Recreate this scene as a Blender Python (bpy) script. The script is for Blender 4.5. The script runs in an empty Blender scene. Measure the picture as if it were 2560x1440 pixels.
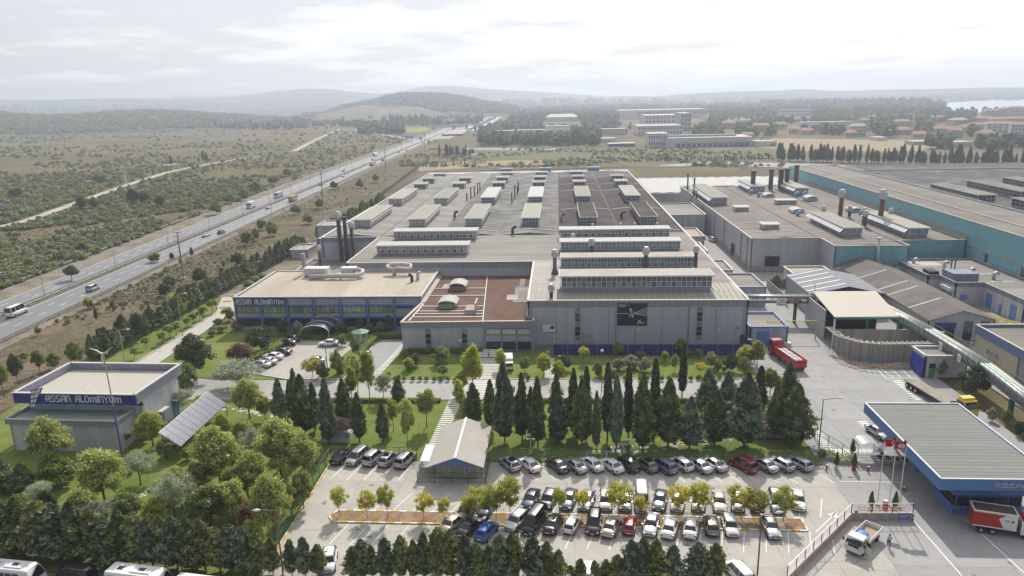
import bpy, math, random
import numpy as np
from mathutils import Vector, Matrix
random.seed(11); rng = np.random.default_rng(11)
SC = bpy.context.scene; COL = SC.collection; PI = math.pi
# ---------------------------------------------------------------- camera
H = 52.0; FP = 1794.0
ROLL, PIT, YAW = math.radians(1.3), math.atan(477.3/1794), math.radians(3.85)
_f = Vector((-math.sin(YAW)*math.cos(PIT), math.cos(YAW)*math.cos(PIT), -math.sin(PIT)))
_r0 = Vector((math.cos(YAW), math.sin(YAW), 0)); _u0 = _r0.cross(_f)
_r = _r0*math.cos(ROLL) - _u0*math.sin(ROLL); _u = _u0*math.cos(ROLL) + _r0*math.sin(ROLL)
cam = bpy.data.cameras.new('camera'); cam.sensor_width = 36.0; cam.lens = FP/2560*36
cam.clip_start = 1.0; cam.clip_end = 30000
co = bpy.data.objects.new('camera', cam); COL.objects.link(co)
m4 = Matrix((( _r.x, _u.x, -_f.x, 0), (_r.y, _u.y, -_f.y, 0), (_r.z, _u.z, -_f.z, H), (0, 0, 0, 1)))
co.matrix_world = m4; SC.camera = co
# ---------------------------------------------------------------- world, sun, exposure
SUN_EL, SUN_AZ = 42.0, 7.0      # azimuth measured from +Y towards +X
W = bpy.data.worlds.new('World'); SC.world = W; W.use_nodes = True
nt = W.node_tree; nt.nodes.clear()
def wn(t, **k):
    n = nt.nodes.new(t)
    for a, b in k.items(): setattr(n, a, b)
    return n
sky = wn('ShaderNodeTexSky', sky_type='NISHITA', sun_disc=False)
sky.sun_elevation = math.radians(SUN_EL); sky.sun_rotation = math.radians(SUN_AZ)
sky.air_density = 1.0; sky.dust_density = 1.5; sky.ozone_density = 1.0
bg = wn('ShaderNodeBackground'); bg.inputs[1].default_value = 0.10
out = wn('ShaderNodeOutputWorld')
tc = wn('ShaderNodeTexCoord'); sep = wn('ShaderNodeSeparateXYZ')
nt.links.new(tc.outputs['Generated'], sep.inputs[0])
# project the view direction onto a cloud layer: (x, y)/(z + c)
mz = wn('ShaderNodeMath', operation='MAXIMUM'); mz.inputs[1].default_value = 0.0
nt.links.new(sep.outputs[2], mz.inputs[0])
ad = wn('ShaderNodeMath', operation='ADD'); ad.inputs[1].default_value = 0.10
nt.links.new(mz.outputs[0], ad.inputs[0])
dx = wn('ShaderNodeMath', operation='DIVIDE'); dy = wn('ShaderNodeMath', operation='DIVIDE')
nt.links.new(sep.outputs[0], dx.inputs[0]); nt.links.new(ad.outputs[0], dx.inputs[1])
nt.links.new(sep.outputs[1], dy.inputs[0]); nt.links.new(ad.outputs[0], dy.inputs[1])
cmb = wn('ShaderNodeCombineXYZ'); nt.links.new(dx.outputs[0], cmb.inputs[0]); nt.links.new(dy.outputs[0], cmb.inputs[1])
no = wn('ShaderNodeTexNoise'); no.inputs['Scale'].default_value = 0.9; no.inputs['Detail'].default_value = 7
no.inputs['Roughness'].default_value = 0.52
nt.links.new(cmb.outputs[0], no.inputs['Vector'])
# more cloud towards -X, clearing towards +X
sh = wn('ShaderNodeMath', operation='MULTIPLY_ADD'); sh.inputs[1].default_value = -0.22; sh.inputs[2].default_value = -0.02
nt.links.new(sep.outputs[0], sh.inputs[0])
s2 = wn('ShaderNodeMath', operation='ADD'); nt.links.new(no.outputs[0], s2.inputs[0]); nt.links.new(sh.outputs[0], s2.inputs[1])
cr = wn('ShaderNodeValToRGB'); e = cr.color_ramp.elements
e[0].position = 0.40; e[0].color = (10.6, 10.6, 10.7, 1)
e[1].position = 0.58; e[1].color = (6.6, 6.8, 7.2, 1)
nt.links.new(s2.outputs[0], cr.inputs[0])
# a hazy sky is brightest round the sun and falls away from it
dt = wn('ShaderNodeVectorMath', operation='DOT_PRODUCT'); nt.links.new(tc.outputs['Generated'], dt.inputs[0])
_e, _a = math.radians(SUN_EL), math.radians(SUN_AZ)
dt.inputs[1].default_value = (math.sin(_a)*math.cos(_e), math.cos(_a)*math.cos(_e), math.sin(_e))
fr = wn('ShaderNodeMapRange', interpolation_type='SMOOTHSTEP'); fr.inputs[1].default_value = 0.0; fr.inputs[2].default_value = 0.72
fr.inputs[3].default_value = 0.0; fr.inputs[4].default_value = 1.0; nt.links.new(dt.outputs['Value'], fr.inputs[0])
cm_ = wn('ShaderNodeMix', data_type='RGBA', blend_type='MULTIPLY'); cm_.inputs['Factor'].default_value = 1.0
fc = wn('ShaderNodeMix', data_type='RGBA'); fc.inputs['A'].default_value = (0.40, 0.405, 0.43, 1); fc.inputs['B'].default_value = (1.12, 1.11, 1.10, 1)
nt.links.new(fr.outputs[0], fc.inputs['Factor']); nt.links.new(cr.outputs[0], cm_.inputs['A']); nt.links.new(fc.outputs['Result'], cm_.inputs['B'])
mx = wn('ShaderNodeMix', data_type='RGBA'); mx.inputs['Factor'].default_value = 0.80
nt.links.new(sky.outputs[0], mx.inputs['A']); nt.links.new(cm_.outputs['Result'], mx.inputs['B'])
nt.links.new(mx.outputs['Result'], bg.inputs[0]); nt.links.new(bg.outputs[0], out.inputs[0])
sl = bpy.data.lights.new('sun', 'SUN'); sl.energy = 4.1; sl.angle = math.radians(0.8); sl.color = (1.0, 0.95, 0.87)
so = bpy.data.objects.new('sun', sl); COL.objects.link(so)
_e, _a = math.radians(SUN_EL), math.radians(SUN_AZ)
SD = Vector((math.sin(_a)*math.cos(_e), math.cos(_a)*math.cos(_e), math.sin(_e)))
so.rotation_euler = SD.to_track_quat('Z', 'Y').to_euler(); so.location = (0, 0, 300)
SC.view_settings.view_transform = 'Standard'; SC.view_settings.look = 'None'
SC.view_settings.exposure = 0.15; SC.view_settings.gamma = 1.0; SC.view_settings.use_curve_mapping = False
cy = SC.cycles; cy.max_bounces = 5; cy.diffuse_bounces = 2; cy.glossy_bounces = 2; cy.transmission_bounces = 3
cy.transparent_max_bounces = 6; cy.volume_bounces = 0; cy.use_denoising = True; cy.use_adaptive_sampling = True
cy.adaptive_threshold = 0.02; cy.sample_clamp_indirect = 6; cy.caustics_reflective = False; cy.caustics_refractive = False
# ---------------------------------------------------------------- helpers
def ray(px, py):
    return _f + _r*((px-1280)/FP) - _u*((py-720)/FP)
def G(px, py, z=0.0):            # where the line of sight through a pixel of the 2560 px photograph meets height z
    d = ray(px, py); t = (z-H)/d.z
    return Vector((d.x*t, d.y*t, z))
def hgt(bx, by, ty):             # real height of something standing at (bx, by) whose top reaches row ty
    b = G(bx, by); lo, hi = 0.0, 80.0
    for _ in range(24):
        z = (lo+hi)/2; v = Vector((b.x, b.y, z-H)); y = 720-FP*v.dot(_u)/v.dot(_f)
        if y > ty: lo = z
        else: hi = z
    return lo
def ppm(p):                      # photograph pixels per metre at a place
    return FP/(Vector((p[0], p[1], -H)).dot(_f))
ONES = ['', 'first', 'second', 'third', 'fourth', 'fifth', 'sixth', 'seventh', 'eighth', 'ninth', 'tenth', 'eleventh', 'twelfth',
        'thirteenth', 'fourteenth', 'fifteenth', 'sixteenth', 'seventeenth', 'eighteenth', 'nineteenth']
TENS = {2: 'twent', 3: 'thirt', 4: 'fort', 5: 'fift', 6: 'sixt', 7: 'sevent', 8: 'eight', 9: 'ninet'}
def nth(n):
    if n >= 100: return 'hundred and ' + nth(n-100) if n > 100 else 'hundredth'
    if n < 20: return ONES[n]
    return TENS[n//10] + ('ieth' if n % 10 == 0 else 'y-' + ONES[n % 10])
def tag(o, label=None, cat=None, group=None, kind=None):
    if label: o['label'] = label
    if cat: o['category'] = cat
    if group: o['group'] = group
    if kind: o['kind'] = kind
    return o
def thing(name, label, cat, loc=(0, 0, 0), rz=0.0, group=None):
    o = bpy.data.objects.new(name, None); COL.objects.link(o)
    o.location = loc; o.rotation_euler = (0, 0, rz); o.empty_display_size = 0.5
    return tag(o, label, cat, group)
def obj(name, me, parent=None, loc=None, rz=None, sc=None):
    o = bpy.data.objects.new(name, me); COL.objects.link(o)
    if parent: o.parent = parent
    if loc is not None: o.location = loc
    if rz is not None: o.rotation_euler = (0, 0, rz)
    if sc is not None: o.scale = sc
    return o
def copy_tree(o, parent=None):
    c = o.copy(); COL.objects.link(c); c.parent = parent
    for ch in KIDS.get(o.name, []) or o.children: copy_tree(ch, c)
    return c
KIDS = {}
def kids(o):
    if o.name not in KIDS:
        KIDS[o.name] = list(o.children)
        for c in KIDS[o.name]: kids(c)
class MB:
    def __init__(s): s.v = []; s.f = []; s.m = []; s.X = None
    def vt(s, p):
        if s.X is not None: p = s.X @ Vector(p)
        s.v.append((p[0], p[1], p[2])); return len(s.v)-1
    def face(s, ps, m=0):
        s.f.append([s.vt(p) for p in ps]); s.m.append(m)
    def box(s, x0, x1, y0, y1, z0, z1, m=0):
        b = [s.vt((x, y, z)) for z in (z0, z1) for y in (y0, y1) for x in (x0, x1)]
        for q in ((0, 2, 3, 1), (4, 5, 7, 6), (0, 1, 5, 4), (2, 6, 7, 3), (0, 4, 6, 2), (1, 3, 7, 5)):
            s.f.append([b[i] for i in q]); s.m.append(m)
    def bar(s, a, b, w, h=None, m=0):   # a beam of section w x h from a to b
        a = Vector(a); b = Vector(b); h = h or w; d = (b-a).normalized()
        up = Vector((0, 0, 1)) if abs(d.z) < 0.95 else Vector((0, 1, 0))
        r = d.cross(up).normalized()*w/2; u = r.cross(d).normalized()*h/2
        c = [a-r-u, a+r-u, a+r+u, a-r+u, b-r-u, b+r-u, b+r+u, b-r+u]; i = [s.vt(p) for p in c]
        for q in ((3, 2, 1, 0), (4, 5, 6, 7), (0, 1, 5, 4), (1, 2, 6, 5), (2, 3, 7, 6), (3, 0, 4, 7)):
            s.f.append([i[k] for k in q]); s.m.append(m)
    def tube(s, pts, rs, n=8, m=0, cap=True):
        pts = [Vector(p) for p in pts]
        if not isinstance(rs, (list, tuple)): rs = [rs]*len(pts)
        rings = []; pr = None
        for k, p in enumerate(pts):
            d = (pts[min(k+1, len(pts)-1)]-pts[max(k-1, 0)]).normalized()
            if pr is None:
                pr = d.cross(Vector((0, 0, 1)) if abs(d.z) < 0.9 else Vector((1, 0, 0))).normalized()
            else: pr = (pr-d*pr.dot(d)).normalized()
            q = d.cross(pr)
            rings.append([s.vt(p+(pr*math.cos(2*PI*j/n)+q*math.sin(2*PI*j/n))*rs[k]) for j in range(n)])
        for a, b in zip(rings, rings[1:]):
            for j in range(n):
                s.f.append([a[j], a[(j+1) % n], b[(j+1) % n], b[j]]); s.m.append(m)
        if cap:
            s.f.append(rings[0][::-1]); s.m.append(m); s.f.append(rings[-1]); s.m.append(m)
    def lathe(s, c, prof, n=12, m=0):    # prof: (radius, z)
        s.tube([(c[0], c[1], c[2]+z) for r, z in prof], [max(r, 1e-3) for r, z in prof], n, m)
    def prism(s, poly, z0, z1, m=0, mt=None):
        a = [s.vt((p[0], p[1], z0)) for p in poly]; b = [s.vt((p[0], p[1], z1)) for p in poly]; n = len(poly)
        for i in range(n):
            s.f.append([a[i], a[(i+1) % n], b[(i+1) % n], b[i]]); s.m.append(m)
        s.f.append(a[::-1]); s.m.append(m); s.f.append(b); s.m.append(m if mt is None else mt)
    def mesh(s, name, mats, smooth=False):
        me = bpy.data.meshes.new(name); me.from_pydata(s.v, [], s.f)
        for k in mats: me.materials.append(k)
        if len(mats) > 1: me.polygons.foreach_set('material_index', s.m)
        if smooth: me.polygons.foreach_set('use_smooth', [True]*len(s.f))
        me.update(); return me
    def build(s, name, mats, parent=None, smooth=False, **k):
        if not isinstance(mats, (list, tuple)): mats = [mats]
        return obj(name, s.mesh(name, mats, smooth), parent, **k)
def part(name, mat, parent, *boxes, **k):
    b = MB()
    for q in boxes: b.box(*q)
    return b.build(name, mat, parent, **k)
def npmesh(name, V, F, mats, attrs=None, smooth=False):   # V (n,3), F (k,4) or (k,3)
    me = bpy.data.meshes.new(name); n = F.shape[1]
    me.vertices.add(len(V)); me.vertices.foreach_set('co', V.astype(np.float32).ravel())
    me.loops.add(F.size); me.loops.foreach_set('vertex_index', F.astype(np.int32).ravel())
    me.polygons.add(len(F)); me.polygons.foreach_set('loop_start', np.arange(0, F.size, n, dtype=np.int32))
    try: me.polygons.foreach_set('loop_total', np.full(len(F), n, dtype=np.int32))
    except Exception: pass
    for k in mats: me.materials.append(k)
    me.update(calc_edges=True)
    for a, vals in (attrs or {}).items():
        at = me.attributes.new(a, 'FLOAT', 'FACE'); at.data.foreach_set('value', vals.astype(np.float32))
    if smooth: me.polygons.foreach_set('use_smooth', np.ones(len(F), bool))
    return me
# ---------------------------------------------------------------- materials
MATS = {}
def mat(name, col, rough=0.8, var=0.12, scale=3.0, col2=None, f2=(0.45, 0.6), scale2=0.5, metal=0.0, spec=None, bump=0.0,
        ribs=None, ribc=0.0, rand=0.0, streak=0.0, emit=None, coat=0.0, detail=6, stretch=None):
    """Procedural surface: base colour, fine mottling, optional second colour in patches, ribs, streaks, per-object variation."""
    if name in MATS: return MATS[name]
    m = bpy.data.materials.new(name); m.use_nodes = True; t = m.node_tree; N = t.nodes; L = t.links
    b = N['Principled BSDF']; b.inputs['Roughness'].default_value = rough; b.inputs['Metallic'].default_value = metal
    b.inputs['Specular IOR Level'].default_value = spec if spec is not None else (0.06 if rough >= 0.9 else 0.15 if rough >= 0.75 else 0.3)
    if coat: b.inputs['Coat Weight'].default_value = coat; b.inputs['Coat Roughness'].default_value = 0.05
    tcn = N.new('ShaderNodeTexCoord'); vec = tcn.outputs['Object']
    if stretch:
        mp = N.new('ShaderNodeMapping'); mp.inputs['Scale'].default_value = stretch; L.new(vec, mp.inputs[0]); sv = mp.outputs[0]
    else: sv = vec
    n1 = N.new('ShaderNodeTexNoise'); n1.inputs['Scale'].default_value = scale; n1.inputs['Detail'].default_value = detail
    n1.inputs['Roughness'].default_value = 0.65; L.new(sv, n1.inputs['Vector'])
    src = None
    if col2 is not None:
        n2 = N.new('ShaderNodeTexNoise'); n2.inputs['Scale'].default_value = scale2; n2.inputs['Detail'].default_value = 8
        n2.inputs['Roughness'].default_value = 0.6; L.new(sv, n2.inputs['Vector'])
        rp = N.new('ShaderNodeValToRGB'); rp.color_ramp.elements[0].position = f2[0]; rp.color_ramp.elements[1].position = f2[1]
        rp.color_ramp.elements[0].color = (*col, 1); rp.color_ramp.elements[1].color = (*col2, 1)
        L.new(n2.outputs[0], rp.inputs[0]); src = rp.outputs[0]
    mr = N.new('ShaderNodeMapRange'); mr.inputs[1].default_value = 0.25; mr.inputs[2].default_value = 0.75
    mr.inputs[3].default_value = 1-var; mr.inputs[4].default_value = 1+var; L.new(n1.outputs[0], mr.inputs[0]); fac = mr.outputs[0]
    def mul(a, bb):
        q = N.new('ShaderNodeMath'); q.operation = 'MULTIPLY'; L.new(a, q.inputs[0])
        if isinstance(bb, float): q.inputs[1].default_value = bb
        else: L.new(bb, q.inputs[1])
        return q.outputs[0]
    if rand:
        oi = N.new('ShaderNodeObjectInfo'); r = N.new('ShaderNodeMapRange'); r.inputs[3].default_value = 1-rand
        r.inputs[4].default_value = 1+rand; L.new(oi.outputs['Random'], r.inputs[0]); fac = mul(fac, r.outputs[0])
    if streak:
        mp = N.new('ShaderNodeMapping'); mp.inputs['Scale'].default_value = (1.3, 1.3, 0.06); L.new(vec, mp.inputs[0])
        n3 = N.new('ShaderNodeTexNoise'); n3.inputs['Scale'].default_value = 1.0; n3.inputs['Detail'].default_value = 5
        L.new(mp.outputs[0], n3.inputs['Vector']); r = N.new('ShaderNodeMapRange'); r.inputs[1].default_value = 0.35
        r.inputs[2].default_value = 0.65; r.inputs[3].default_value = 1-streak; r.inputs[4].default_value = 1+streak*0.4
        L.new(n3.outputs[0], r.inputs[0]); fac = mul(fac, r.outputs[0])
    hb = n1.outputs[0]; bs = bump
    if ribs:                            # (axis, period): pressed ribs of the sheet, real relief by bump and a darker tone in the grooves
        ax, per = ribs; sp = N.new('ShaderNodeSeparateXYZ'); L.new(vec, sp.inputs[0])
        w = N.new('ShaderNodeMath'); w.operation = 'PINGPONG'; w.inputs[1].default_value = per/2
        L.new(sp.outputs[ax], w.inputs[0]); r = N.new('ShaderNodeMapRange'); r.inputs[1].default_value = 0.0
        r.inputs[2].default_value = per*0.14; r.inputs[3].default_value = 1-ribc; r.inputs[4].default_value = 1.0
        L.new(w.outputs[0], r.inputs[0]); fac = mul(fac, r.outputs[0])
        hb = r.outputs[0]; bs = max(bump, 0.3)
    mm = N.new('ShaderNodeMix'); mm.data_type = 'RGBA'; mm.blend_type = 'MULTIPLY'; mm.inputs['Factor'].default_value = 1.0
    if src is not None: L.new(src, mm.inputs['A'])
    else: mm.inputs['A'].default_value = (*col, 1)
    L.new(fac, mm.inputs['B']); L.new(mm.outputs['Result'], b.inputs['Base Color'])
    if bs:
        bp = N.new('ShaderNodeBump'); bp.inputs['Strength'].default_value = bs; bp.inputs['Distance'].default_value = 0.06
        L.new(hb, bp.inputs['Height']); L.new(bp.outputs[0], b.inputs['Normal'])
    if emit: b.inputs['Emission Color'].default_value = (*emit, 1); b.inputs['Emission Strength'].default_value = 1
    MATS[name] = m; return m
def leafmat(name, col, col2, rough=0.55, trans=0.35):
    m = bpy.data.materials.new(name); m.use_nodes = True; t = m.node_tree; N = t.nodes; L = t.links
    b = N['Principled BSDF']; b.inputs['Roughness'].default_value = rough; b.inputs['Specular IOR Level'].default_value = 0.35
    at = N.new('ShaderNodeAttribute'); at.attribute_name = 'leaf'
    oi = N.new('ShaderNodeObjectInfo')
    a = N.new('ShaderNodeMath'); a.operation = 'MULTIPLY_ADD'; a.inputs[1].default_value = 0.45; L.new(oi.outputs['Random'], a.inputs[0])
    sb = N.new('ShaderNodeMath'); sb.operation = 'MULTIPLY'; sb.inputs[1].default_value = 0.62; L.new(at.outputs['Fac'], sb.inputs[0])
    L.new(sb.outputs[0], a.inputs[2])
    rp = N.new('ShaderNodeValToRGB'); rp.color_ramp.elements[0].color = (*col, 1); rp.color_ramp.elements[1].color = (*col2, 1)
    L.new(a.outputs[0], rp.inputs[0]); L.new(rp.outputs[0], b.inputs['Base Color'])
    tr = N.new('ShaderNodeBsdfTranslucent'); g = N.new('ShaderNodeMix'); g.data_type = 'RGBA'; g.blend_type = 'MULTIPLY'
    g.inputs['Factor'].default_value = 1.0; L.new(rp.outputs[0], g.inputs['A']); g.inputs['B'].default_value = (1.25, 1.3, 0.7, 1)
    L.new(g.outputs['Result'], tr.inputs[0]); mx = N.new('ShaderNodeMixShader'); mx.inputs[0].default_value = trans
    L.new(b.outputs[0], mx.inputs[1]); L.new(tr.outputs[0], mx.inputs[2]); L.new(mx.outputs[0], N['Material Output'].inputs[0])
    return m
def glassmat(name, col=(0.02, 0.025, 0.03), rough=0.06, rand=0.0):
    if name in MATS: return MATS[name]
    m = mat(name, col, rough, 0.15, 0.5, spec=0.9, rand=rand)
    return m
# ---------------------------------------------------------------- setting materials
M_GROUND = mat('dry_scrub_ground', (0.195, 0.142, 0.085), 0.95, 0.4, 0.25, col2=(0.118, 0.108, 0.05), f2=(0.36, 0.56), scale2=0.009, detail=10)
M_BANK = mat('rocky_bank_earth', (0.180, 0.138, 0.098), 0.95, 0.5, 0.8, col2=(0.110, 0.098, 0.055), f2=(0.38, 0.58), scale2=0.07, bump=0.5, detail=10)
M_DRY = mat('dry_meadow', (0.165, 0.142, 0.09), 0.95, 0.35, 0.6, col2=(0.13, 0.13, 0.07), f2=(0.4, 0.65), scale2=0.03)
M_OCHRE = mat('bare_ochre_earth', (0.30, 0.235, 0.16), 0.95, 0.25, 0.8, col2=(0.33, 0.27, 0.17), scale2=0.05)
M_ASPH = mat('worn_asphalt', (0.185, 0.187, 0.196), 0.6, 0.12, 0.6, col2=(0.225, 0.225, 0.232), scale2=0.05, spec=0.35, stretch=(1, 0.08, 1))
M_SHOULD = mat('dusty_shoulder', (0.245, 0.215, 0.172), 0.9, 0.25, 1.0, col2=(0.165, 0.150, 0.10), scale2=0.15)
M_CONC = mat('pale_concrete', (0.43, 0.405, 0.36), 0.85, 0.09, 0.9, col2=(0.37, 0.355, 0.325), f2=(0.42, 0.62), scale2=0.16, rand=0.045, bump=0.08, detail=9)
M_CONC2 = mat('grey_yard_concrete', (0.345, 0.34, 0.33), 0.85, 0.09, 0.9, col2=(0.295, 0.29, 0.285), f2=(0.4, 0.6), scale2=0.12, rand=0.05, detail=9)
M_JOINT = mat('slab_joint_tar', (0.16, 0.15, 0.14), 0.9, 0.2, 2)
M_LAWN = mat('mown_lawn', (0.125, 0.175, 0.035), 0.9, 0.3, 1.8, col2=(0.20, 0.215, 0.065), f2=(0.4, 0.68), scale2=0.14, bump=0.4, detail=10)
M_PAINT = mat('road_paint', (0.72, 0.72, 0.70), 0.7, 0.12, 3)
M_PAINTY = mat('yellow_kerb_paint', (0.62, 0.38, 0.06), 0.7, 0.15, 3)
M_KERB = mat('kerb_concrete', (0.56, 0.54, 0.50), 0.85, 0.1, 2)
M_TRACK = mat('dirt_track', (0.47, 0.43, 0.37), 0.95, 0.15, 0.4, col2=(0.38, 0.34, 0.28), scale2=0.06)
M_SOIL = mat('bed_soil', (0.25, 0.165, 0.10), 0.95, 0.25, 2, col2=(0.31, 0.24, 0.16), scale2=0.5)
M_HILL = mat('hazy_hill_scrub', (0.085, 0.10, 0.065), 0.95, 0.25, 0.01, col2=(0.24, 0.20, 0.14), f2=(0.5, 0.62), scale2=0.0016)
M_WOOD = mat('wooded_hill', (0.045, 0.065, 0.030), 0.95, 0.4, 0.05, col2=(0.07, 0.085, 0.04), scale2=0.01)
M_SEA = mat('sea_water', (0.30, 0.38, 0.45), 0.35, 0.05, 0.01, spec=0.5)
def sheet(name, poly, z, m, label=None, kind='structure', parent=None):
    b = MB(); b.face([(p[0], p[1], z) for p in poly]); o = b.build(name, m, parent)
    if kind: o['kind'] = kind
    if label: o['label'] = label
    return o
def slab(name, poly, z0, z1, m, **k):
    b = MB(); b.prism(poly, z0, z1); return tag(b.build(name, m), kind='structure', **k)
def pxs(*pts, z=0.0): return [tuple(G(x, y, z)[:2]) for x, y in pts]
# ground: a fan that ends behind the hills
gv = [(-260, -120, -0.3), (260, -120, -0.3)]
az = [math.radians(a) for a in np.linspace(62, -62, 61)]
gv += [(math.sin(a)*7600*(0.82 if a > 0.3 else 1), math.cos(a)*7600*(0.82 if a > 0.3 else 1), -0.3) for a in az]
b = MB(); b.face(gv[::-1]); b.face([(-260, -120, -0.3), (-7000, 3000, -0.3), (-6900, 3550, -0.3)])
g = b.build('ground', M_GROUND); tag(g, 'dry scrub covered ground spreading to the hills', kind='structure')
# ---------------------------------------------------------------- motorway
Mc = [(60, -137), (100, -140.8), (169, -143.6), (288, -148.4), (456, -154), (643, -161), (900, -170), (1167, -180), (1330, -187)]
RO = [(60, -123), (100, -125.5), (149, -128.7), (288, -135.6), (482, -145.0), (712, -154.5), (900, -161.5), (1167, -168), (1330, -173)]
LO = [(60, -149), (100, -151.5), (183, -155.3), (225, -157.6), (290, -161.8), (431, -169), (589, -175.5), (837, -184), (1167, -196), (1330, -205)]
def ix(tab, y): return float(np.interp(y, [p[0] for p in tab], [p[1] for p in tab]))
YS = [60, 100, 140, 180, 220, 260, 300, 350, 400, 456, 520, 589, 643, 712, 780, 837, 900, 1000, 1100, 1167, 1330]
def strip(name, fa, fb, z, m, ys=YS, kind='structure', label=None):
    b = MB()
    for y0, y1 in zip(ys, ys[1:]):
        b.face([(fa(y0), y0, z), (fb(y0), y0, z), (fb(y1), y1, z), (fa(y1), y1, z)])
    return tag(b.build(name, m), label, kind=kind)
strip('road_verge', lambda y: ix(LO, y)-9-0.004*y, lambda y: ix(RO, y)+3.5, -0.2, M_SHOULD, label='dusty verge along the motorway')
strip('bank', lambda y: ix(RO, y)+1.2, lambda y: -99+0*y if y < 230 else -80-0.02*(y-230), -0.24, M_BANK, ys=[60, 100, 140, 180, 220, 260, 300, 350, 400, 456, 520, 589, 643], label='rocky earth bank between motorway and works')
strip('motorway_carriageway', lambda y: ix(LO, y), lambda y: ix(Mc, y)-1.3, 0.0, M_ASPH, label='left carriageway of the motorway')
strip('motorway_carriageway', lambda y: ix(Mc, y)+1.3, lambda y: ix(RO, y), 0.0, M_ASPH, label='right carriageway of the motorway')
strip('median_strip', lambda y: ix(Mc, y)-1.3, lambda y: ix(Mc, y)+1.3, -0.02, M_DRY, label='grassy median strip')
b = MB()
for side, (t0, t1) in ((0, (LO, Mc)), (1, (Mc, RO))):
    for y in YS[:-1]:
        pass
    for k in range(1, 3):
        y = 62.0
        while y < 700:
            def X(yy):
                a = ix(t0, yy)+(0 if side == 0 else 1.3); c = ix(t1, yy)-(1.3 if side == 0 else 0)
                return a+0.6+(c-a-1.9)*(k/3)
            b.face([(X(y)-0.11, y, 0.02), (X(y)+0.11, y, 0.02), (X(y+3)+0.11, y+3, 0.02), (X(y+3)-0.11, y+3, 0.02)]); y += 9
    for t, s in ((t0, 0.5 if side == 0 else 1.9), (t1, -1.9 if side == 0 else -0.9)):
        for y0, y1 in zip(YS, YS[1:]):
            b.face([(ix(t, y0)+s-0.1, y0, 0.02), (ix(t, y0)+s+0.1, y0, 0.02), (ix(t, y1)+s+0.1, y1, 0.02), (ix(t, y1)+s-0.1, y1, 0.02)])
tag(b.build('road_markings', M_PAINT), 'white lane lines of the motorway', kind='structure')
# far road over the rise, slip road, tracks
def ribbon(name, pix, w, z, m, label, z0=0.0):
    P = [G(x, y, z0) for x, y in pix]; b = MB(); prev = None
    for i, p in enumerate(P):
        d = (P[min(i+1, len(P)-1)]-P[max(i-1, 0)]); d.z = 0; d.normalize(); n = Vector((d.y, -d.x, 0))*(w[i] if isinstance(w, list) else w)/2
        cur = ((p-n).xy, (p+n).xy)
        if prev: b.face([(*prev[0], z), (*prev[1], z), (*cur[1], z), (*cur[0], z)])
        prev = cur
    return tag(b.build(name, m), label, kind='structure')
ribbon('motorway', [(1100, 347), (1165, 322), (1195, 309), (1226, 296), (1256, 276), (1276, 264)], 26, 0.05, M_ASPH, 'far stretch of the motorway climbing to the horizon')
ribbon('motorway', [(1180, 327), (1215, 309), (1238, 297), (1268, 277), (1290, 264)], 22, 0.05, M_ASPH, 'far opposite lanes climbing to the horizon')
ribbon('slip_road', [(905, 321), (893, 324), (905, 330), (960, 337), (1015, 345), (1045, 352), (1060, 360)], [14, 14, 12, 11, 10, 9, 9], 0.06, M_ASPH, 'curved slip road joining the motorway')
ribbon('dirt_track', [(0, 566), (60, 553), (140, 525), (240, 489), (330, 458), (420, 430), (520, 410), (600, 397), (652, 391)], 5.5, -0.1, M_TRACK, 'pale track running beside the motorway')
ribbon('dirt_track', [(733, 378), (765, 362), (800, 344), (850, 323)], 7, -0.1, M_TRACK, 'distant end of the pale track')
ribbon('dirt_track', [(0, 313), (60, 311), (110, 304), (200, 300), (262, 305)], 22, -0.1, M_TRACK, 'far track across the scrub plain')
ribbon('dirt_track', [(0, 703), (60, 672), (160, 640), (300, 595)], 2.2, -0.15, M_SHOULD, 'drain edge along the motorway verge')
# ---------------------------------------------------------------- paved works area: base and slabs
def slabs(name, x0, x1, y0, y1, s, m, lab, z=0.0, skew=0.35):
    base = tag(MB_box('yard_base', x0, x1, y0, y1, z-0.2, z-0.045, M_JOINT), lab, kind='structure')
    base.name = name
    nx = max(1, round((x1-x0)/s)); ny = max(1, round((y1-y0)/s)); me = {}
    dx = (x1-x0)/nx; dy = (y1-y0)/ny
    bb = MB(); bb.box(0.012, dx-0.012, 0.012, dy-0.012, -0.045, 0.0); sm = bb.mesh('slab', [m])
    for j in range(ny):
        for i in range(nx):
            obj('slab', sm, base, loc=(x0+i*dx, y0+j*dy, z-0.0015*random.random()))
    return base
def MB_box(name, x0, x1, y0, y1, z0, z1, m, parent=None):
    b = MB(); b.box(x0, x1, y0, y1, z0, z1); return b.build(name, m, parent)
slabs('car_park', -34.0, 37.5, 60.0, 95.3, 6.0, M_CONC, 'pale concrete car park with jointed slabs')
slabs('gate_yard', 37.5, 70.0, 60.0, 142.0, 6.2, M_CONC2, 'grey concrete yard by the gate')
slabs('works_road', 40.2, 57.0, 142.0, 300.0, 7.0, M_CONC2, 'concrete works road between the halls')
slabs('works_yard', 57.0, 77.0, 142.0, 212.0, 7.0, M_CONC2, 'grey concrete yard behind the tank')
slabs('bus_lane', -110.0, -34.0, 55.0, 68.2, 8.0, mat('bus_lane_asphalt', (0.20, 0.20, 0.205), 0.8, 0.1, 1.0, rand=0.04), 'asphalt lane where the minibuses wait')  # plain grey asphalt, tone varied slightly from slab to slab
slab('side_lot', [(77, 60), (130, 60), (130, 200), (77, 200)], -0.25, -0.03, M_CONC2, label='concrete apron by the right-hand halls')
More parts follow.
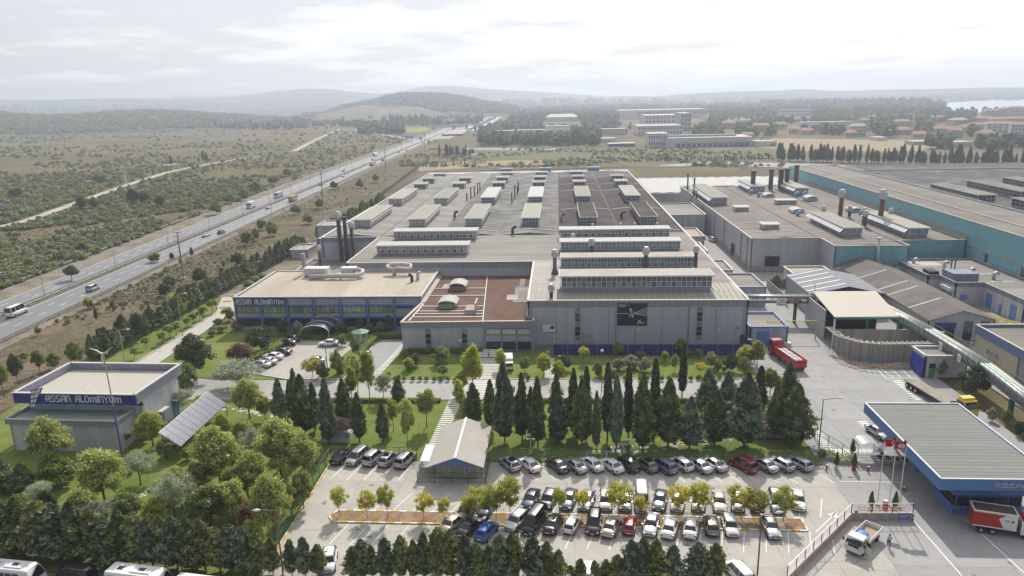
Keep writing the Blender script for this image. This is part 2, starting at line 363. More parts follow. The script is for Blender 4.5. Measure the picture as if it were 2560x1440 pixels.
# inner road in front of the works, lawns
slab('lawn', [(-97, 68.3), (-34.2, 68.3), (-34.2, 95.4), (37.4, 95.4), (37.4, 118.0), (-50, 117.6), (-84, 117.0), (-98, 117)], -0.25, -0.012, M_LAWN, label='mown park lawn under the trees')
slab('inner_road', [(-85, 117.0), (-50, 117.6), (37.5, 118.2), (40.0, 124.5), (40.0, 128.0), (-50, 126.8), (-66, 126.5), (-85, 131)], -0.25, 0.0, mat('inner_road_concrete', (0.38, 0.37, 0.345), 0.85, 0.08, 1.0, col2=(0.33, 0.325, 0.31), scale2=0.1), label='concrete road in front of the works')
slab('lawn', [(-35.5, 128.0), (38.5, 128.0), (40.0, 131.0), (40.0, 140.3), (34.0, 146.0), (-35.5, 142.0)], -0.25, -0.012, M_LAWN, label='lawn with shrubs before the blue screen')
slab('lawn', [(-84.5, 131.5), (-66, 126.9), (-40, 127.0), (-40, 158.0), (-84.5, 158.0)], -0.25, -0.010, M_LAWN, label='lawn around the office car park')
slab('office_car_park', [(-64.5, 131.0), (-52.5, 126.9), (-47.3, 127.2), (-44.6, 148.5), (-58.2, 149.5)], -0.25, 0.01, mat('lot_concrete', (0.42, 0.395, 0.355), 0.85, 0.09, 1.0, col2=(0.36, 0.345, 0.32), scale2=0.15), label='small concrete car park by the offices')
slab('side_car_park', [(-41.5, 127.6), (-36.4, 127.6), (-34.2, 142.5), (-34.0, 150.0), (-39.5, 150.0), (-40.5, 146)], -0.25, 0.01, mat('side_lot_asphalt', (0.34, 0.34, 0.335), 0.85, 0.09, 1.0), label='grey side car park by the entrance block')
slab('side_road', [(-88.2, 117.0), (-83.6, 117.0), (-83.6, 142), (-84.2, 176), (-91.0, 187), (-93.5, 187), (-88.2, 172)], -0.25, -0.004, mat('side_road_concrete', (0.46, 0.43, 0.39), 0.85, 0.08, 1.0), label='concrete side road past the offices')
slab('lawn', [(-99.5, 117.2), (-88.5, 117.2), (-88.5, 172), (-94, 187), (-101, 187)], -0.25, -0.014, M_LAWN, label='narrow lawn with clipped trees by the side road')
slab('works_ground', [(-99, 187.0), (-74, 158.3), (-34, 142.6), (41, 142.6), (41, 428), (-92, 428)], -0.27, -0.03, M_SHOULD, label='paved ground round the main hall')
sheet('bare_earth', pxs((560, 560), (700, 640), (800, 590), (930, 500), (1075, 430), (1560, 418), (1560, 410), (1050, 418), (930, 470), (800, 540)), -0.02, M_BANK, 'earthy margin behind the works')
sheet('bare_earth', pxs((1050, 428), (1240, 414), (1430, 410), (1500, 405), (1300, 400), (1140, 404), (1040, 415)), -0.015, M_OCHRE, 'bare ochre strip behind the main hall')
sheet('dry_meadow', pxs((1170, 380), (1170, 370), (1420, 374), (1900, 366), (2000, 372), (2560, 378), (2560, 405), (1940, 412), (1900, 405), (1640, 420), (1420, 405), (1200, 400)), -0.06, M_DRY, 'dry meadow behind the works')
sheet('dry_meadow', pxs((1900, 368), (2000, 378), (2290, 378), (2400, 362), (2250, 350), (1930, 345)), -0.03, M_OCHRE, 'bare field in front of the town')
sheet('service_road', pxs((1640, 414), (1760, 404), (1950, 407), (2560, 428), (2560, 432), (1950, 419), (1760, 411), (1700, 416)), 0.0, M_CONC2, 'service road behind the halls')
sheet('distant_yard', pxs((1160, 374), (1160, 370), (1410, 371), (1400, 376)), 0.02, M_CONC2, 'pale lorry park in the plain')
sheet('distant_lawn', pxs((985, 331), (985, 320), (1060, 318), (1086, 323), (1050, 331)), 0.02, mat('bright_lawn', (0.20, 0.27, 0.06), 0.9), 'bright green field inside the junction loop')
# car park island with kerb
isl = [(-29.8, 80.6), (-29.0, 79.3), (30.2, 79.0), (30.2, 81.6), (-29.0, 81.9)]
tag(slab('planting_island', isl, -0.02, 0.12, M_SOIL), 'long soil island with young trees')
b = MB()
for i in range(len(isl)):
    a, c = Vector((*isl[i], 0.07)), Vector((*isl[(i+1) % 5], 0.07)); n = max(1, round((c-a).length/1.0))
    for k in range(n):
        b.bar(a.lerp(c, k/n), a.lerp(c, (k+0.97)/n), 0.22, 0.18, (k % 2))
tag(b.build('kerb', [M_PAINT, M_PAINTY]), 'yellow and white kerb of the island', kind='structure')
b = MB()
for a, c in (((-34.0, 66), (-34.0, 95.2)),):
    n = 29
    for k in range(n): b.bar(Vector((*a, 0.05)).lerp(Vector((*c, 0.05)), k/n), Vector((*a, 0.05)).lerp(Vector((*c, 0.05)), (k+0.96)/n), 0.25, 0.2, k % 2)
tag(b.build('kerb', [M_KERB, M_PAINTY]), 'kerb along the left car park fence', kind='structure')
b = MB()
for a, c in (((-85, 116.9), (-50, 117.5)), ((-50, 117.5), (37.4, 118.1)), ((-50, 127.0), (39.8, 128.1)), ((-88.4, 117), (-88.4, 172)), ((-83.4, 131), (-83.4, 142)), ((-83.4, 142), (-84.0, 176)), ((-52.5, 127.0), (-64.6, 131.1)), ((-64.6, 131.1), (-58.2, 149.6)), ((-58.2, 149.6), (-44.5, 148.6)), ((-44.5, 148.6), (-47.2, 127.1)), ((-41.6, 127.5), (-40.6, 146))):
    b.bar((*a, 0.06), (*c, 0.06), 0.2, 0.16)
tag(b.build('kerb', M_KERB), 'pale kerbs of the inner roads', kind='structure')
# painted bay lines, arrow, zebra bars
b = MB()
def line(x0, y0, x1, y1, w=0.12, z=0.008):
    d = Vector((x1-x0, y1-y0, 0)).normalized(); n = Vector((-d.y, d.x, 0))*w/2
    b.face([(x0-n.x, y0-n.y, z), (x0+n.x, y0+n.y, z), (x1+n.x, y1+n.y, z), (x1-n.x, y1-n.y, z)])
for k in range(30):
    x = -6.0+k*2.55
    if -9 < x < 36: line(x, 94.6, x+2.9, 90.4)
for k in range(7): x = -32.0+k*2.45; line(x-0.6, 89.8, x+0.5, 94.8)
for k in range(24): x = -27.0+k*2.6; line(x, 82.2, x+1.7, 86.6)
for k in range(24): x = -28.0+k*2.6; line(x, 74.6, x+1.2, 79.0)
line(38.4, 91.0, 46.5, 90.9)
a0, a1 = G(2040, 1330), G(2090, 1281); line(a0.x, a0.y, a1.x, a1.y, 0.14)
d = (a1-a0).normalized(); n = Vector((-d.y, d.x, 0)); b.face([(a1-d*1.2+n*0.55+Vector((0, 0, .008))), (a1-d*1.2-n*0.55+Vector((0, 0, .008))), (a1+d*0.3+Vector((0, 0, .008)))])
def dashes(p0, p1, n, w, ln, ang):
    A, B = G(*p0), G(*p1)
    for k in range(n):
        c = A.lerp(B, (k+0.5)/n); line(c.x-ln/2*math.cos(ang), c.y-ln/2*math.sin(ang), c.x+ln/2*math.cos(ang), c.y+ln/2*math.sin(ang), w)
dashes((2240, 950), (2302, 1000), 11, 0.38, 1.7, 0.25); dashes((2153, 1052), (2208, 1098), 9, 0.4, 1.5, 0.15)
dashes((2075, 1127), (2210, 1127), 11, 0.38, 1.4, -1.0); dashes((2032, 1062), (2072, 1125), 12, 0.35, 1.2, 0.1)
for p in (((2189, 921), (2216, 946)), ((2202, 921), (2236, 946)), ((2226, 921), (2255, 946)), ((2250, 921), (2279, 946)), ((2275, 921), (2300, 946)), ((2189, 921), (2275, 920)), ((2216, 946), (2302, 945))):
    A, B = G(*p[0]), G(*p[1]); line(A.x, A.y, B.x, B.y, 0.16)
for k in range(14):
    A = G(2200+k*5.5, 918-k*1.2); line(A.x-0.5, A.y-0.7, A.x+0.2, A.y+0.7, 0.2)
A, B = G(2278, 1295), G(2405, 1440); line(A.x, A.y, B.x, B.y, 0.16)
A, B = G(2412, 1296), G(2560, 1432); line(A.x, A.y, B.x, B.y, 0.16)
for k in range(5): line(-40.3, 129+k*2.9, -37.6, 129.6+k*2.9, 0.1, 0.02)
tag(b.build('parking_lines', M_PAINT), 'white painted bay lines and arrows', kind='structure')
b = MB()
for _ in range(46):
    x, y = random.choice([(random.uniform(-33, 37), random.uniform(60, 94)), (random.uniform(40, 68), random.uniform(60, 138)), (random.uniform(-60, 36), random.uniform(118.5, 126))]); a = random.random()*6.3
    for k in range(random.randint(3, 9)):
        a += random.gauss(0, .5); q = (x+math.cos(a)*random.uniform(.5, 1.4), y+math.sin(a)*random.uniform(.5, 1.4)); line(x, y, q[0], q[1], random.uniform(.025, .06), .006); x, y = q
tag(b.build('paving_cracks', M_JOINT), 'wandering tar filled cracks in the concrete', kind='stuff'); b = MB()
for _ in range(90):
    x, y = random.choice([(random.uniform(-33, 37), random.choice([88.5, 84, 77])+random.uniform(-2, 2)), (random.uniform(41, 68), random.uniform(60, 138))]); r = random.uniform(.12, .45); b.face([(x+r*math.cos(j*.785)*random.uniform(.6, 1.2), y+r*math.sin(j*.785)*random.uniform(.6, 1.2), .005) for j in range(8)])
tag(b.build('oil_stains', mat('oil_stain', (0.19, 0.18, 0.165), .7, .2, 3)), 'small oil stains on the parking bays', kind='stuff')
# striped paving paths
b = MB(); pm = mat('path_tile', (0.66, 0.64, 0.60), 0.8, 0.1, 2)
def path(p0, p1, w, per):
    A, B = Vector((*p0, 0)), Vector((*p1, 0)); n = int((B-A).length/per); d = (B-A).normalized(); q = Vector((-d.y, d.x, 0))*w/2
    for k in range(n):
        c = A+d*per*k; e = c+d*per*0.62
        b.f.append([b.vt((p.x, p.y, 0.02)) for p in (c-q, c+q, e+q, e-q)]); b.m.append(0)
path((-19.3, 98.5), (-18.0, 127.5), 2.3, 0.75); path((-35.8, 128.3), (-33.8, 148), 1.4, 0.75)
path((-14.5, 118.2), (-14.2, 139.5), 4.6, 0.8); path((-1.8, 127.8), (-1.9, 139.5), 1.9, 0.7)
tag(b.build('striped_path', pm), 'paths of pale slabs set in stripes', kind='structure')
stone = MB(); 
for k in range(260):
    t = random.random(); c = random.choice([((-62, 82), (-50, 92)), ((-50, 92), (-47, 104)), ((4, 98), (12, 101)), ((-78, 78), (-62, 82)), ((-66, 116), (-47, 110)), ((10, 98.5), (24, 103))])
    x = c[0][0]+(c[1][0]-c[0][0])*t+random.uniform(-0.8, 0.8); y = c[0][1]+(c[1][1]-c[0][1])*t+random.uniform(-0.8, 0.8)
    r = random.uniform(0.25, 0.45); a0 = random.random()
    stone.prism([(x+r*math.cos(a0+j*PI/3)*1.2, y+r*math.sin(a0+j*PI/3)) for j in range(6)], -0.03, 0.02)
tag(stone.build('stepping_stones', mat('pale_flagstone', (0.50, 0.47, 0.42), 0.9, 0.2, 3)), 'scattered flat stones laid through the lawns', kind='stuff')
# ---------------------------------------------------------------- hills, sea
def hill(name, pts, dist, depth, m, label, rough=6.0, foot=0.0, n=150, zmin=2.0):
    xs = np.linspace(pts[0][0], pts[-1][0], n); ys = np.interp(xs, [p[0] for p in pts], [p[1] for p in pts])
    rows = []; K = 9; rr = np.random.default_rng(len(label))
    ph = rr.random(12)*6.28
    for i, (x, y) in enumerate(zip(xs, ys)):
        r = ray(float(x), float(y)); hl = math.hypot(r.x, r.y); ux, uy = r.x/hl, r.y/hl
        z = max(zmin, H+dist*r.z/hl) ; row = []
        for k in range(K+3):
            t = k/K; d = dist-depth*(1-t); zz = -1.0+(z+1)*(math.sin(min(t, 1)*PI/2)**1.3 if t <= 1 else max(0, 1-(t-1)*3.2))
            w = sum(math.sin(i*0.11*(q+1)*0.7+k*0.9*(q % 3)+ph[q])/(q+1.5) for q in range(8))
            zz += w*rough*math.sin(min(t, 1)*PI)*0.5
            if 0.9 < t <= 1.01: zz += rr.normal()*rough*0.10
            row.append((ux*d, uy*d, zz))
        rows.append(row)
    V = np.array(rows).reshape(-1, 3); F = []
    for i in range(n-1):
        for k in range(K+2): a = i*(K+3)+k; F.append((a, a+K+3, a+K+4, a+1))
    return tag(obj(name, npmesh(name, V, np.array(F), [m], smooth=True)), label, kind='structure')
hill('distant_hills', [(-500, 252), (0, 250), (150, 249), (300, 245), (420, 246), (560, 244), (640, 238), (700, 229), (760, 222), (830, 224), (920, 233), (960, 234), (1000, 228), (1060, 218), (1100, 215), (1160, 217), (1220, 222), (1300, 227), (1400, 232), (1500, 240), (1560, 243)], 6500, 3200, M_HILL, 'pale blue range of hills on the left horizon', 9)
hill('distant_hills', [(1400, 243), (1560, 240), (1640, 241), (1740, 233), (1850, 228), (1950, 226), (2000, 222), (2100, 227), (2200, 224), (2350, 222), (2480, 218), (2560, 219), (2900, 214), (3200, 216)], 5200, 1700, M_HILL, 'pale blue range of hills beyond the sea on the right', 4, zmin=10)
HW_ = hill('wooded_hill', [(760, 300), (860, 268), (920, 257), (970, 245), (1010, 238), (1050, 238), (1110, 239), (1160, 246), (1210, 257), (1250, 262), (1300, 272)], 2900, 900, M_WOOD, 'dark wooded hill topped by a flag', 5)
hill('bare_slope', [(700, 300), (780, 288), (850, 275), (900, 263), (960, 262), (1050, 262), (1090, 272), (1130, 290)], 2450, 700, mat('terraced_bare_slope', (0.19, 0.15, 0.11), 0.95, 0.25, 0.02, col2=(0.12, 0.115, 0.075), scale2=0.004), 'bare brown terraced slope below the wooded hill', 4)
HR_ = hill('scrub_ridge', [(-400, 290), (0, 281), (60, 287), (120, 289), (200, 286), (280, 279), (380, 276), (450, 278), (540, 284), (640, 290), (720, 296)], 2500, 900, mat('ridge_scrub', (0.075, 0.085, 0.04), 0.95, 0.35, 0.03, col2=(0.12, 0.115, 0.06), scale2=0.006), 'long low scrub ridge across the plain', 4)
sheet('sea', [(760, 1544), (1100, 1660), (1900, 1800), (3200, 3200), (3000, 4200), (1250, 2560), (1174, 2357)], 0.3, M_SEA, 'pale bay of the sea on the right')
# ---------------------------------------------------------------- vegetation
def leaves(pts, nrm, size, r, asp=1.5, jit=0.9):
    """one small quad per point, tilted about the given normals"""
    n = len(pts); nn = nrm+r.normal(size=(n, 3))*jit; nn /= np.linalg.norm(nn, axis=1)[:, None]+1e-9
    a = np.cross(nn, r.normal(size=(n, 3))); a /= np.linalg.norm(a, axis=1)[:, None]+1e-9
    b = np.cross(nn, a); s = size*(0.6+0.8*r.random(n))[:, None]
    a = a*s*asp/2; b = b*s/2
    V = np.stack([pts-a, pts+b*0.9, pts+a, pts-b*0.9], 1).reshape(-1, 3)
    return V, np.arange(4*n).reshape(-1, 4)
def ball(c, rad, r, nu=10, nv=6, wob=0.15):
    V = []; F = []
    for i in range(nv+1):
        for j in range(nu):
            th = PI*i/nv; ph = 2*PI*j/nu; w = 1+wob*r.normal()*0.6
            V.append((c[0]+rad[0]*math.sin(th)*math.cos(ph)*w, c[1]+rad[1]*math.sin(th)*math.sin(ph)*w, c[2]+rad[2]*math.cos(th)))
    for i in range(nv):
        for j in range(nu):
            F.append((i*nu+j, (i+1)*nu+j, (i+1)*nu+(j+1) % nu, i*nu+(j+1) % nu))
    return np.array(V), np.array(F)
def merge(parts_):
    V = []; F = []; o = 0
    for v, f in parts_: V.append(v); F.append(f+o); o += len(v)
    return np.concatenate(V), np.concatenate(F)
def crown_cyp(seed, n=3000, w=0.30, z0=0.10, low=0.32, leaf=0.020, lump=0.12, pw=0.75):
    lump *= 1.55
    """conifer column of height 1: widest at 'low', pointed above, rounded below, vertical tufts"""
    r = np.random.default_rng(seed)
    def rad(t):
        return w/2*np.where(t < low, np.sqrt(np.clip(1-((low-t)/(low+0.02))**2, 0, 1)), np.clip((1-t)/(1-low), 0, 1)**pw)
    nb = 190; bt = r.random(nb)**1.1; ba = r.random(nb)*2*PI; amp = lump*(0.6+0.8*r.random(nb))
    t = r.random(n)**0.95; a = r.random(n)*2*PI
    da = np.abs(((a[:, None]-ba+PI) % (2*PI))-PI); q = np.exp(-(da/0.26)**2-((t[:, None]-bt)/0.042)**2)*amp
    rr = rad(t)*(0.74+q.sum(1)*1.3)*(0.82+0.24*r.random(n)+0.22*(r.random(n) < 0.07))+0.004; h = z0+t*(1-z0)
    # tufts rise
    P = np.stack([rr*np.cos(a), rr*np.sin(a), h], 1); nr = np.stack([np.cos(a), np.sin(a), 0.4+0*a], 1)
    V, F = leaves(P, nr, leaf*1.15, r, 2.0, 1.0)
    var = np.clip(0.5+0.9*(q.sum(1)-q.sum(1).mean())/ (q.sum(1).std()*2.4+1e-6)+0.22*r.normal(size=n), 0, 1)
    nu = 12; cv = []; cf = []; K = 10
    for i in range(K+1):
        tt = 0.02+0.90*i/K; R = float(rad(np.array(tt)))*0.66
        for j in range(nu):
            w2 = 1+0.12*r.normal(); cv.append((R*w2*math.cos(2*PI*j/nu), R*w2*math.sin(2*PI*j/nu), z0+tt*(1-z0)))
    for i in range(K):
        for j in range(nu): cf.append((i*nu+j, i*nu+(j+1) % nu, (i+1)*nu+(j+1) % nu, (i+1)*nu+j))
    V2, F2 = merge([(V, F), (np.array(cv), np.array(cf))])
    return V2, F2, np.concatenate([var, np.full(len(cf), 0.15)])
def crown_round(seed, n=3400, w=0.8, z0=0.22, leaf=0.03, nb=16, fill=0.55, core=0.42, spread=1.0, top=1.0):
    """broadleaf crown of height 1 made of leaf clumps on limbs, open at the edges"""
    n = int(n*1.7); nb = int(nb*2.2); leaf *= 0.84; spread *= 0.72; fill *= 0.7; core *= 0.55
    r = np.random.default_rng(seed); C = []; R = []
    zc = (z0+1)/2; hz = (1-z0)/2
    for k in range(nb):
        for _ in range(50):
            p = r.uniform(-1, 1, 3)
            if 0.25 < np.linalg.norm(p) < 0.88: break
        q = p.copy(); tz = (p[2]+1)/2; q[:2] *= (1.0-0.62*max(0, tz-0.30)*top)
        C.append((q[0]*w/2*0.85, q[1]*w/2*0.85, zc+q[2]*hz*0.85)); R.append(r.uniform(0.13, 0.22)*w*spread)
    C = np.array(C); R = np.array(R); k = r.integers(0, nb, n)
    d = r.normal(size=(n, 3)); d /= np.linalg.norm(d, axis=1)[:, None]; d[:, 2] = d[:, 2]*0.8+0.12
    rr = R[k]*(fill+(1-fill)*r.random(n))*(1+0.25*r.normal(size=n)*0.6)
    P = C[k]+d*rr[:, None]; V, F = leaves(P, d, leaf, r, 1.5, 0.9)
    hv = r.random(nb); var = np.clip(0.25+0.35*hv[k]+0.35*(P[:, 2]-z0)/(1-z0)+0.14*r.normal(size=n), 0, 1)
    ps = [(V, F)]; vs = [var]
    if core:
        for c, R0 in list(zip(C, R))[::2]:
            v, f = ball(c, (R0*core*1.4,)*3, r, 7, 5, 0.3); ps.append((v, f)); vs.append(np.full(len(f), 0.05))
    V2, F2 = merge(ps); return V2, F2, np.concatenate(vs)
def trunk_mesh(name, h, r0, limbs, seed, m, spread=0.25, z0=0.0, wob=0.01):
    r = random.Random(seed); b = MB(); pts = [(0, 0, -0.02)]; x = y = 0
    for k in range(1, 6):
        x += r.uniform(-wob, wob); y += r.uniform(-wob, wob); pts.append((x, y, h*k/5))
    b.tube(pts, [r0*1.25, r0, r0*0.9, r0*0.8, r0*0.62, r0*0.3], 7)
    for k in range(limbs):
        s = pts[2+k % 3]; a = 2*PI*k/limbs+r.random(); L = spread*(0.7+0.6*r.random())
        e = (s[0]+math.cos(a)*L, s[1]+math.sin(a)*L, s[2]+L*1.2); mid = tuple((s[i]+e[i])/2+(0.02 if i == 2 else 0) for i in range(3))
        b.tube([s, mid, e], [r0*0.5, r0*0.34, r0*0.12], 5)
    return b.mesh(name, [m], True)
M_BARK = mat('bark', (0.16, 0.12, 0.09), 0.95, 0.25, 6); M_BARKG = mat('grey_bark', (0.30, 0.27, 0.23), 0.95, 0.2, 6)
LM = dict(
 blue=leafmat('blue_green_needles', (0.059, 0.086, 0.051), (0.226, 0.290, 0.186), 0.65, 0.12),
 green=leafmat('dark_green_needles', (0.055, 0.082, 0.036), (0.198, 0.256, 0.089), 0.65, 0.15),
 dark=leafmat('darkest_needles', (0.043, 0.061, 0.031), (0.134, 0.173, 0.067), 0.65, 0.12),
 hedge=leafmat('hedge_needles', (0.079, 0.103, 0.042), (0.299, 0.328, 0.123), 0.65, 0.18),
 plane=leafmat('plane_leaves', (0.143, 0.181, 0.053), (0.531, 0.560, 0.205), 0.45, 0.38),
 light=leafmat('light_leaves', (0.175, 0.214, 0.045), (0.526, 0.526, 0.130), 0.5, 0.45),
 olive=leafmat('olive_leaves', (0.162, 0.195, 0.136), (0.474, 0.513, 0.409), 0.5, 0.28),
 yellow=leafmat('yellowing_leaves', (0.240, 0.240, 0.045), (0.600, 0.526, 0.110), 0.5, 0.5),
 mid=leafmat('mid_green_leaves', (0.095, 0.131, 0.043), (0.325, 0.371, 0.119), 0.5, 0.30),
 bright=leafmat('bright_green_leaves', (0.104, 0.175, 0.038), (0.305, 0.409, 0.091), 0.5, 0.35),
 red=leafmat('reddish_leaves', (0.130, 0.084, 0.045), (0.318, 0.175, 0.104), 0.55, 0.25),
 pink=leafmat('oleander_leaves', (0.123, 0.162, 0.084), (0.552, 0.474, 0.396), 0.55, 0.25),
 scrub=leafmat('scrub_leaves', (0.127, 0.138, 0.059), (0.333, 0.320, 0.146), 0.6, 0.25),
 far=leafmat('far_wood_leaves', (0.065, 0.087, 0.052), (0.156, 0.188, 0.097), 0.7, 0.2))
def cm(name, vfa, m): return npmesh(name, vfa[0], vfa[1], [m], {'leaf': vfa[2]})
KIND = {}
def kind(key, vfas, leafk, trunks, base, bark=M_BARK, w=0.3):
    KIND[key] = ([cm(key+'_crown', v, LM[leafk]) for v in vfas], trunks, base, w)
_ct = [trunk_mesh('conifer_trunk', 0.8, 0.014, 0, s, M_BARK) for s in (1, 2)]
_cb = [crown_cyp(s, 5200, 0.40, 0.09, 0.30, 0.026, 0.14, 0.72) for s in (1, 2, 3)]
_cm = [crown_cyp(s, 4200, 0.30, 0.11, 0.34, 0.024, 0.12, 0.70) for s in (4, 5)]
_cn = [crown_cyp(s, 3200, 0.17, 0.12, 0.35, 0.020, 0.10, 0.55) for s in (6, 7)]
_ch = [crown_cyp(s, 2600, 0.42, 0.14, 0.36, 0.034, 0.16, 0.55) for s in (8, 9, 10)]
kind('blue_broad', _cb, 'blue', _ct, 'broad blue-green cypress', w=0.40); kind('green_broad', _cb, 'green', _ct, 'broad dark green cypress', w=0.40)
kind('blue_mid', _cm, 'blue', _ct, 'blue-green cypress', w=0.30); kind('green_mid', _cm, 'green', _ct, 'dark green cypress', w=0.30)
kind('dark_narrow', _cn, 'dark', _ct, 'narrow dark cypress', w=0.17); kind('hedge', _ch, 'hedge', _ct, 'clipped hedge conifer', w=0.42)
kind('hedge_blue', _ch, 'blue', _ct, 'blue-green hedge conifer', w=0.42)
_rt = [trunk_mesh('broadleaf_trunk', 0.62, 0.016, 6, s, M_BARK, 0.20) for s in (3, 4)]
_rg = [trunk_mesh('pale_trunk', 0.66, 0.012, 6, s, M_BARKG, 0.20, wob=0.03) for s in (5, 6)]
_pl = [crown_round(s, 6500, 0.82, 0.14, 0.030, 26, 0.5, 0.6, 1.0, 1.0) for s in (11, 12, 13)]
_ol = [crown_round(s, 6000, 1.15, 0.25, 0.022, 22, 0.25, 0.35, 0.95, 0.5) for s in (14, 15)]
_st = [crown_round(s, 1700, 0.95, 0.30, 0.042, 14, 0.1, 0, 1.15, 0.3) for s in (16, 17, 18, 19)]
_eu = [crown_round(s, 4200, 0.52, 0.20, 0.026, 22, 0.2, 0.3, 1.15, 0.9) for s in (20, 21)]
_bs = [crown_round(s, 2600, 1.2, 0.02, 0.055, 18, 0.6, 0.8, 0.95, 0.7) for s in (22, 23, 24)]
_bl = [crown_round(s, 2200, 0.72, 0.40, 0.034, 16, 0.75, 1.0, 1.15, 0.3) for s in (25, 26)]
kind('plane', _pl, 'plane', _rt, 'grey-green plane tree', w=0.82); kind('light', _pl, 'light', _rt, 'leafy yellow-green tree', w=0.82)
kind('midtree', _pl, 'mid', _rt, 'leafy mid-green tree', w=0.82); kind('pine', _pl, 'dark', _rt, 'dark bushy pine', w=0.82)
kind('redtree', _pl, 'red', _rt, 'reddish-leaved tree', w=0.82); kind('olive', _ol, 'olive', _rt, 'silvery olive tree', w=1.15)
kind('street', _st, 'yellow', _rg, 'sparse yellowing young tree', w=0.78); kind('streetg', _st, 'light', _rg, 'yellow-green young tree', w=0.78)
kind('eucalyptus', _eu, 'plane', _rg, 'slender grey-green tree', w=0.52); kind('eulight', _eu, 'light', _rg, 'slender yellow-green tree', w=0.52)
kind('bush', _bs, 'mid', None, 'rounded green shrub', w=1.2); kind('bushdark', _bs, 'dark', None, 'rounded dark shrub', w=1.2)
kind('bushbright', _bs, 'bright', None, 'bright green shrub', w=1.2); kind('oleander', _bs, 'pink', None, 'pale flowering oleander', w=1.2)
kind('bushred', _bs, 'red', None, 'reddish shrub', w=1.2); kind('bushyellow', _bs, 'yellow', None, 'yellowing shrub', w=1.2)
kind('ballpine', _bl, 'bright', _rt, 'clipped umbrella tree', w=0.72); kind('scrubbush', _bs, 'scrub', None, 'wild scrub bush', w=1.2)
CN = {}
def tree(kd, x, y, h, w, label, group, cat='tree', name=None, z=0.0):
    crowns, trunks, base, w0 = KIND[kd]; k = CN.get(kd, 0); CN[kd] = k+1
    nm = name or {'b': 'shrub', 'o': 'shrub', 's': 'shrub'}.get(kd[0] if kd.startswith(('bush', 'oleander', 'scrub')) else '', 'tree')
    if kd.startswith(('blue', 'green_', 'dark_n')): nm = name or 'cypress_tree'
    s = w/(w0*h) if w else 1.0
    if kd.startswith(('blue', 'green_', 'dark_n')): s *= 0.88
    root = thing(nm, label, cat, (x, y, z), random.random()*6.28, group); root.scale = (h*s, h*s, h)
    obj('crown' if trunks else 'foliage', crowns[k % len(crowns)], root)
    if trunks: obj('trunk', trunks[k % len(trunks)], root)
    return root
def ptree(kd, bx, by, ty, wpx, label, group, **k):   # placed from the photograph: foot (bx, by), top row ty, width in pixels
    p = G(bx, by); h = max(0.4, hgt(bx, by, ty)); return tree(kd, p.x, p.y, h, wpx/ppm(p), label, group, **k)
def row(items, group, where, key=0):
    """items (kind, bx, by, ty, w): labels counted from the left within each look"""
    seen = {}
    for it in sorted(items, key=lambda q: q[1]): seen.setdefault(it[0], []).append(it)
    for kd, L in seen.items():
        for i, it in enumerate(L):
            lab = KIND[kd][2]+' '+where+('' if len(L) == 1 else ', %s from the left' % nth(i+1))
            ptree(kd, it[1], it[2], it[3], it[4], lab, group)
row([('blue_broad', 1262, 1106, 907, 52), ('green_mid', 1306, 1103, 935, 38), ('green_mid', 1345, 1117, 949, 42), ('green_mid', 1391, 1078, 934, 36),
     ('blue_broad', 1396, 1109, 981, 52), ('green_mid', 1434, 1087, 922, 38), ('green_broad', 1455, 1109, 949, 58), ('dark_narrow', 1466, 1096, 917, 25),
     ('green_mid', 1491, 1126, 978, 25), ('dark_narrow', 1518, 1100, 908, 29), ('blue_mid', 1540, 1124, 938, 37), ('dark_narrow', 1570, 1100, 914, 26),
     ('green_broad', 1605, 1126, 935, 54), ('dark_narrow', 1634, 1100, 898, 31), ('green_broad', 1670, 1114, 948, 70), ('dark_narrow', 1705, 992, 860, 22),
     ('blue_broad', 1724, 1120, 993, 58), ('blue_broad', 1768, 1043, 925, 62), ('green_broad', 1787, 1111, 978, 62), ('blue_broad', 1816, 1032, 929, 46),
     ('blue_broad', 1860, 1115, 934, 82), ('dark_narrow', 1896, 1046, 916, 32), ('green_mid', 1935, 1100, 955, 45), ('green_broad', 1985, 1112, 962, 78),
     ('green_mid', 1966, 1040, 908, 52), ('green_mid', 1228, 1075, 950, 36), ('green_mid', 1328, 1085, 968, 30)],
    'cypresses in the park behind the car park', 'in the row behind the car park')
row([('blue_mid', 704, 1058, 948, 40), ('green_mid', 743, 1046, 922, 30), ('green_broad', 762, 1087, 938, 64), ('blue_mid', 824, 1112, 948, 42),
     ('green_broad', 863, 1062, 948, 44), ('green_mid', 900, 1104, 983, 37), ('blue_mid', 959, 1104, 1008, 33), ('green_mid', 998, 1012, 946, 34),
     ('green_broad', 1184, 1062, 958, 48), ('green_mid', 730, 1040, 950, 26), ('dark_narrow', 789, 1075, 958, 26)],
    'cypresses on the left lawn', 'on the lawn left of the gabled lodge')
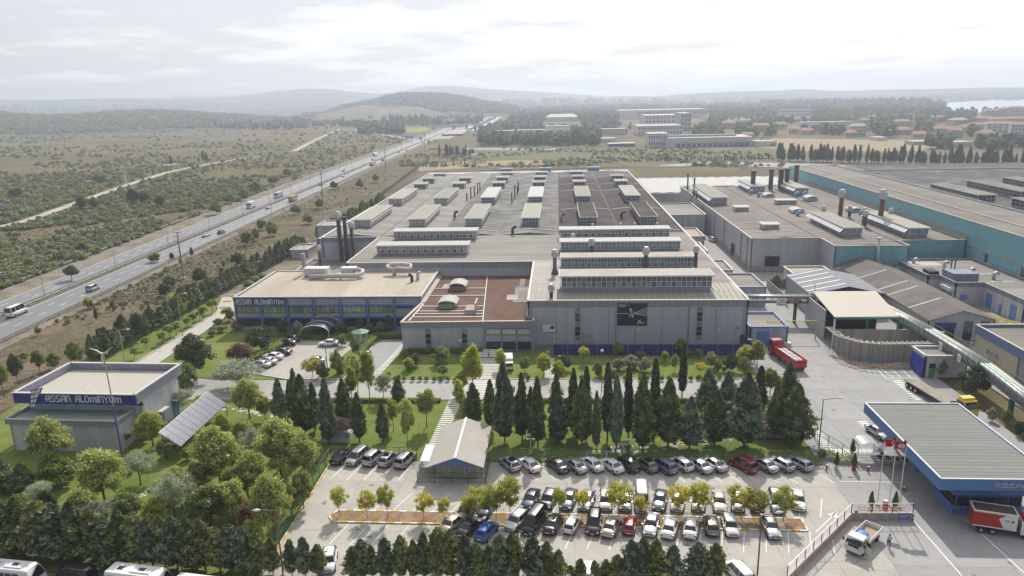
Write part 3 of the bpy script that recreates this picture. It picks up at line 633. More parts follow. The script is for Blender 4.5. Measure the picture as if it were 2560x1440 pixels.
row([('hedge', 731, 1440, 1350, 30), ('hedge_blue', 765, 1442, 1345, 38), ('hedge', 798, 1440, 1362, 34), ('hedge', 885, 1446, 1368, 36), ('hedge_blue', 908, 1446, 1350, 44),
     ('hedge', 932, 1446, 1364, 28), ('hedge_blue', 967, 1448, 1347, 42), ('hedge', 1006, 1448, 1340, 38), ('hedge', 1037, 1448, 1352, 33), ('hedge_blue', 1064, 1450, 1332, 38),
     ('hedge', 1098, 1450, 1322, 52), ('hedge', 1131, 1450, 1326, 50), ('hedge_blue', 1165, 1452, 1342, 46), ('hedge', 1194, 1452, 1358, 38), ('hedge', 1222, 1452, 1364, 36),
     ('hedge_blue', 1252, 1452, 1340, 54), ('hedge', 1283, 1452, 1334, 48), ('hedge_blue', 1334, 1454, 1345, 52), ('hedge', 1367, 1454, 1355, 36), ('hedge', 1397, 1455, 1376, 36),
     ('hedge', 1425, 1455, 1414, 25), ('hedge', 1451, 1456, 1398, 28), ('hedge', 1486, 1456, 1402, 24), ('hedge', 1515, 1456, 1400, 30), ('hedge', 1543, 1456, 1388, 38),
     ('hedge_blue', 1577, 1458, 1352, 44), ('hedge_blue', 1606, 1458, 1347, 50), ('hedge', 1638, 1458, 1350, 50), ('hedge_blue', 1682, 1460, 1365, 44), ('hedge_blue', 1742, 1460, 1358, 48), ('hedge', 1785, 1460, 1360, 46)],
    'conifers along the front of the car park', 'in the front hedge before the car park')
row([('hedge_blue', 12, 1386, 1248, 74), ('green_broad', 62, 1388, 1246, 90), ('hedge', 112, 1390, 1256, 84), ('hedge_blue', 152, 1394, 1262, 76), ('green_broad', 196, 1398, 1256, 86), ('hedge', 240, 1402, 1276, 64),
     ('hedge_blue', 274, 1406, 1298, 58), ('green_broad', 312, 1408, 1278, 78), ('hedge', 350, 1411, 1284, 62), ('hedge_blue', 382, 1414, 1298, 54), ('hedge', 414, 1416, 1292, 50),
     ('hedge_blue', 444, 1420, 1294, 62), ('green_broad', 480, 1423, 1296, 66), ('hedge', 514, 1425, 1302, 58), ('hedge', 552, 1427, 1322, 50), ('hedge_blue', 582, 1428, 1312, 54),
     ('hedge_blue', 616, 1430, 1322, 50), ('hedge', 648, 1432, 1334, 44), ('hedge', 683, 1434, 1348, 38)],
    'conifers along the bus lane', 'in the tall hedge beside the bus lane')
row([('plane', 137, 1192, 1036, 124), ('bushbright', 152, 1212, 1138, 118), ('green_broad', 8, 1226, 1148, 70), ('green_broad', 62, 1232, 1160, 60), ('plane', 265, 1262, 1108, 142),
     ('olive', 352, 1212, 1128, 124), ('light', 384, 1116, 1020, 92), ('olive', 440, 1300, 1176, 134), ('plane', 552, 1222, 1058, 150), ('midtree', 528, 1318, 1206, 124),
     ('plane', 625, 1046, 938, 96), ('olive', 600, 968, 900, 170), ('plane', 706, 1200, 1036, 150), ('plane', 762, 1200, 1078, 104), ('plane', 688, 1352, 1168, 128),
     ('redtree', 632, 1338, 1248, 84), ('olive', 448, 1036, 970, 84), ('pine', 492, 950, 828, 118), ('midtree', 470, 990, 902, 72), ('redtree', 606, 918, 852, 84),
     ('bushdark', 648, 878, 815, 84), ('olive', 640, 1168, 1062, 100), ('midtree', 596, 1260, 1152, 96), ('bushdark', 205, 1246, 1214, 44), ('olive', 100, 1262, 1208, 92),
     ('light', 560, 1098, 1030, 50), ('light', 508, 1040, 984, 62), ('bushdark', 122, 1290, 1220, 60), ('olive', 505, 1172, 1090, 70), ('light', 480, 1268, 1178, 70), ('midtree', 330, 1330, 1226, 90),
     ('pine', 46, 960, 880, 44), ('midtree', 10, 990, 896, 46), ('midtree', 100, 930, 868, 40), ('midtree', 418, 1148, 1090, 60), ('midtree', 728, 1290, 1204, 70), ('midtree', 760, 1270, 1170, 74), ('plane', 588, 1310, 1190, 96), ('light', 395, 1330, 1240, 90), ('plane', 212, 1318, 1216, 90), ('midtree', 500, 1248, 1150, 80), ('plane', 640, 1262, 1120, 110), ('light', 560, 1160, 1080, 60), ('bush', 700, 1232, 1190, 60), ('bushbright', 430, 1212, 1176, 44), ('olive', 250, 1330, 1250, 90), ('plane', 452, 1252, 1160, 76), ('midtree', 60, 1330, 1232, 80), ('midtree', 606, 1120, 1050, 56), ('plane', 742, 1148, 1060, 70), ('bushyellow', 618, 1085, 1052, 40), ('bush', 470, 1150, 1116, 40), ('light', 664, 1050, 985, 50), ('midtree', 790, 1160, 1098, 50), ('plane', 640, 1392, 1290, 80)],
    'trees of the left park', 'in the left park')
row([('eucalyptus', 1021, 1122, 984, 54), ('eucalyptus', 1068, 1068, 962, 62), ('eulight', 983, 1076, 988, 38), ('eucalyptus', 924, 1014, 858, 56), ('eucalyptus', 894, 985, 878, 50),
     ('eulight', 880, 1010, 905, 44), ('light', 1182, 985, 852, 66), ('light', 1152, 990, 920, 50), ('eulight', 1252, 925, 868, 40), ('light', 1396, 962, 896, 46), ('eucalyptus', 1150, 1040, 940, 44),
     ('street', 780, 945, 893, 52), ('bushdark', 808, 948, 905, 48), ('bush', 845, 935, 872, 48), ('bush', 858, 865, 832, 34), ('bush', 888, 885, 840, 32), ('light', 1022, 925, 892, 38), ('bush', 1104, 910, 862, 60),
     ('bushdark', 1036, 915, 882, 44), ('bush', 1012, 895, 870, 30), ('midtree', 1108, 940, 912, 36), ('bushdark', 1410, 925, 885, 48), ('light', 1360, 940, 880, 50), ('midtree', 1312, 930, 890, 40), ('olive', 960, 1000, 930, 60)],
    'trees round the entrance forecourt', 'near the entrance')
row([('midtree', 1544, 895, 852, 38), ('street', 1458, 908, 866, 30), ('oleander', 1548, 925, 893, 48), ('oleander', 1578, 920, 888, 52), ('oleander', 1612, 928, 892, 46), ('bush', 1494, 942, 905, 34),
     ('light', 1662, 905, 876, 26), ('light', 1686, 928, 883, 24), ('midtree', 1703, 890, 842, 40), ('street', 1718, 890, 872, 28), ('light', 1746, 895, 870, 26), ('oleander', 1776, 920, 876, 38),
     ('bushdark', 1826, 930, 882, 46), ('bush', 1858, 932, 890, 40), ('light', 1868, 912, 860, 66), ('light', 1892, 915, 848, 46), ('street', 1752, 938, 906, 34), ('bush', 1794, 930, 900, 28), ('midtree', 1600, 900, 876, 34), ('bush', 1530, 950, 925, 26),
     ('midtree', 1925, 985, 918, 60), ('redtree', 1898, 965, 930, 34), ('bush', 1708, 945, 912, 30)],
    'shrubs and small trees on the front lawn', 'on the lawn before the blue screen')
row([('streetg', 851, 1290, 1214, 50), ('street', 919, 1297, 1226, 52), ('streetg', 969, 1298, 1210, 50), ('street', 1061, 1300, 1232, 54), ('streetg', 1111, 1303, 1237, 38), ('streetg', 1196, 1304, 1214, 62),
     ('streetg', 1240, 1302, 1206, 58), ('streetg', 1276, 1298, 1192, 70), ('streetg', 1399, 1290, 1212, 44), ('street', 1456, 1292, 1218, 40), ('streetg', 1546, 1290, 1206, 76), ('street', 1602, 1295, 1236, 40),
     ('street', 1695, 1292, 1214, 66), ('streetg', 1750, 1294, 1204, 72), ('street', 1852, 1296, 1212, 84), ('streetg', 1898, 1298, 1226, 50), ('streetg', 1957, 1302, 1214, 72), ('street', 1170, 1300, 1236, 46)],
    'young trees on the car park island', 'on the car park island')
row([('ballpine', 407, 861, 829, 30), ('ballpine', 425, 848, 812, 34), ('ballpine', 441, 838, 805, 32), ('ballpine', 470, 819, 794, 28), ('ballpine', 484, 812, 782, 26), ('ballpine', 510, 797, 766, 27), ('ballpine', 533, 782, 749, 30), ('ballpine', 366, 873, 842, 24),
     ('ballpine', 337, 896, 868, 28), ('ballpine', 500, 800, 776, 20), ('bushbright', 555, 830, 812, 36), ('bushbright', 545, 815, 795, 30), ('bushbright', 575, 800, 775, 32), ('ballpine', 572, 806, 768, 36), ('oleander', 592, 825, 802, 38), ('bush', 530, 840, 822, 30), ('bushbright', 620, 720, 700, 30), ('bushbright', 655, 700, 682, 34), ('ballpine', 640, 720, 690, 30),
     ('pine', 310, 860, 780, 40), ('pine', 350, 850, 778, 44), ('midtree', 190, 915, 850, 50), ('pine', 262, 880, 812, 44)],
    'clipped trees along the side road', 'along the side road')
row([('bush', 660, 842, 812, 46), ('bushdark', 710, 840, 794, 42), ('oleander', 745, 836, 800, 40), ('bushdark', 858, 836, 806, 34), ('oleander', 846, 828, 805, 30), ('bushdark', 900, 832, 792, 24), ('bush', 926, 832, 806, 34), ('oleander', 952, 828, 803, 30), ('green_mid', 972, 826, 788, 24), ('bushred', 626, 848, 826, 30), ('bush', 690, 820, 795, 36)],
    'shrubs before the office windows', 'before the office windows')
row([('bush', 2350, 940, 888, 54), ('bushdark', 2432, 990, 905, 92), ('bushdark', 2390, 935, 900, 50), ('oleander', 2476, 1052, 1018, 30), ('bush', 2515, 1060, 1022, 34), ('bushdark', 2548, 1090, 1050, 40), ('bush', 1940, 726, 684, 32), ('bush', 2052, 1148, 1120, 30)],
    'shrubs by the pipe bridge', 'right of the gate yard')
# clipped ball shrubs along the kerb
bp = [(930, 952), (950, 953), (972, 942), (988, 953), (996, 950), (1010, 953), (1033, 953), (1050, 953), (1066, 953), (1086, 953), (1103, 953), (1120, 953), (1140, 953), (1320, 950), (1342, 953), (1454, 950), (1500, 948), (1510, 953), (1562, 952), (1600, 952), (1618, 952), (1655, 952), (1672, 952), (1727, 952), (1746, 950), (1797, 948), (1810, 930)]
for i, (x, y) in enumerate(bp):
    ptree('bushbright', x, y, y-14, 16, 'clipped ball shrub by the inner road kerb, %s from the left' % nth(i+1), 'ball shrubs along the inner road')
# hedge conifers along the left boundary
A, B = G(235, 905), G(600, 705); C2 = G(760, 620); k = 0
for P0, P1, n in ((A, B, 46), (B, C2, 34), (G(800, 598), G(965, 505), 34)):
    for i in range(n):
        p = P0.lerp(P1, i/n); k += 1
        tree(random.choice(['hedge', 'hedge', 'hedge_blue', 'green_mid']), p.x+random.uniform(-1, 1), p.y+random.uniform(-.6, .6), random.uniform(4.2, 6.6), random.uniform(1.7, 2.5),
             'boundary hedge conifer beside the motorway bank, %s from the front' % nth(k), 'boundary hedge conifers')
# bushes and trees on the bank and in the scrub near the motorway
row([('bush', 620, 612, 575, 44), ('bush', 680, 590, 552, 40), ('bush', 655, 575, 545, 34), ('bushdark', 595, 665, 628, 42), ('bushdark', 835, 472, 452, 30), ('bushdark', 500, 706, 668, 46), ('bushdark', 425, 715, 690, 42), ('bushdark', 412, 740, 706, 40), ('dark_narrow', 480, 640, 618, 9), ('dark_narrow', 430, 648, 632, 12),
     ('bush', 700, 630, 600, 34), ('bush', 640, 600, 570, 26), ('bushyellow', 222, 770, 742, 34), ('bush', 283, 775, 748, 16), ('dark_narrow', 241, 800, 768, 9), ('bush', 96, 836, 815, 22), ('bush', 135, 920, 880, 42), ('bush', 60, 900, 880, 30), ('bush', 388, 655, 632, 40), ('bush', 740, 535, 510, 36), ('bush', 560, 668, 648, 18),
     ('bush', 800, 520, 495, 30), ('bush', 770, 560, 532, 34), ('bushdark', 900, 470, 448, 26), ('bush', 940, 455, 434, 22), ('bushyellow', 450, 750, 728, 70), ('pine', 180, 700, 660, 44), ('bushdark', 205, 630, 606, 32), ('pine', 205, 525, 488, 34), ('pine', 236, 525, 492, 30), ('pine', 335, 515, 468, 38), ('pine', 362, 512, 476, 34), ('pine', 402, 520, 486, 34),
     ('pine', 40, 490, 468, 44), ('pine', 250, 455, 436, 50), ('pine', 340, 440, 430, 40), ('dark_narrow', 429, 415, 390, 9), ('dark_narrow', 497, 403, 392, 5), ('dark_narrow', 509, 403, 377, 8), ('dark_narrow', 517, 405, 381, 7), ('dark_narrow', 488, 320, 306, 5), ('dark_narrow', 512, 320, 299, 5), ('dark_narrow', 524, 321, 307, 7), ('dark_narrow', 539, 321, 299, 7), ('dark_narrow', 555, 322, 307, 8),
     ('dark_narrow', 858, 311, 291, 6), ('dark_narrow', 210, 307, 295, 5), ('bush', 76, 668, 640, 30), ('bushdark', 146, 655, 630, 36), ('bush', 540, 535, 500, 40), ('bush', 575, 508, 478, 40), ('bush', 610, 500, 470, 34), ('bush', 640, 480, 452, 40), ('bush', 685, 460, 436, 40), ('bush', 720, 440, 420, 36)],
    'trees and bushes beside the motorway', 'beside the motorway')
# cypress windbreaks behind the works
def windbreak(p0, p1, n, h0, h1, wr, lab, grp, jit=0.6, kd=('dark_narrow',)):
    A, B = G(*p0), G(*p1)
    for i in range(n):
        p = A.lerp(B, (i+0.5)/n); h = random.uniform(h0, h1)
        tree(random.choice(kd), p.x+random.uniform(-jit, jit), p.y+random.uniform(-jit, jit), h, h*wr*random.uniform(0.8, 1.2), '%s, %s from the left' % (lab, nth(i+1)), grp)
windbreak((1942, 402), (2560, 416), 92, 7, 14, 0.26, 'cypress of the windbreak behind the teal hall', 'windbreak behind the teal hall', 1.5, ('dark_narrow', 'green_mid'))
windbreak((1055, 419), (1215, 409), 30, 2, 4, 0.25, 'small cypress in the row along the works boundary', 'small cypresses behind the main hall')
windbreak((1640, 405), (1925, 401), 34, 2.5, 5, 0.25, 'small cypress along the meadow fence', 'small cypresses by the meadow')
windbreak((1110, 390), (1175, 392), 16, 7, 13, 0.2, 'cypress in the clump by the lookout hut', 'cypress clump by the lookout hut', 6)
windbreak((920, 329), (1000, 338), 26, 8, 16, 0.2, 'cypress inside the junction loop', 'junction loop cypresses', 10)
windbreak((975, 312), (1075, 310), 34, 12, 26, 0.17, 'cypress behind the junction loop', 'cypresses behind the junction', 14)
# ---------------------------------------------------------------- uncountable vegetation as instanced stuff
def scatter(name, srcs, pos, scl, label):
    n = len(pos); me = bpy.data.meshes.new(name); me.vertices.add(n); me.vertices.foreach_set('co', np.asarray(pos, np.float32).ravel())
    rot = np.zeros((n, 3)); rot[:, 2] = rng.random(n)*6.28; idx = rng.integers(0, len(srcs), n)
    for a, t, v, k in (('sc', 'FLOAT_VECTOR', scl, 'vector'), ('rz', 'FLOAT_VECTOR', rot, 'vector'), ('ix', 'INT', idx, 'value')):
        at = me.attributes.new(a, t, 'POINT'); at.data.foreach_set(k, np.asarray(v).ravel().astype(np.int32 if t == 'INT' else np.float32))
    o = obj(name, me); ng = bpy.data.node_groups.new(name, 'GeometryNodeTree')
    ng.interface.new_socket('Geometry', in_out='INPUT', socket_type='NodeSocketGeometry'); ng.interface.new_socket('Geometry', in_out='OUTPUT', socket_type='NodeSocketGeometry')
    N = ng.nodes; L = ng.links; gi = N.new('NodeGroupInput'); go = N.new('NodeGroupOutput'); g2 = N.new('GeometryNodeGeometryToInstance')
    for s in srcs[::-1]:
        oi = N.new('GeometryNodeObjectInfo'); oi.inputs['Object'].default_value = s; oi.inputs['As Instance'].default_value = True
        L.new(oi.outputs['Geometry'], g2.inputs[0])
    ip = N.new('GeometryNodeInstanceOnPoints'); ip.inputs['Pick Instance'].default_value = True
    L.new(gi.outputs[0], ip.inputs['Points']); L.new(g2.outputs[0], ip.inputs['Instance'])
    def att(k, t):
        a = N.new('GeometryNodeInputNamedAttribute'); a.data_type = t; a.inputs[0].default_value = k; return a.outputs[0]
    L.new(att('sc', 'FLOAT_VECTOR'), ip.inputs['Scale']); L.new(att('rz', 'FLOAT_VECTOR'), ip.inputs['Rotation']); L.new(att('ix', 'INT'), ip.inputs['Instance Index'])
    L.new(ip.outputs[0], go.inputs[0]); md = o.modifiers.new('scatter', 'NODES'); md.node_group = ng
    return tag(o, label, kind='stuff')
def src(vfa, m, name): return bpy.data.objects.new(name, cm(name, vfa, m))
_lb = [crown_round(s, 260, 1.3, 0.0, 0.16, 9, 0.6, 1.0, 1.1, 0.5) for s in (31, 32, 33)]
_lt = [crown_round(s, 420, 0.95, 0.05, 0.12, 12, 0.6, 1.0, 1.1, 0.6) for s in (34, 35, 36)]
_lc = [crown_cyp(s, 320, 0.30, 0.02, 0.3, 0.075, 0.1, 0.7) for s in (37, 38)]
S_SCR = [src(v, LM[k], 'scrub_clump') for v, k in zip(_lb*2, ('scrub', 'scrub', 'mid', 'scrub', 'olive', 'mid'))]
S_TREE = [src(v, LM[k], 'far_tree') for v, k in zip(_lt*2, ('far', 'far', 'mid', 'far', 'dark', 'mid'))]+[src(v, LM['dark'], 'far_conifer') for v in _lc]
def vnoise(x, y, s, seed=0):   # smooth value noise on numpy arrays
    x = x/s; y = y/s; xi = np.floor(x).astype(int); yi = np.floor(y).astype(int); fx = x-xi; fy = y-yi
    fx = fx*fx*(3-2*fx); fy = fy*fy*(3-2*fy)
    def h(a, b): v = np.sin(a*127.1+b*311.7+seed*74.7)*43758.5453; return v-np.floor(v)
    return (h(xi, yi)*(1-fx)+h(xi+1, yi)*fx)*(1-fy)+(h(xi, yi+1)*(1-fx)+h(xi+1, yi+1)*fx)*fy
def pick(n, px0, px1, py0, py1, cond, pw=1.0):
    """random spots spread evenly over a band of the view, then filtered by a ground condition"""
    X = []; 
    for _ in range(n):
        p = G(random.uniform(px0, px1), py0+(py1-py0)*random.random()**pw); X.append((p.x, p.y))
    X = np.array(X); k = cond(X[:, 0], X[:, 1]); return X[k]
def hw_left(x, y): return x < np.interp(y, [p[0] for p in LO], [p[1] for p in LO])-10
_tr = [G(a, b) for a, b in ((0, 566), (60, 553), (140, 525), (240, 489), (330, 458), (420, 430), (520, 410), (600, 397), (652, 391), (733, 378), (765, 362), (800, 344), (850, 323))]
def off_track(x, y):
    xx = np.interp(y, [p.y for p in _tr], [p.x for p in _tr]); return np.abs(x-xx) > 5
def patch(x, y):
    v = 0.5*vnoise(x, y*1.0, 95, 1)+0.32*vnoise(x, y, 34, 2)+0.18*vnoise(x, y, 12, 3)
    return v > 0.50-0.05*vnoise(x, y, 300, 5)
def patch2(x, y):
    v = 0.45*vnoise(x, y, 60, 1)+0.30*vnoise(x, y, 22, 2)+0.25*vnoise(x, y, 8, 3)
    far = np.clip((y-430)/250, 0, 1); strip = vnoise(x*0.35, y, 110, 7)
    thr = 0.33+0.09*far+np.where(strip < 0.42, 0.05+0.16*far, 0.0)
    return (v > thr) & (rng.random(len(x)) < 0.9)
X = np.concatenate([pick(26000, -150, 1010, 300, 720, lambda x, y: hw_left(x, y) & off_track(x, y) & patch2(x, y) & (y < 2300), 0.9),
                    pick(9000, -150, 700, 440, 760, lambda x, y: hw_left(x, y) & off_track(x, y) & patch2(x, y), 1.0)])
d = np.hypot(X[:, 0], X[:, 1]); s = (0.45+1.5*rng.random(len(X))**3.2)*(1+d/900)
scatter('scrub', S_SCR, np.c_[X, np.zeros(len(X))-0.3], np.c_[s*1.25, s*1.25, s*(0.7+0.35*rng.random(len(X)))], 'green scrub bushes covering the plain left of the motorway')
X = pick(7000, 0, 1150, 400, 900, lambda x, y: (x > np.interp(y, [p[0] for p in RO], [p[1] for p in RO])+3) & (x < -101+0*y) & (y > 110) & (vnoise(x, y, 14, 8) > 0.52))
s = 0.2+1.1*rng.random(len(X))**3
scatter('scrub', S_SCR, np.c_[X, np.zeros(len(X))-0.25], np.c_[s*1.3, s*1.3, s], 'low tufts on the rocky bank')
X = pick(30000, -150, 1150, 400, 760, lambda x, y: ((hw_left(x, y) & off_track(x, y)) | ((x > np.interp(y, [p[0] for p in RO], [p[1] for p in RO])+3) & (x < -101) & (y > 105))) & (vnoise(x, y, 26, 9) > 0.25), 1.0)
s = 0.16+0.28*rng.random(len(X))
scatter('grass_tufts', S_SCR[3:], np.c_[X, np.zeros(len(X))-0.28], np.c_[s*1.5, s*1.5, s], 'small dry tufts between the scrub bushes')
X = pick(1800, 1000, 1960, 372, 418, lambda x, y: (y > 440) & ((x < -75) | (y > 470)) & (x > np.interp(y, [p[0] for p in RO], [p[1] for p in RO])+6) & (vnoise(x, y, 40, 4) > 0.44))
s = 1.0+3.0*rng.random(len(X))**3
scatter('scrub', S_SCR, np.c_[X, np.zeros(len(X))-0.2], np.c_[s*1.3, s*1.3, s*0.8], 'bushes dotted over the meadow behind the works')
rk = MB()
for _ in range(4200):
    p = G(random.uniform(0, 620), random.uniform(620, 1010))
    if p.x > -101 or p.x < ix(RO, p.y)+3: continue
    r = random.uniform(0.06, 0.30); x, y = p.x, p.y; t = random.random()*6
    q = [(x+r*math.cos(t+j*2.1)*random.uniform(.6, 1.2), y+r*math.sin(t+j*2.1)*random.uniform(.6, 1.2), -0.26) for j in range(3)]
    a = (x, y, -0.24+r*0.8)
    for j in range(3): rk.face([q[j], q[(j+1) % 3], a])
tag(rk.build('rocks', mat('pale_bank_rock', (0.46, 0.40, 0.33), 0.9, 0.3, 3)), 'loose pale stones on the bank', kind='stuff')
# woods
CLEAR = [(1610, 1880, 364, 385), (1560, 1770, 290, 322), (1545, 1775, 294, 312), (1360, 1450, 301, 318), (1275, 1440, 336, 352), (1595, 1730, 318, 352), (1940, 2035, 288, 305), (2000, 2140, 312, 328), (1815, 1885, 305, 318), (1880, 2320, 344, 385), (1135, 1200, 340, 352), (1240, 1290, 342, 354), (1500, 1660, 334, 360),
  (2110, 2185, 325, 352), (2240, 2290, 316, 345), (2330, 2420, 310, 352), (2440, 2560, 286, 352), (1400, 1425, 254, 262), (2240, 2300, 334, 350), (2380, 2440, 350, 372), (1810, 1840, 322, 332), (1880, 1925, 328, 340), (1940, 2000, 320, 345), (2205, 2290, 350, 360)]
def clear(x, y):
    v = np.stack([x, y, np.full_like(x, -H)], 1); zc = v @ np.array(_f); px = 1280+FP*(v @ np.array(_r))/zc; py = 720-FP*(v @ np.array(_u))/zc
    k = np.abs(px-np.interp(py-8, [262, 276, 296, 309, 322, 347], [1288, 1266, 1232, 1204, 1172, 1110])) > 36-0.25*(py-262)
    for a, b, c, d in CLEAR: k &= ~((px > a) & (px < b) & (py > c) & (py < d))
    return k
def hillwood(o, n, h0, h1, label, srcs, k0=2, k1=9):
    co = np.empty(len(o.data.vertices)*3, np.float32); o.data.vertices.foreach_get('co', co); co = co.reshape(-1, 12, 3); m = co.shape[0]
    i = rng.integers(0, m-1, n); k = rng.integers(k0, k1, n); u = rng.random((n, 1)); v = rng.random((n, 1))
    P = (co[i, k]*(1-u)+co[i+1, k]*u)*(1-v)+(co[i, k+1]*(1-u)+co[i+1, k+1]*u)*v; h = (h0+(h1-h0)*rng.random(n))
    return scatter('woodland', srcs, P-np.array([0, 0, 1.0]), np.c_[h*1.3, h*1.3, h], label)
def wood(name, n, px0, px1, py0, py1, h0, h1, label, cond=None, dens=0.0, sd=7, cyp=False):
    f = lambda x, y: (vnoise(x, y, 60, sd) > dens) & (cond(x, y) if cond else True) & clear(x, y)
    X = pick(n, px0, px1, py0, py1, f); h = h0+(h1-h0)*rng.random(len(X))
    return scatter(name, S_TREE if not cyp else S_TREE[-2:], np.c_[X, np.zeros(len(X))], np.c_[h*1.05, h*1.05, h], label)
def offroad(x, y):
    a, b2 = G(1226, 296), G(1290, 262); xx = a.x+(b2.x-a.x)*(y-a.y)/(b2.y-a.y); return np.abs(x-xx) > 60+0.01*(y-a.y)
wood('woodland', 3600, 1180, 1660, 258, 306, 10, 18, 'far wood on the right of the motorway', offroad, 0.2)
wood('woodland', 2300, 1180, 1880, 305, 352, 6, 12, 'trees among the works yards beyond the meadow', None, 0.50)
wood('woodland', 210, 1195, 1500, 354, 364, 7, 15, 'dark tree belt at the edge of the meadow', None, 0.1)
wood('woodland', 2400, 1560, 2360, 262, 292, 9, 18, 'far wood behind the town', None, 0.25, 9)
wood('woodland', 3400, 1620, 2560, 280, 346, 6, 13, 'trees among the houses of the town', None, 0.38, 10)
wood('woodland', 900, 2200, 2560, 296, 372, 6, 12, 'trees among the houses on the far right', None, 0.45, 12)
wood('woodland', 500, 1900, 2330, 258, 270, 14, 24, 'dark conifer wood before the bay', None, 0.1, 13, True)
wood('woodland', 1500, 560, 1220, 296, 330, 7, 15, 'trees at the foot of the wooded hill', lambda x, y: (y > 1400) & (x < -60), 0.45, 14)
wood('woodland', 420, 900, 1010, 316, 336, 6, 12, 'trees inside the junction loop', lambda x, y: hw_left(x, y), 0.2, 15)

hillwood(HW_, 3400, 8, 16, 'dark pines covering the wooded hill', S_TREE)
hillwood(HR_, 5200, 3, 8, 'scrub covering the low ridge', S_SCR, 1, 10)
# ---------------------------------------------------------------- building materials
CL = mat('grey_blue_cladding', (0.46, 0.495, 0.545), 0.6, 0.05, 1.0, ribs=(0, 0.33), ribc=0.12, streak=0.08, spec=0.35)
CLY = mat('grey_blue_cladding_side', (0.46, 0.495, 0.545), 0.6, 0.05, 1.0, ribs=(1, 0.33), ribc=0.16, streak=0.14, spec=0.4)
FAS = mat('dark_fascia', (0.295, 0.305, 0.37), 0.6, 0.06, 1.0, ribs=(0, 0.33), ribc=0.10, streak=0.10)
COP = mat('coping_metal', (0.55, 0.50, 0.44), 0.6, 0.10, 2.0)
COPW = mat('white_coping', (0.52, 0.51, 0.49), 0.6, 0.06, 2.0)
R_GREY = mat('weathered_grey_roof', (0.235, 0.222, 0.20), 0.85, 0.14, 0.6, spec=0.08, col2=(0.315, 0.30, 0.27), f2=(0.4, 0.62), scale2=0.10, ribs=(1, 1.0), ribc=0.16, stretch=(0.25, 1.6, 1))
R_DARK = mat('dark_membrane_roof', (0.098, 0.098, 0.10), 0.9, 0.22, 0.7, spec=0.08, col2=(0.225, 0.225, 0.22), f2=(0.46, 0.72), scale2=0.11, ribs=(1, 2.2), ribc=0.15, detail=9)
R_MID = mat('grey_membrane_roof', (0.145, 0.142, 0.138), 0.9, 0.22, 0.7, spec=0.08, col2=(0.275, 0.268, 0.25), f2=(0.40, 0.66), scale2=0.11, ribs=(1, 2.2), ribc=0.12, detail=9)
R_BROWN = mat('brown_stained_roof', (0.072, 0.056, 0.053), 0.9, 0.15, 0.9, spec=0.08, col2=(0.115, 0.10, 0.096), f2=(0.5, 0.7), scale2=0.1, ribs=(1, 1.4), ribc=0.12)
R_RUST = mat('rust_red_roof', (0.138, 0.076, 0.055), 0.85, 0.14, 0.8, spec=0.1, col2=(0.165, 0.105, 0.08), f2=(0.45, 0.7), scale2=0.2, ribs=(1, 0.5), ribc=0.16)
R_BEIGE = mat('beige_sheet_roof', (0.395, 0.345, 0.275), 0.8, 0.07, 0.8, spec=0.1, col2=(0.47, 0.42, 0.345), f2=(0.45, 0.62), scale2=0.16, ribs=(0, 0.5), ribc=0.05, stretch=(1, 0.15, 1))
R_LIGHT = mat('light_metal_roof', (0.35, 0.325, 0.29), 0.7, 0.10, 0.8, col2=(0.26, 0.215, 0.18), f2=(0.45, 0.75), scale2=0.25, spec=0.2, rand=0.05)
R_TAUPE = mat('taupe_roof', (0.195, 0.177, 0.16), 0.85, 0.12, 0.5, spec=0.08, col2=(0.26, 0.235, 0.205), f2=(0.42, 0.66), scale2=0.06, ribs=(1, 1.0), ribc=0.08)
R_MON = mat('monitor_roof', (0.33, 0.315, 0.265), 0.8, 0.12, 0.8, rand=0.14, spec=0.1)
R_WHITE = mat('white_roof_sheet', (0.43, 0.43, 0.41), 0.7, 0.10, 1.0, spec=0.15)
TEAL = mat('teal_cladding', (0.185, 0.42, 0.48), 0.55, 0.05, 1.0, ribs=(1, 1.1), ribc=0.14, streak=0.08)
TEALX = mat('teal_cladding_front', (0.185, 0.42, 0.48), 0.55, 0.05, 1.0, ribs=(0, 1.1), ribc=0.14, streak=0.08)
GCL = mat('pale_grey_cladding', (0.44, 0.44, 0.465), 0.6, 0.05, 1.0, ribs=(0, 1.1), ribc=0.22, streak=0.10)
GCLY = mat('pale_grey_cladding_side', (0.44, 0.44, 0.465), 0.6, 0.05, 1.0, ribs=(1, 1.1), ribc=0.16, streak=0.10)
PLAS = mat('pale_blue_plaster', (0.40, 0.43, 0.47), 0.85, 0.06, 0.8, streak=0.18)
PLASW = mat('off_white_plaster', (0.52, 0.52, 0.54), 0.85, 0.06, 0.8, streak=0.18)
BLUEF = mat('blue_frame_paint', (0.11, 0.20, 0.50), 0.5, 0.08, 1.5, streak=0.1)
NAVY = mat('navy_sign_board', (0.035, 0.05, 0.25), 0.45, 0.08, 1.0)
BCAN = mat('bright_blue_cladding', (0.085, 0.215, 0.44), 0.5, 0.05, 1.0, ribs=(0, 0.4), ribc=0.12)
BCANY = mat('bright_blue_cladding_side', (0.085, 0.215, 0.44), 0.5, 0.05, 1.0, ribs=(1, 0.4), ribc=0.12)
WHITE = mat('white_paint', (0.74, 0.74, 0.73), 0.5, 0.05, 2.0); LETT = mat('letter_white', (0.80, 0.80, 0.80), 0.5, 0.03, 2.0)
BLACK = mat('matt_black', (0.018, 0.018, 0.02), 0.7, 0.15, 2.0); SOOT = mat('sooty_steel', (0.055, 0.05, 0.05), 0.7, 0.25, 2.0, col2=(0.12, 0.08, 0.06), scale2=0.8)
STEEL = mat('galvanised_steel', (0.50, 0.51, 0.52), 0.4, 0.10, 1.5, metal=0.4, spec=0.5); DUCT = mat('grey_beige_duct', (0.52, 0.50, 0.45), 0.5, 0.1, 1.5)
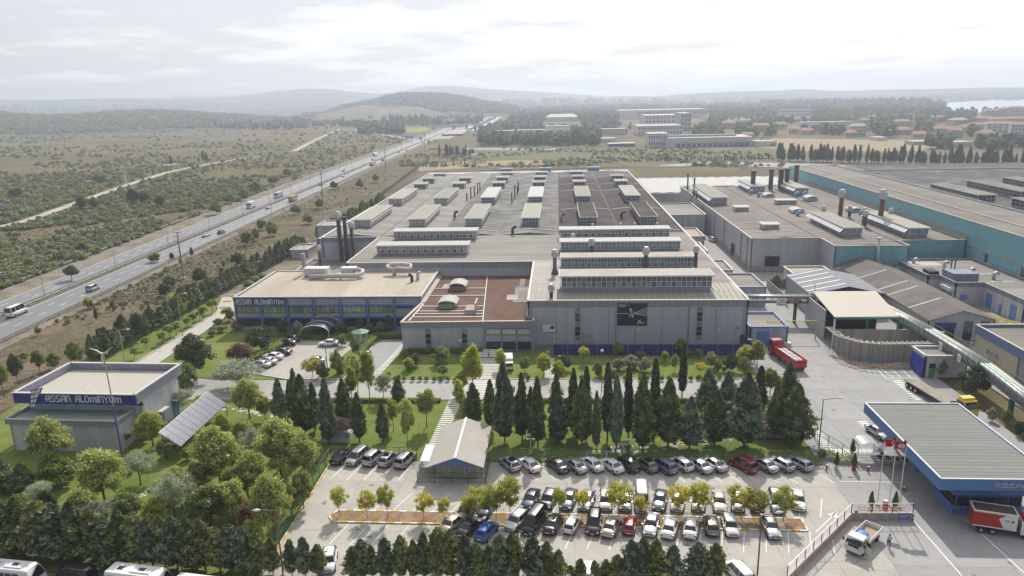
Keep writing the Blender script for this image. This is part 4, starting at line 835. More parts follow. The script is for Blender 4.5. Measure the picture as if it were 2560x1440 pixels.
GLASS = glassmat('dark_window_glass', (0.022, 0.028, 0.035), 0.05, 0.3); GLASSG = glassmat('greenish_window_glass', (0.27, 0.29, 0.17), 0.05, 0.3)
PANEG = mat('pale_polycarbonate_pane', (0.30, 0.305, 0.26), 0.25, 0.12, 1.0, rand=0.25, spec=0.6); PANEB = mat('blue_grey_pane', (0.10, 0.125, 0.165), 0.2, 0.12, 1.0, rand=0.35, spec=0.6)
PANEBL = mat('light_blue_grey_pane', (0.21, 0.255, 0.31), 0.2, 0.12, 1.0, rand=0.2, spec=0.6)
DKGREEN = mat('dark_green_steel', (0.03, 0.10, 0.075), 0.6, 0.1, 2.0); YEL = mat('yellow_steel', (0.60, 0.42, 0.04), 0.5, 0.1, 2.0)
RED = mat('red_paint', (0.42, 0.03, 0.025), 0.4, 0.08, 2.0); CONCW = mat('raw_concrete_wall', (0.36, 0.34, 0.31), 0.9, 0.10, 0.8, streak=0.25)
WOODP = mat('formwork_timber', (0.55, 0.38, 0.22), 0.85, 0.15, 3.0); GREENR = mat('pale_green_roof', (0.30, 0.40, 0.35), 0.75, 0.1, 0.8, ribs=(0, 0.6), ribc=0.1, col2=(0.44, 0.45, 0.36), f2=(0.46, 0.56), scale2=0.08)  # green roof: cream patches stand for its sunlit part, base lightened against shade
BDOOR = mat('blue_door_paint', (0.10, 0.24, 0.50), 0.5, 0.08, 1.5)
def rect(x0, x1, y0, y1): return [(x0, y0), (x1, y0), (x1, y1), (x0, y1)]
def walls(parent, pts, z0, z1, mx, my=None, th=0.25, closed=True):
    n = len(pts); my = my or mx
    for i in range(n if closed else n-1):
        a, c = Vector((*pts[i], 0)), Vector((*pts[(i+1) % n], 0)); d = c-a
        b = MB(); L = d.length; b.box(0.0, L, 0, th, z0, z1)
        b.build('wall', mx, parent, loc=(a.x, a.y, 0), rz=math.atan2(d.y, d.x))
def coping(parent, pts, z, m, w=0.45, h=0.22, drop=0.0):
    b = MB(); n = len(pts)
    for i in range(n):
        a, c = Vector((*pts[i], z)), Vector((*pts[(i+1) % n], z)); d = (c-a).normalized()
        b.bar(a-d*w*0.3+Vector((0, 0, 0)), c-d*w*0.3*0, w, h)
    return b.build('coping', m, parent)
def block(parent, x0, x1, y0, y1, z0, z1, mw, mr, mc, rec=0.35, mwy=None):
    walls(parent, rect(x0, x1, y0, y1), z0, z1, mw)
    part('roof', mr, parent, (x0+0.25, x1-0.25, y0+0.25, y1-0.25, z1-rec-0.25, z1-rec)); coping(parent, rect(x0, x1, y0, y1), z1+0.02, mc)
def gable_bay(parent, x0, x1, y0, y1, z, rise, m, name='roof'):
    xm = (x0+x1)/2; b = MB(); P = [(x0, z), (xm, z+rise), (x1, z)]
    for (xa, za), (xb, zb) in zip(P, P[1:]): b.face([(xa, y0, za), (xb, y0, zb), (xb, y1, zb), (xa, y1, za)])
    b.face([(x0, y0, z-0.3), (x1, y0, z-0.3), (x1, y0, z), (xm, y0, z+rise), (x0, y0, z)]); b.face([(x0, y1, z), (xm, y1, z+rise), (x1, y1, z), (x1, y1, z-0.3), (x0, y1, z-0.3)])
    return b.build(name, m, parent)
_pm = {}
def pane(parent, x, y, z, w, h, m, yaw=0.0, tilt=0.0, name='pane', th=0.05):
    k = (round(w, 2), round(h, 2), m.name, th)
    if k not in _pm:
        b = MB(); b.box(-w/2, w/2, -th, 0, -h/2, h/2); _pm[k] = b.mesh(name, [m])
    o = obj(name, _pm[k], parent, loc=(x, y, z)); o.rotation_euler = (tilt, 0, yaw); return o
def monitor(parent, x0, x1, y0, y1, zb, zt, mr=None, fx=6, fy=12, rows=2, pm=None, pm2=None, side=True, openr=0.0, base=0.7, name='roof_monitor', over=0.35, sides_cols=True):
    """raised glazed roof light: curb, posts, mullions, roof sheet; panes are its sub-parts"""
    b = MB(); b.box(x0+0.15, x1-0.15, y0+0.15, y1-0.15, zb-0.6, zb+base)            # curb
    b.box(x0-over, x1+over, y0-over, y1+over, zt-0.16, zt, 1)
    b.box(x0-over-0.05, x1+over+0.05, y0-over-0.05, y0-over+0.05, zt-0.30, zt+0.03, 2); b.box(x1+over-0.05, x1+over+0.05, y0-over+0.05, y1+over+0.05, zt-0.30, zt+0.03, 2)
    b.box(x0-over-0.05, x0-over+0.05, y0-over+0.05, y1+over+0.05, zt-0.30, zt+0.03, 2)
    z0, z1 = zb+base, zt-0.30; dz = (z1-z0)/rows; w = 0.10
    for k in range(rows+1):
        z = z0+dz*k
        b.box(x0, x1, y0-w/2, y0+w/2, z-w/2, z+w/2, 2); b.box(x0-w/2, x0+w/2, y0+w, y1, z-w/2, z+w/2, 2); b.box(x1-w/2, x1+w/2, y0+w, y1, z-w/2, z+w/2, 2)
    for i in range(fx+1): x = x0+(x1-x0)*i/fx; b.box(x-w/2, x+w/2, y0-w/2-0.01, y0+w/2, z0, z1, 2)
    for i in range(1, fy+1):
        y = y0+(y1-y0)*i/fy
        for x in (x0, x1): b.box(x-w/2-0.01, x+w/2+0.01, y-w/2, y+w/2, z0, z1, 2)
    b.box(x0+0.3, x1-0.3, y0+0.3, y1-0.3, zb+base, zt-0.25, 3)                     # dim interior
    o = b.build(name, [FAS, mr or R_MON, WHITE, mat('dim_interior', (0.12, 0.12, 0.115), 0.9, 0.1, 1)], parent)
    pm = pm or PANEG; pm2 = pm2 or pm; wx = (x1-x0)/fx; wy = (y1-y0)/fy
    for i in range(fx):
        for k in range(rows):
            t = -0.28 if random.random() < openr else 0.0
            pane(o, x0+wx*(i+0.5), y0-0.02-(0.12 if t else 0), z0+dz*(k+0.5), wx-0.12, dz-0.12, pm2 if k == 0 and i % 2 else pm, 0, t)
    if side:
        for s, x in ((-1, x0), (1, x1)):
            for i in range(fy):
                for k in range(rows):
                    t = -0.45 if (side == 'open' and s > 0 and k == rows-1) or random.random() < openr*0.3 else 0.0
                    pane(o, x+s*(0.02+(0.3 if t else 0)), y0+wy*(i+0.5), z0+dz*(k+0.5), wy-0.14, dz-0.12, pm if not t else R_WHITE, PI/2*s, t)
    return o
def window(parent, x0, x1, y, z0, z1, nx, nz, mf, mg, name='window', th=0.12):
    b = MB(); w = 0.07
    for i in range(nx+1): x = x0+(x1-x0)*i/nx; b.box(x-w/2, x+w/2, y-th, y+0.05, z0, z1)
    for k in range(nz+1): z = z0+(z1-z0)*k/nz; b.box(x0-w/2, x1+w/2, y-th-0.01, y+0.05, z-w/2, z+w/2)
    o = b.build(name, mf, parent); dx = (x1-x0)/nx; dz = (z1-z0)/nz
    for i in range(nx):
        for k in range(nz): pane(o, x0+dx*(i+0.5), y-0.02, z0+dz*(k+0.5), dx-w, dz-w, mg)
    return o
# letters drawn with straight strokes, rounded small-cap style of the signs
ST = {'A': [[(0, 0), (0, .72), (.22, 1), (.6, 1), (.6, 0)], [(0, .45), (.6, .45)]], 'S': [[(.6, 1), (.15, 1), (0, .85), (0, .62), (.15, .52), (.45, .48), (.6, .38), (.6, .15), (.45, 0), (0, 0)]],
      'N': [[(0, 0), (0, 1), (.4, 1), (.6, .8), (.6, 0)]], 'L': [[(0, 1), (0, 0), (.5, 0)]], 'U': [[(0, 1), (0, .18), (.18, 0), (.42, 0), (.6, .18), (.6, 1)]],
      'M': [[(0, 0), (0, .78), (.95, .78), (.95, 0)], [(.475, 0), (.475, .78)]], 'I': [[(0, 0), (0, .7)], [(0, .9), (0, 1.02)]], 'Y': [[(0, 1), (.3, .5), (.6, 1)], [(.3, .5), (.3, 0)]],
      'u': [[(0, .78), (0, .18), (.18, 0), (.42, 0), (.6, .18), (.6, .78)], [(.14, .95), (.14, 1.06)], [(.46, .95), (.46, 1.06)]],
      'Z': [[(0, 1), (.6, 1), (0, 0), (.6, 0)]], 'H': [[(0, 0), (0, 1)], [(.6, 0), (.6, 1)], [(0, .5), (.6, .5)]], 'K': [[(0, 0), (0, 1)], [(.6, 1), (0, .5), (.6, 0)]], 'i': [[(0, 0), (0, 1)]],
      '2': [[(0, 1), (.6, 1), (.6, .5), (0, .5), (0, 0), (.6, 0)]], '0': [[(0, 0), (0, 1), (.6, 1), (.6, 0), (0, 0)]], 'd': [[(0, 0), (0, 1)], [(0, 1.15), (0, 1.28)]]}
ADV = {'M': 1.25, 'I': .3, 'i': .3, 'd': .3, 'L': .75, ' ': .7}
def lettering(parent, text, x0, x1, z0, h, y, m=None, w=None, th=0.08, X=None):
    tot = sum(ADV.get(c, .9) for c in text)-0.3; s = (x1-x0)/tot; x = x0; w = w or h*0.17
    for c in text:
        if c != ' ':
            b = MB(); b.X = X
            for sk in ST[c]:
                for (ax, az_), (cx, cz) in zip(sk, sk[1:]):
                    a = Vector((x+ax*s, y, z0+az_*h)); e = Vector((x+cx*s, y, z0+cz*h)); d = (e-a).normalized()*w*0.45
                    b.bar(a-d, e+d, th, w) if abs(d.z) < 1e-6 else b.bar(a-d, e+d, w, th)
            b.build('letter', m or LETT, parent)
        x += ADV.get(c, .9)*s
# ================================================================ main hall
mh = thing('factory_hall', 'huge grey flat roofed factory hall with rows of glazed roof lights', 'factory')
Z = 10.0
fp = [(-6.5, 146.5), (39.5, 146.5), (39.5, 421), (-75, 421), (-75, 220.5), (-56.5, 220.5), (-56.5, 184), (-6.5, 184)]
walls(mh, fp, 0, Z-1.35, CL); coping(mh, fp, Z+0.12, COP, 0.5, 0.24)
n = len(fp)
for i in range(n):
    a, c = Vector((*fp[i], 0)), Vector((*fp[(i+1) % n], 0)); d = c-a; b = MB(); b.box(-0.08, d.length+0.08, -0.08, 0.3, Z-1.35, Z)
    b.build('fascia', FAS, mh, loc=(a.x, a.y, 0), rz=math.atan2(d.y, d.x))
# front roof over the tall section: standing-seam sheets, one by one
def seamroof(parent, x0, x1, y0, y1, za, zb, w, m, along='y'):
    nn = round((x1-x0)/w); w = (x1-x0)/nn; b = MB(); L = y1-y0
    b.v = [(0.02, 0, za), (w-0.02, 0, za), (w-0.02, L, zb), (0.02, L, zb), (0, 0, za+.07), (0.04, 0, za+.07), (0.04, L, zb+.07), (0, L, zb+.07), (0.0, 0, za-.1), (0.0, L, zb-.1), (w-.02, 0, za-.1), (w-.02, L, zb-.1)]
    b.f = [[0, 1, 2, 3], [4, 5, 6, 7], [8, 4, 7, 9], [5, 0, 3, 6], [8, 10, 1, 0], [1, 10, 11, 2]]; b.m = [0, 0, 1, 1, 0, 0]
    me = b.mesh('roof_sheet', [m, SOOT])
    for i in range(nn): obj('roof_sheet', me, parent, loc=(x0+i*w, y0, 0))
seamroof(mh, -6.2, 39.2, 146.8, 153.0, Z-0.25, Z+0.25, 1.2, R_LIGHT)
seamroof(mh, 33.8, 39.2, 153.0, 160.0, Z+0.25, Z+0.5, 1.2, R_LIGHT); seamroof(mh, -6.2, 0.3, 153.0, 160.0, Z+0.25, Z+0.5, 1.2, R_LIGHT)
part('roof', R_GREY, mh, (0.3, 33.8, 153.0, 222, Z-0.3, Z+0.25)); part('roof', R_LIGHT, mh, (-6.2, 0.3, 160.0, 183.6, Z-0.3, Z+0.48)); part('roof', R_GREY, mh, (33.8, 39.2, 160.0, 222, Z-0.3, Z+0.4))
part('roof', R_GREY, mh, (-56.2, 0.3, 184.3, 222, Z-0.4, Z+0.05))
bays = [(-74.7, -56.5, R_GREY), (-56.5, -37.4, R_GREY), (-37.4, -18.7, R_MID), (-18.7, 0.0, R_MID), (0.0, 19.4, R_DARK), (19.4, 39.2, R_DARK)]
for x0, x1, m in bays:
    for ya, yb, mm in ((222, 378, R_BROWN if x0 >= 0 else m), (378, 412, m)):
        ya = 226 if x0 < -37 and ya == 222 else ya
        gable_bay(mh, x0+0.12, x1-0.12, ya if ya != 226 else 222, yb-0.05, Z, 0.85, mm)
    part('gutter', SOOT, mh, (x0-0.12, x0+0.12, 222, 412, Z-0.1, Z+0.05))
part('roof', R_WHITE, mh, (-74.7, 39.2, 412, 420.7, Z-0.1, Z+0.1))
CX = [-65.5, -47.0, -28.05, -9.15, 9.9, 29.4]
for i, cx in enumerate(CX):
    mr = [R_MON, R_MON, R_MON, R_MON, R_BROWN, R_BROWN][i]
    monitor(mh, cx-2.6, cx+2.6, 234, 267, Z+0.7, 13.6, mr, 5, 14, 2, PANEG if i < 3 else PANEB, None, 'open' if i < 3 else True)
    monitor(mh, cx-2.6, cx+2.6, 285, 318, Z+0.7, 13.6, R_WHITE if i in (2, 3) else R_MON, 5, 12, 2, PANEG if i < 2 else PANEB, None, 'open' if i == 2 else True)
    for y0, y1 in ((338, 346), (361, 368)):
        monitor(mh, cx-2.7, cx+2.7, y0, y1, Z+0.6, 13.2, R_MON, 3, 3, 1, PANEB, None)
    if i % 2 == 0 or i == 3: monitor(mh, cx-3.0, cx+3.2, 396, 401, Z+0.4, 12.0, R_WHITE, 3, 2, 1, PANEG, None, False, base=0.3)
for x in (-33, -10.5, 17): part('roof_light', [mat('cyan_sheet', (0.10, 0.34, 0.50), 0.4, 0.1, 1)], mh, (x, x+6.5, 416, 418.5, Z, Z+2.0)); part('roof_light', R_WHITE, mh, (x-0.3, x+6.8, 415.7, 418.8, Z+2.0, Z+2.3))
# cross clerestories
monitor(mh, -50.3, -25.1, 192.6, 197.8, Z+0.15, 13.1, R_WHITE, 25, 5, 2, PANEG, PANEB, True, 0.10, 0.75)
monitor(mh, -50.3, -25.1, 214.2, 219.4, Z+0.15, 13.1, R_WHITE, 25, 5, 2, PANEG, PANEB, True, 0.10, 0.75)
monitor(mh, 0.7, 33.0, 213.6, 218.6, Z+0.3, 13.2, R_WHITE, 32, 5, 2, PANEG, PANEB, True, 0.10, 0.6)
monitor(mh, 0.7, 33.2, 195.0, 200.0, Z+0.3, 13.2, R_WHITE, 30, 5, 2, PANEBL, PANEBL, True, 0.12, 0.6)
monitor(mh, 0.7, 33.0, 173.2, 178.4, Z+0.3, 13.6, R_LIGHT, 40, 4, 2, PANEB, PANEBL, True, 0.0, 0.8, over=0.15)
monitor(mh, 0.7, 33.1, 152.9, 158.6, Z+0.35, 14.0, R_LIGHT, 30, 4, 2, PANEB, PANEBL, True, 0.0, 1.0, over=0.5)
# front wall fittings
def winstrip(parent, x, y, z0, z1, n, w=1.05):
    b = MB(); b.box(x-w/2-0.08, x+w/2+0.08, y-0.06, y, z0, z1); o = b.build('window_strip', STEEL, parent)
    dz = (z1-z0)/n
    for k in range(n): pane(o, x, y-0.06, z0+dz*(k+0.5), w, dz-0.16, GLASS if k % 3 else PANEBL)
winstrip(mh, 4.0, 146.5, 1.2, 8.6, 7); winstrip(mh, 29.6, 146.5, 1.2, 8.6, 7)
part('door', STEEL, mh, (5.2, 7.1, 146.38, 146.5, 0.6, 2.8)); part('door', SOOT, mh, (38.2, 39.2, 146.38, 146.5, 0.2, 2.4))
part('plinth', CONCW, mh, (-6.5, 39.5, 146.25, 146.5, 0, 0.55))
for k in range(8): part('panel_joint', SOOT, mh, (-0.6+k*5.6, -0.56+k*5.6, 146.46, 146.5, 0.6, 8.6))
for x in (-5.9, 12.0, 27.2, 39.0): part('downpipe', FAS, mh, (x, x+.14, 146.34, 146.49, 0.6, 8.6))
# banner and posters on the front wall
bn = thing('advertising_banner', 'square black banner with a twisted metal strip fanning into rays', 'banner', (12.35, 146.4, 4.55))
part('cloth', mat('banner_black', (0.022, 0.024, 0.030), 0.6, 0.1, 1), bn, (0, 6.3, -0.05, 0.02, 0, 4.95))
b = MB()
b.box(0.02, 2.5, -0.065, -0.052, 2.62, 2.76)
for k in range(6):
    z1 = 3.98-0.37*k-0.0; zc = 2.72-0.05*(k-2.5)
    b.face([(3.4, -0.06, zc-0.03), (6.28, -0.06, z1-0.07), (6.28, -0.06, z1+0.07), (3.4, -0.06, zc+0.03)])
b.build('ray_print', mat('print_grey', (0.50, 0.54, 0.57), 0.6, 0.05, 1), bn)
b = MB(); b.face([(2.5, -.062, 3.9), (3.0, -.062, 3.85), (3.0, -.062, 3.0), (2.95, -.062, 2.75), (2.55, -.062, 3.35)]); b.face([(2.5, -.062, 1.75), (2.5, -.062, 2.35), (2.85, -.062, 2.72), (2.75, -.062, 2.2)]); b.face([(3.05, -.062, 1.85), (3.4, -.062, 1.85), (3.35, -.062, 2.5), (2.9, -.062, 2.75)]); b.face([(3.2, -.062, 2.8), (3.4, -.062, 3.1), (3.36, -.062, 3.7), (3.25, -.062, 3.2)])
b.build('strip_print', mat('print_pale_blue', (0.46, 0.58, 0.66), 0.6, 0.05, 1), bn)
b = MB()
for z, L in ((4.60, 1.25), (4.38, 2.2), (4.14, 1.25)):
    x = 0.32
    while x < 0.32+L: ww = random.uniform(0.10, 0.2); b.box(x, x+ww, -0.063, -0.052, z, z+0.10); x += ww+0.05
for x, z, ww in ((4.6, 0.55, 1.25), (4.6, 0.78, 0.6)): b.box(x, x+ww, -0.063, -0.052, z, z+0.12)
b.face([(4.25, -.062, .35), (4.4, -.062, .35), (4.55, -.062, .95), (5.0, -.062, 1.25), (4.9, -.062, 1.3), (4.4, -.062, 1.05)])
b.build('lettering_print', WHITE, bn)
pb = thing('wall_poster', 'small white framed poster with a dark red blossom on the grey wall', 'poster', (-3.7, 146.4, 3.1))
part('frame', BLUEF, pb, (0, 3.1, -0.08, -0.01, 0, 1.9)); part('print', WHITE, pb, (0.1, 3.0, -0.10, -0.081, 0.1, 1.8)); b = MB(); b.face([(1.7, -.11, .9), (2.3, -.11, .6), (2.8, -.11, 1.0), (2.5, -.11, 1.6), (2.0, -.11, 1.4)]); b.build('blossom_print', mat('dark_red_print', (0.20, 0.03, 0.06), 0.6, 0.2, 2), pb)
for x, z, l in ((16.5, 3.1, 'small white notice below the black banner'), (33.5, 3.0, 'small white notice with a green mark at the right end of the grey wall'), (37.3, 3.6, 'small green notice near the right corner of the grey wall')):
    t = thing('wall_notice', l, 'notice', (x, 146.4, z)); part('board', WHITE if 'white' in l else mat('green_board', (0.25, 0.5, 0.3), 0.6), t, (0, 0.55, -0.06, 0, 0, 0.8)); part('mark', mat('green_print', (0.05, 0.25, 0.12), 0.6), t, (0.18, 0.4, -0.075, -0.061, 0.15, 0.4))
# blue screen
bs = thing('site_screen', 'long deep blue fabric screen along the foot of the grey wall', 'screen', (0, 140.6, 0))
x = -1.2
while x < 39.2: part('panel', mat('blue_screen_cloth', (0.028, 0.048, 0.25), 0.7, 0.15, 0.8, streak=0.1), bs, (x, x+2.96, -0.03, 0.03, 0.05, 2.35)); part('post', STEEL, bs, (x+2.96, x+3.02, 0.0, 0.08, 0, 2.4)); x += 3.06
part('panel', bpy.data.materials['blue_screen_cloth'], bs, (39.4, 39.46, 0, 5.5, 0.05, 2.35))
# roof stacks
def stack(x, y, z0, h, r, label, m=SOOT, capm=STEEL, cap=True, flare=False, grp=None, name='chimney_stack'):
    t = thing(name, label, 'chimney', (x, y, z0), 0, grp); b = MB()
    b.tube([(0, 0, -0.4), (0, 0, 1.6 if flare else 0.2), (0, 0, h)], [r*2.4 if flare else r, r, r], 10); b.build('pipe', m, t, True)
    b = MB()
    if cap: b.lathe((0, 0, h), [(r*1.05, -0.1), (r*1.75, 0.9*r), (r*1.75, 2.4*r), (r*1.1, 3.6*r), (r*0.95, 3.8*r)], 8)
    else: b.lathe((0, 0, h), [(r*1.05, -0.5), (r*1.3, -0.45), (r*1.3, 0.1), (r*1.0, 0.12)], 10)
    b.build('cowl', capm if cap else m, t); b = MB(); b.lathe((0, 0, 0), [(r*1.3, -0.3), (r*1.3, 0.15)], 10); b.build('collar', capm, t); return t
stack(-0.9, 168.5, 10.4, 4.3, 0.48, 'tall stack with flared foot left of the glazed clerestories', STEEL and mat('dark_blue_grey_steel', (0.13, 0.14, 0.17), 0.5, 0.1, 1), flare=True)
stack(-1.6, 149.0, 9.9, 1.6, 0.42, 'short capped stack at the front edge of the hall roof')
stack(8.7, 186.0, 10.3, 3.6, 0.5, 'capped stack between the second and third clerestory, left'); stack(20.9, 169.5, 10.3, 4.6, 0.5, 'capped stack rising in front of the third clerestory')
stack(32.6, 169.0, 10.3, 5.2, 0.42, 'tall dark stack at the right end of the third clerestory'); stack(4.2, 205.5, 10.3, 1.6, 0.4, 'small capped stack behind the second clerestory')
stack(-68.5, 218, 0, 16.2, 0.68, 'tallest dark stack left of the main hall, capped'); stack(-66.7, 218.4, 0, 16.9, 0.6, 'dark twin stack just right of the tallest left stack', cap=False)
stack(-64.4, 217.4, 0, 13.6, 0.55, 'dark capped stack beside the left annex wall'); stack(-66.3, 191.5, 7, 5.0, 0.4, 'capped lattice braced stack behind the office roof')
for i, (x, y, h) in enumerate(((-38.4, 300, 3.0), (-37.6, 308, 4.6), (-37.0, 316, 4.0), (-36.4, 324, 4.6), (-36.0, 330, 4.0), (-18.9, 292, 4.0), (-18.4, 305, 5.4), (-18.2, 330, 4.0), (-18.0, 318, 3.6), (19.5, 226, 1.5), (10.8, 226, 1.5), (31, 226, 1.5), (24, 226, 1.6))):
    stack(x, y, Z+0.2, h, 0.28, 'thin dark roof pipe on the main hall, %s of thirteen counted along the roof' % nth(i+1), cap=i > 8, grp='thin pipes on the main hall roof')
for i, (x, y) in enumerate(((-37.3, 255), (-14.4, 222.8), (-28, 276), (1.0, 247), (22.0, 250))):
    t = thing('roof_vent', 'small dark roof vent on the main hall roof, %s from the left' % nth([1, 3, 2, 4, 5][i]), 'vent', (x, y, Z+0.3)); b = MB(); b.tube([(0, 0, 0), (0, 0, 1.6), (0.7, -0.3, 2.2)], 0.45, 8); b.build('pipe', SOOT if i != 3 else STEEL, t, True); part('hood', SOOT, t, (0.3, 1.3, -0.9, 0.1, 1.9, 2.7))
rk_ = thing('stacked_glass_frames', 'bright tilted panels laid out on the far left of the hall roof', 'panels', (-60, 344, Z+0.4))
for i in range(6):
    for j in range(6): pane(rk_, i*1.9, j*3.4, 0.7, 1.7, 2.2, R_WHITE, 0.5, -1.0, 'panel')
for x, y0, y1, h in ((-9.1, 277, 277, 0), (9.9, 276, 276, 0), (-28, 230, 230, 0), (-9.1, 330, 330, 0), (29, 276, 276, 0), (-47, 330, 330, 0)):
    pass
b = MB()
for cx in CX[2:]:
    for y in (228, 272.5, 327, 352, 386):
        for s in (-1, 1): b.bar((cx, y, Z+0.98), (cx+s*9.0, y, Z+0.12), 0.7, 0.12)
b.build('roof_strip', R_WHITE, mh)
# left annex of the main hall, and annex further back
an = thing('annex_building', 'low grey blue annex with a tall window left of the main hall', 'building'); block(an, -78.5, -56.8, 199.5, 220.0, 0, 3.2, PLAS, R_TAUPE, COP)
block(an, -79.5, -57.0, 230.0, 300, 0, 7.9, CL, R_GREY, COP); walls(an, rect(-79.5, -75.3, 229.6, 229.9), 0, 7.8, CL); winstrip(an, -77.6, 229.5, 1.5, 6.3, 4)
an2 = thing('annex_building', 'small pale building beside the left edge of the main hall', 'building'); block(an2, -91, -79.8, 262, 274, 0, 6.8, CL, R_LIGHT, COPW)
an3 = thing('annex_building', 'flat roofed hut among the hedge trees left of the annex', 'building'); block(an3, -92, -86, 236, 246, 0, 3.0, PLASW, R_BEIGE, COPW)
# ================================================================ office wing
of = thing('office_building', 'two storey office block with blue frames and a beige roof', 'building')
OX0, OX1, OY, OZ = -76.2, -31.8, 158.0, 7.9
walls(of, rect(OX0, OX1, OY, 184), 0, OZ, mat('office_panel', (0.42, 0.425, 0.46), 0.7, 0.06, 1, streak=0.15)); part('roof', R_BEIGE, of, (OX0+0.6, OX1-0.3, OY+0.3, 183.7, OZ-0.3, OZ-0.05)); coping(of, rect(OX0, OX1, OY, 184), OZ+0.1, COPW)
nb = 7; wb = (OX1-OX0)/nb
for i in range(nb+1): x = OX0+i*wb; part('pillar', BLUEF, of, (x-0.28 if i else x-0.02, x+0.28 if i < nb else x+0.02, OY-0.38, OY-0.002, 0, OZ-0.1))
for z, h in ((5.75, 0.32), (2.85, 0.34), (7.6, 0.25)): part('beam', BLUEF, of, (OX0, OX1, OY-0.30, OY-0.003, z, z+h))
for i in range(nb):
    x = OX0+i*wb
    if i < 6: window(of, x+0.45, x+wb-0.45, OY-0.02, 4.15, 5.65, 5, 1, BLACK, GLASSG if i < 6 else GLASS)
    else: window(of, x+0.45, x+wb-2.0, OY-0.02, 5.2, 5.65, 4, 1, BLACK, GLASS)
    if i != 3: window(of, x+0.45, x+wb-0.45, OY-0.02, 0.9, 2.7, 5, 1, BLACK, GLASS)
part('door', GLASS, of, (OX0+3*wb+1.2, OX0+3*wb+4.4, OY-0.12, OY-0.01, 0.1, 2.6))
sb = part('sign_board', NAVY, of, (OX0+0.02, OX0+2*wb-0.2, OY-0.46, OY-0.39, 6.15, 7.85)); lettering(sb, 'ASSAN ALuMINYUM', OX0+0.55, OX0+2*wb-0.7, 6.42, 1.05, OY-0.50)
cp = thing('entrance_canopy', 'arched dark canopy on posts over the office entrance', 'canopy', (-55.0, 150.5, 0)); b = MB()
for i in range(10):
    a0, a1 = PI*(0.12+0.76*i/10), PI*(0.12+0.76*(i+1)/10); R = 3.6
    p = lambda a: (-math.cos(a)*R, 1.35+math.sin(a)*2.0); (xa, za), (xb, zb) = p(a0), p(a1); b.face([(xa, 0, za), (xb, 0, zb), (xb, 7.3, zb), (xa, 7.3, za)], 0)
    for y in (0, 3.6, 7.2): b.bar((xa, y, za+0.03), (xb, y, zb+0.03), 0.14, 0.14, 1)
b.build('vault', [mat('smoked_canopy_sheet', (0.045, 0.05, 0.075), 0.3, 0.1, 1, spec=0.6), WHITE], cp)
for x in (-3.3, 3.3):
    for y in (0.1, 7.0): part('post', STEEL, cp, (x-0.08, x+0.08, y-0.08, y+0.08, 0, 2.1))
gz = thing('garden_kiosk', 'octagonal kiosk with a pale green roof', 'kiosk', (-44.3, 150.0, 0)); b = MB(); q = [(1.55*math.cos(PI/8+i*PI/4), 1.55*math.sin(PI/8+i*PI/4)) for i in range(8)]
b.prism(q, 0, 1.0); b.build('base', PLASW, gz); b = MB(); b.prism([(x*.96, y*.96) for x, y in q], 1.0, 2.1); b.build('glazing', GLASSG, gz)
b = MB(); [b.bar((x, y, 0), (x, y, 2.15), 0.16) for x, y in q]; b.build('frame', WHITE, gz)
b = MB(); [b.face([(q[i][0]*1.3, q[i][1]*1.3, 2.1), (q[(i+1) % 8][0]*1.3, q[(i+1) % 8][1]*1.3, 2.1), (0, 0, 2.8)]) for i in range(8)]; b.build('roof', mat('green_kiosk_roof', (0.17, 0.26, 0.19), 0.6), gz)
def hedge(label, pts, w, h):
    b = MB(); V = []; rr = np.random.default_rng(len(label)); P = []; Nn = []
    for a, c in zip(pts, pts[1:]):
        a, c = np.array(a), np.array(c); L = np.linalg.norm(c-a); d = (c-a)/L; q = np.array([-d[1], d[0]]); n = int(L*170)
        t = rr.random(n); s = rr.choice([-1, 1, 0], n, p=[.3, .3, .4]); z = np.where(s == 0, h, rr.random(n)*h); o = np.where(s == 0, rr.uniform(-.5, .5, n)*w, s*w/2)
        P.append(np.c_[a+(c-a)*t[:, None]+q*o[:, None], z+rr.normal(size=n)*0.03]); Nn.append(np.c_[q[0]*s, q[1]*s, (s == 0)*1.0])
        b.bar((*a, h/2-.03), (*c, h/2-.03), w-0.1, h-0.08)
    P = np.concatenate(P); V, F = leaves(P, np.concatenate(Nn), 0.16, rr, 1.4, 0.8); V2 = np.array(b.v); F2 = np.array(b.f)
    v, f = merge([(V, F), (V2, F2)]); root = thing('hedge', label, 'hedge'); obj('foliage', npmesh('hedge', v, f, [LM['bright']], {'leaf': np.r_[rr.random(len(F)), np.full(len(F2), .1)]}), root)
hedge('clipped hedge left of the office car park', [(-65.6, 131.5), (-60, 150.4), (-58.5, 152.2)], 1.4, 1.0); hedge('clipped hedge between the two car parks', [(-43.2, 130), (-41.2, 150.3)], 1.3, 1.1)
hedge('clipped hedge across the top of the side car park', [(-41.2, 151.6), (-35.8, 151.9), (-34.6, 157)], 1.2, 1.1); hedge('clipped hedge left of the canopy path', [(-58.3, 151.9), (-53.5, 151.2)], 1.3, 0.9); hedge('clipped hedge right of the canopy path', [(-49.6, 151.4), (-45.5, 151.6)], 1.3, 0.9)
hedge('low hedge along the park side of the inner road', [(-46, 116.6), (-21, 116.8)], 0.8, 0.6); hedge('low hedge beside the cypress row road', [(-12, 116.9), (36, 117.3)], 0.8, 0.6); hedge('low hedge below the entrance block wall', [(-32, 141.6), (-16, 141.8)], 0.9, 1.1)
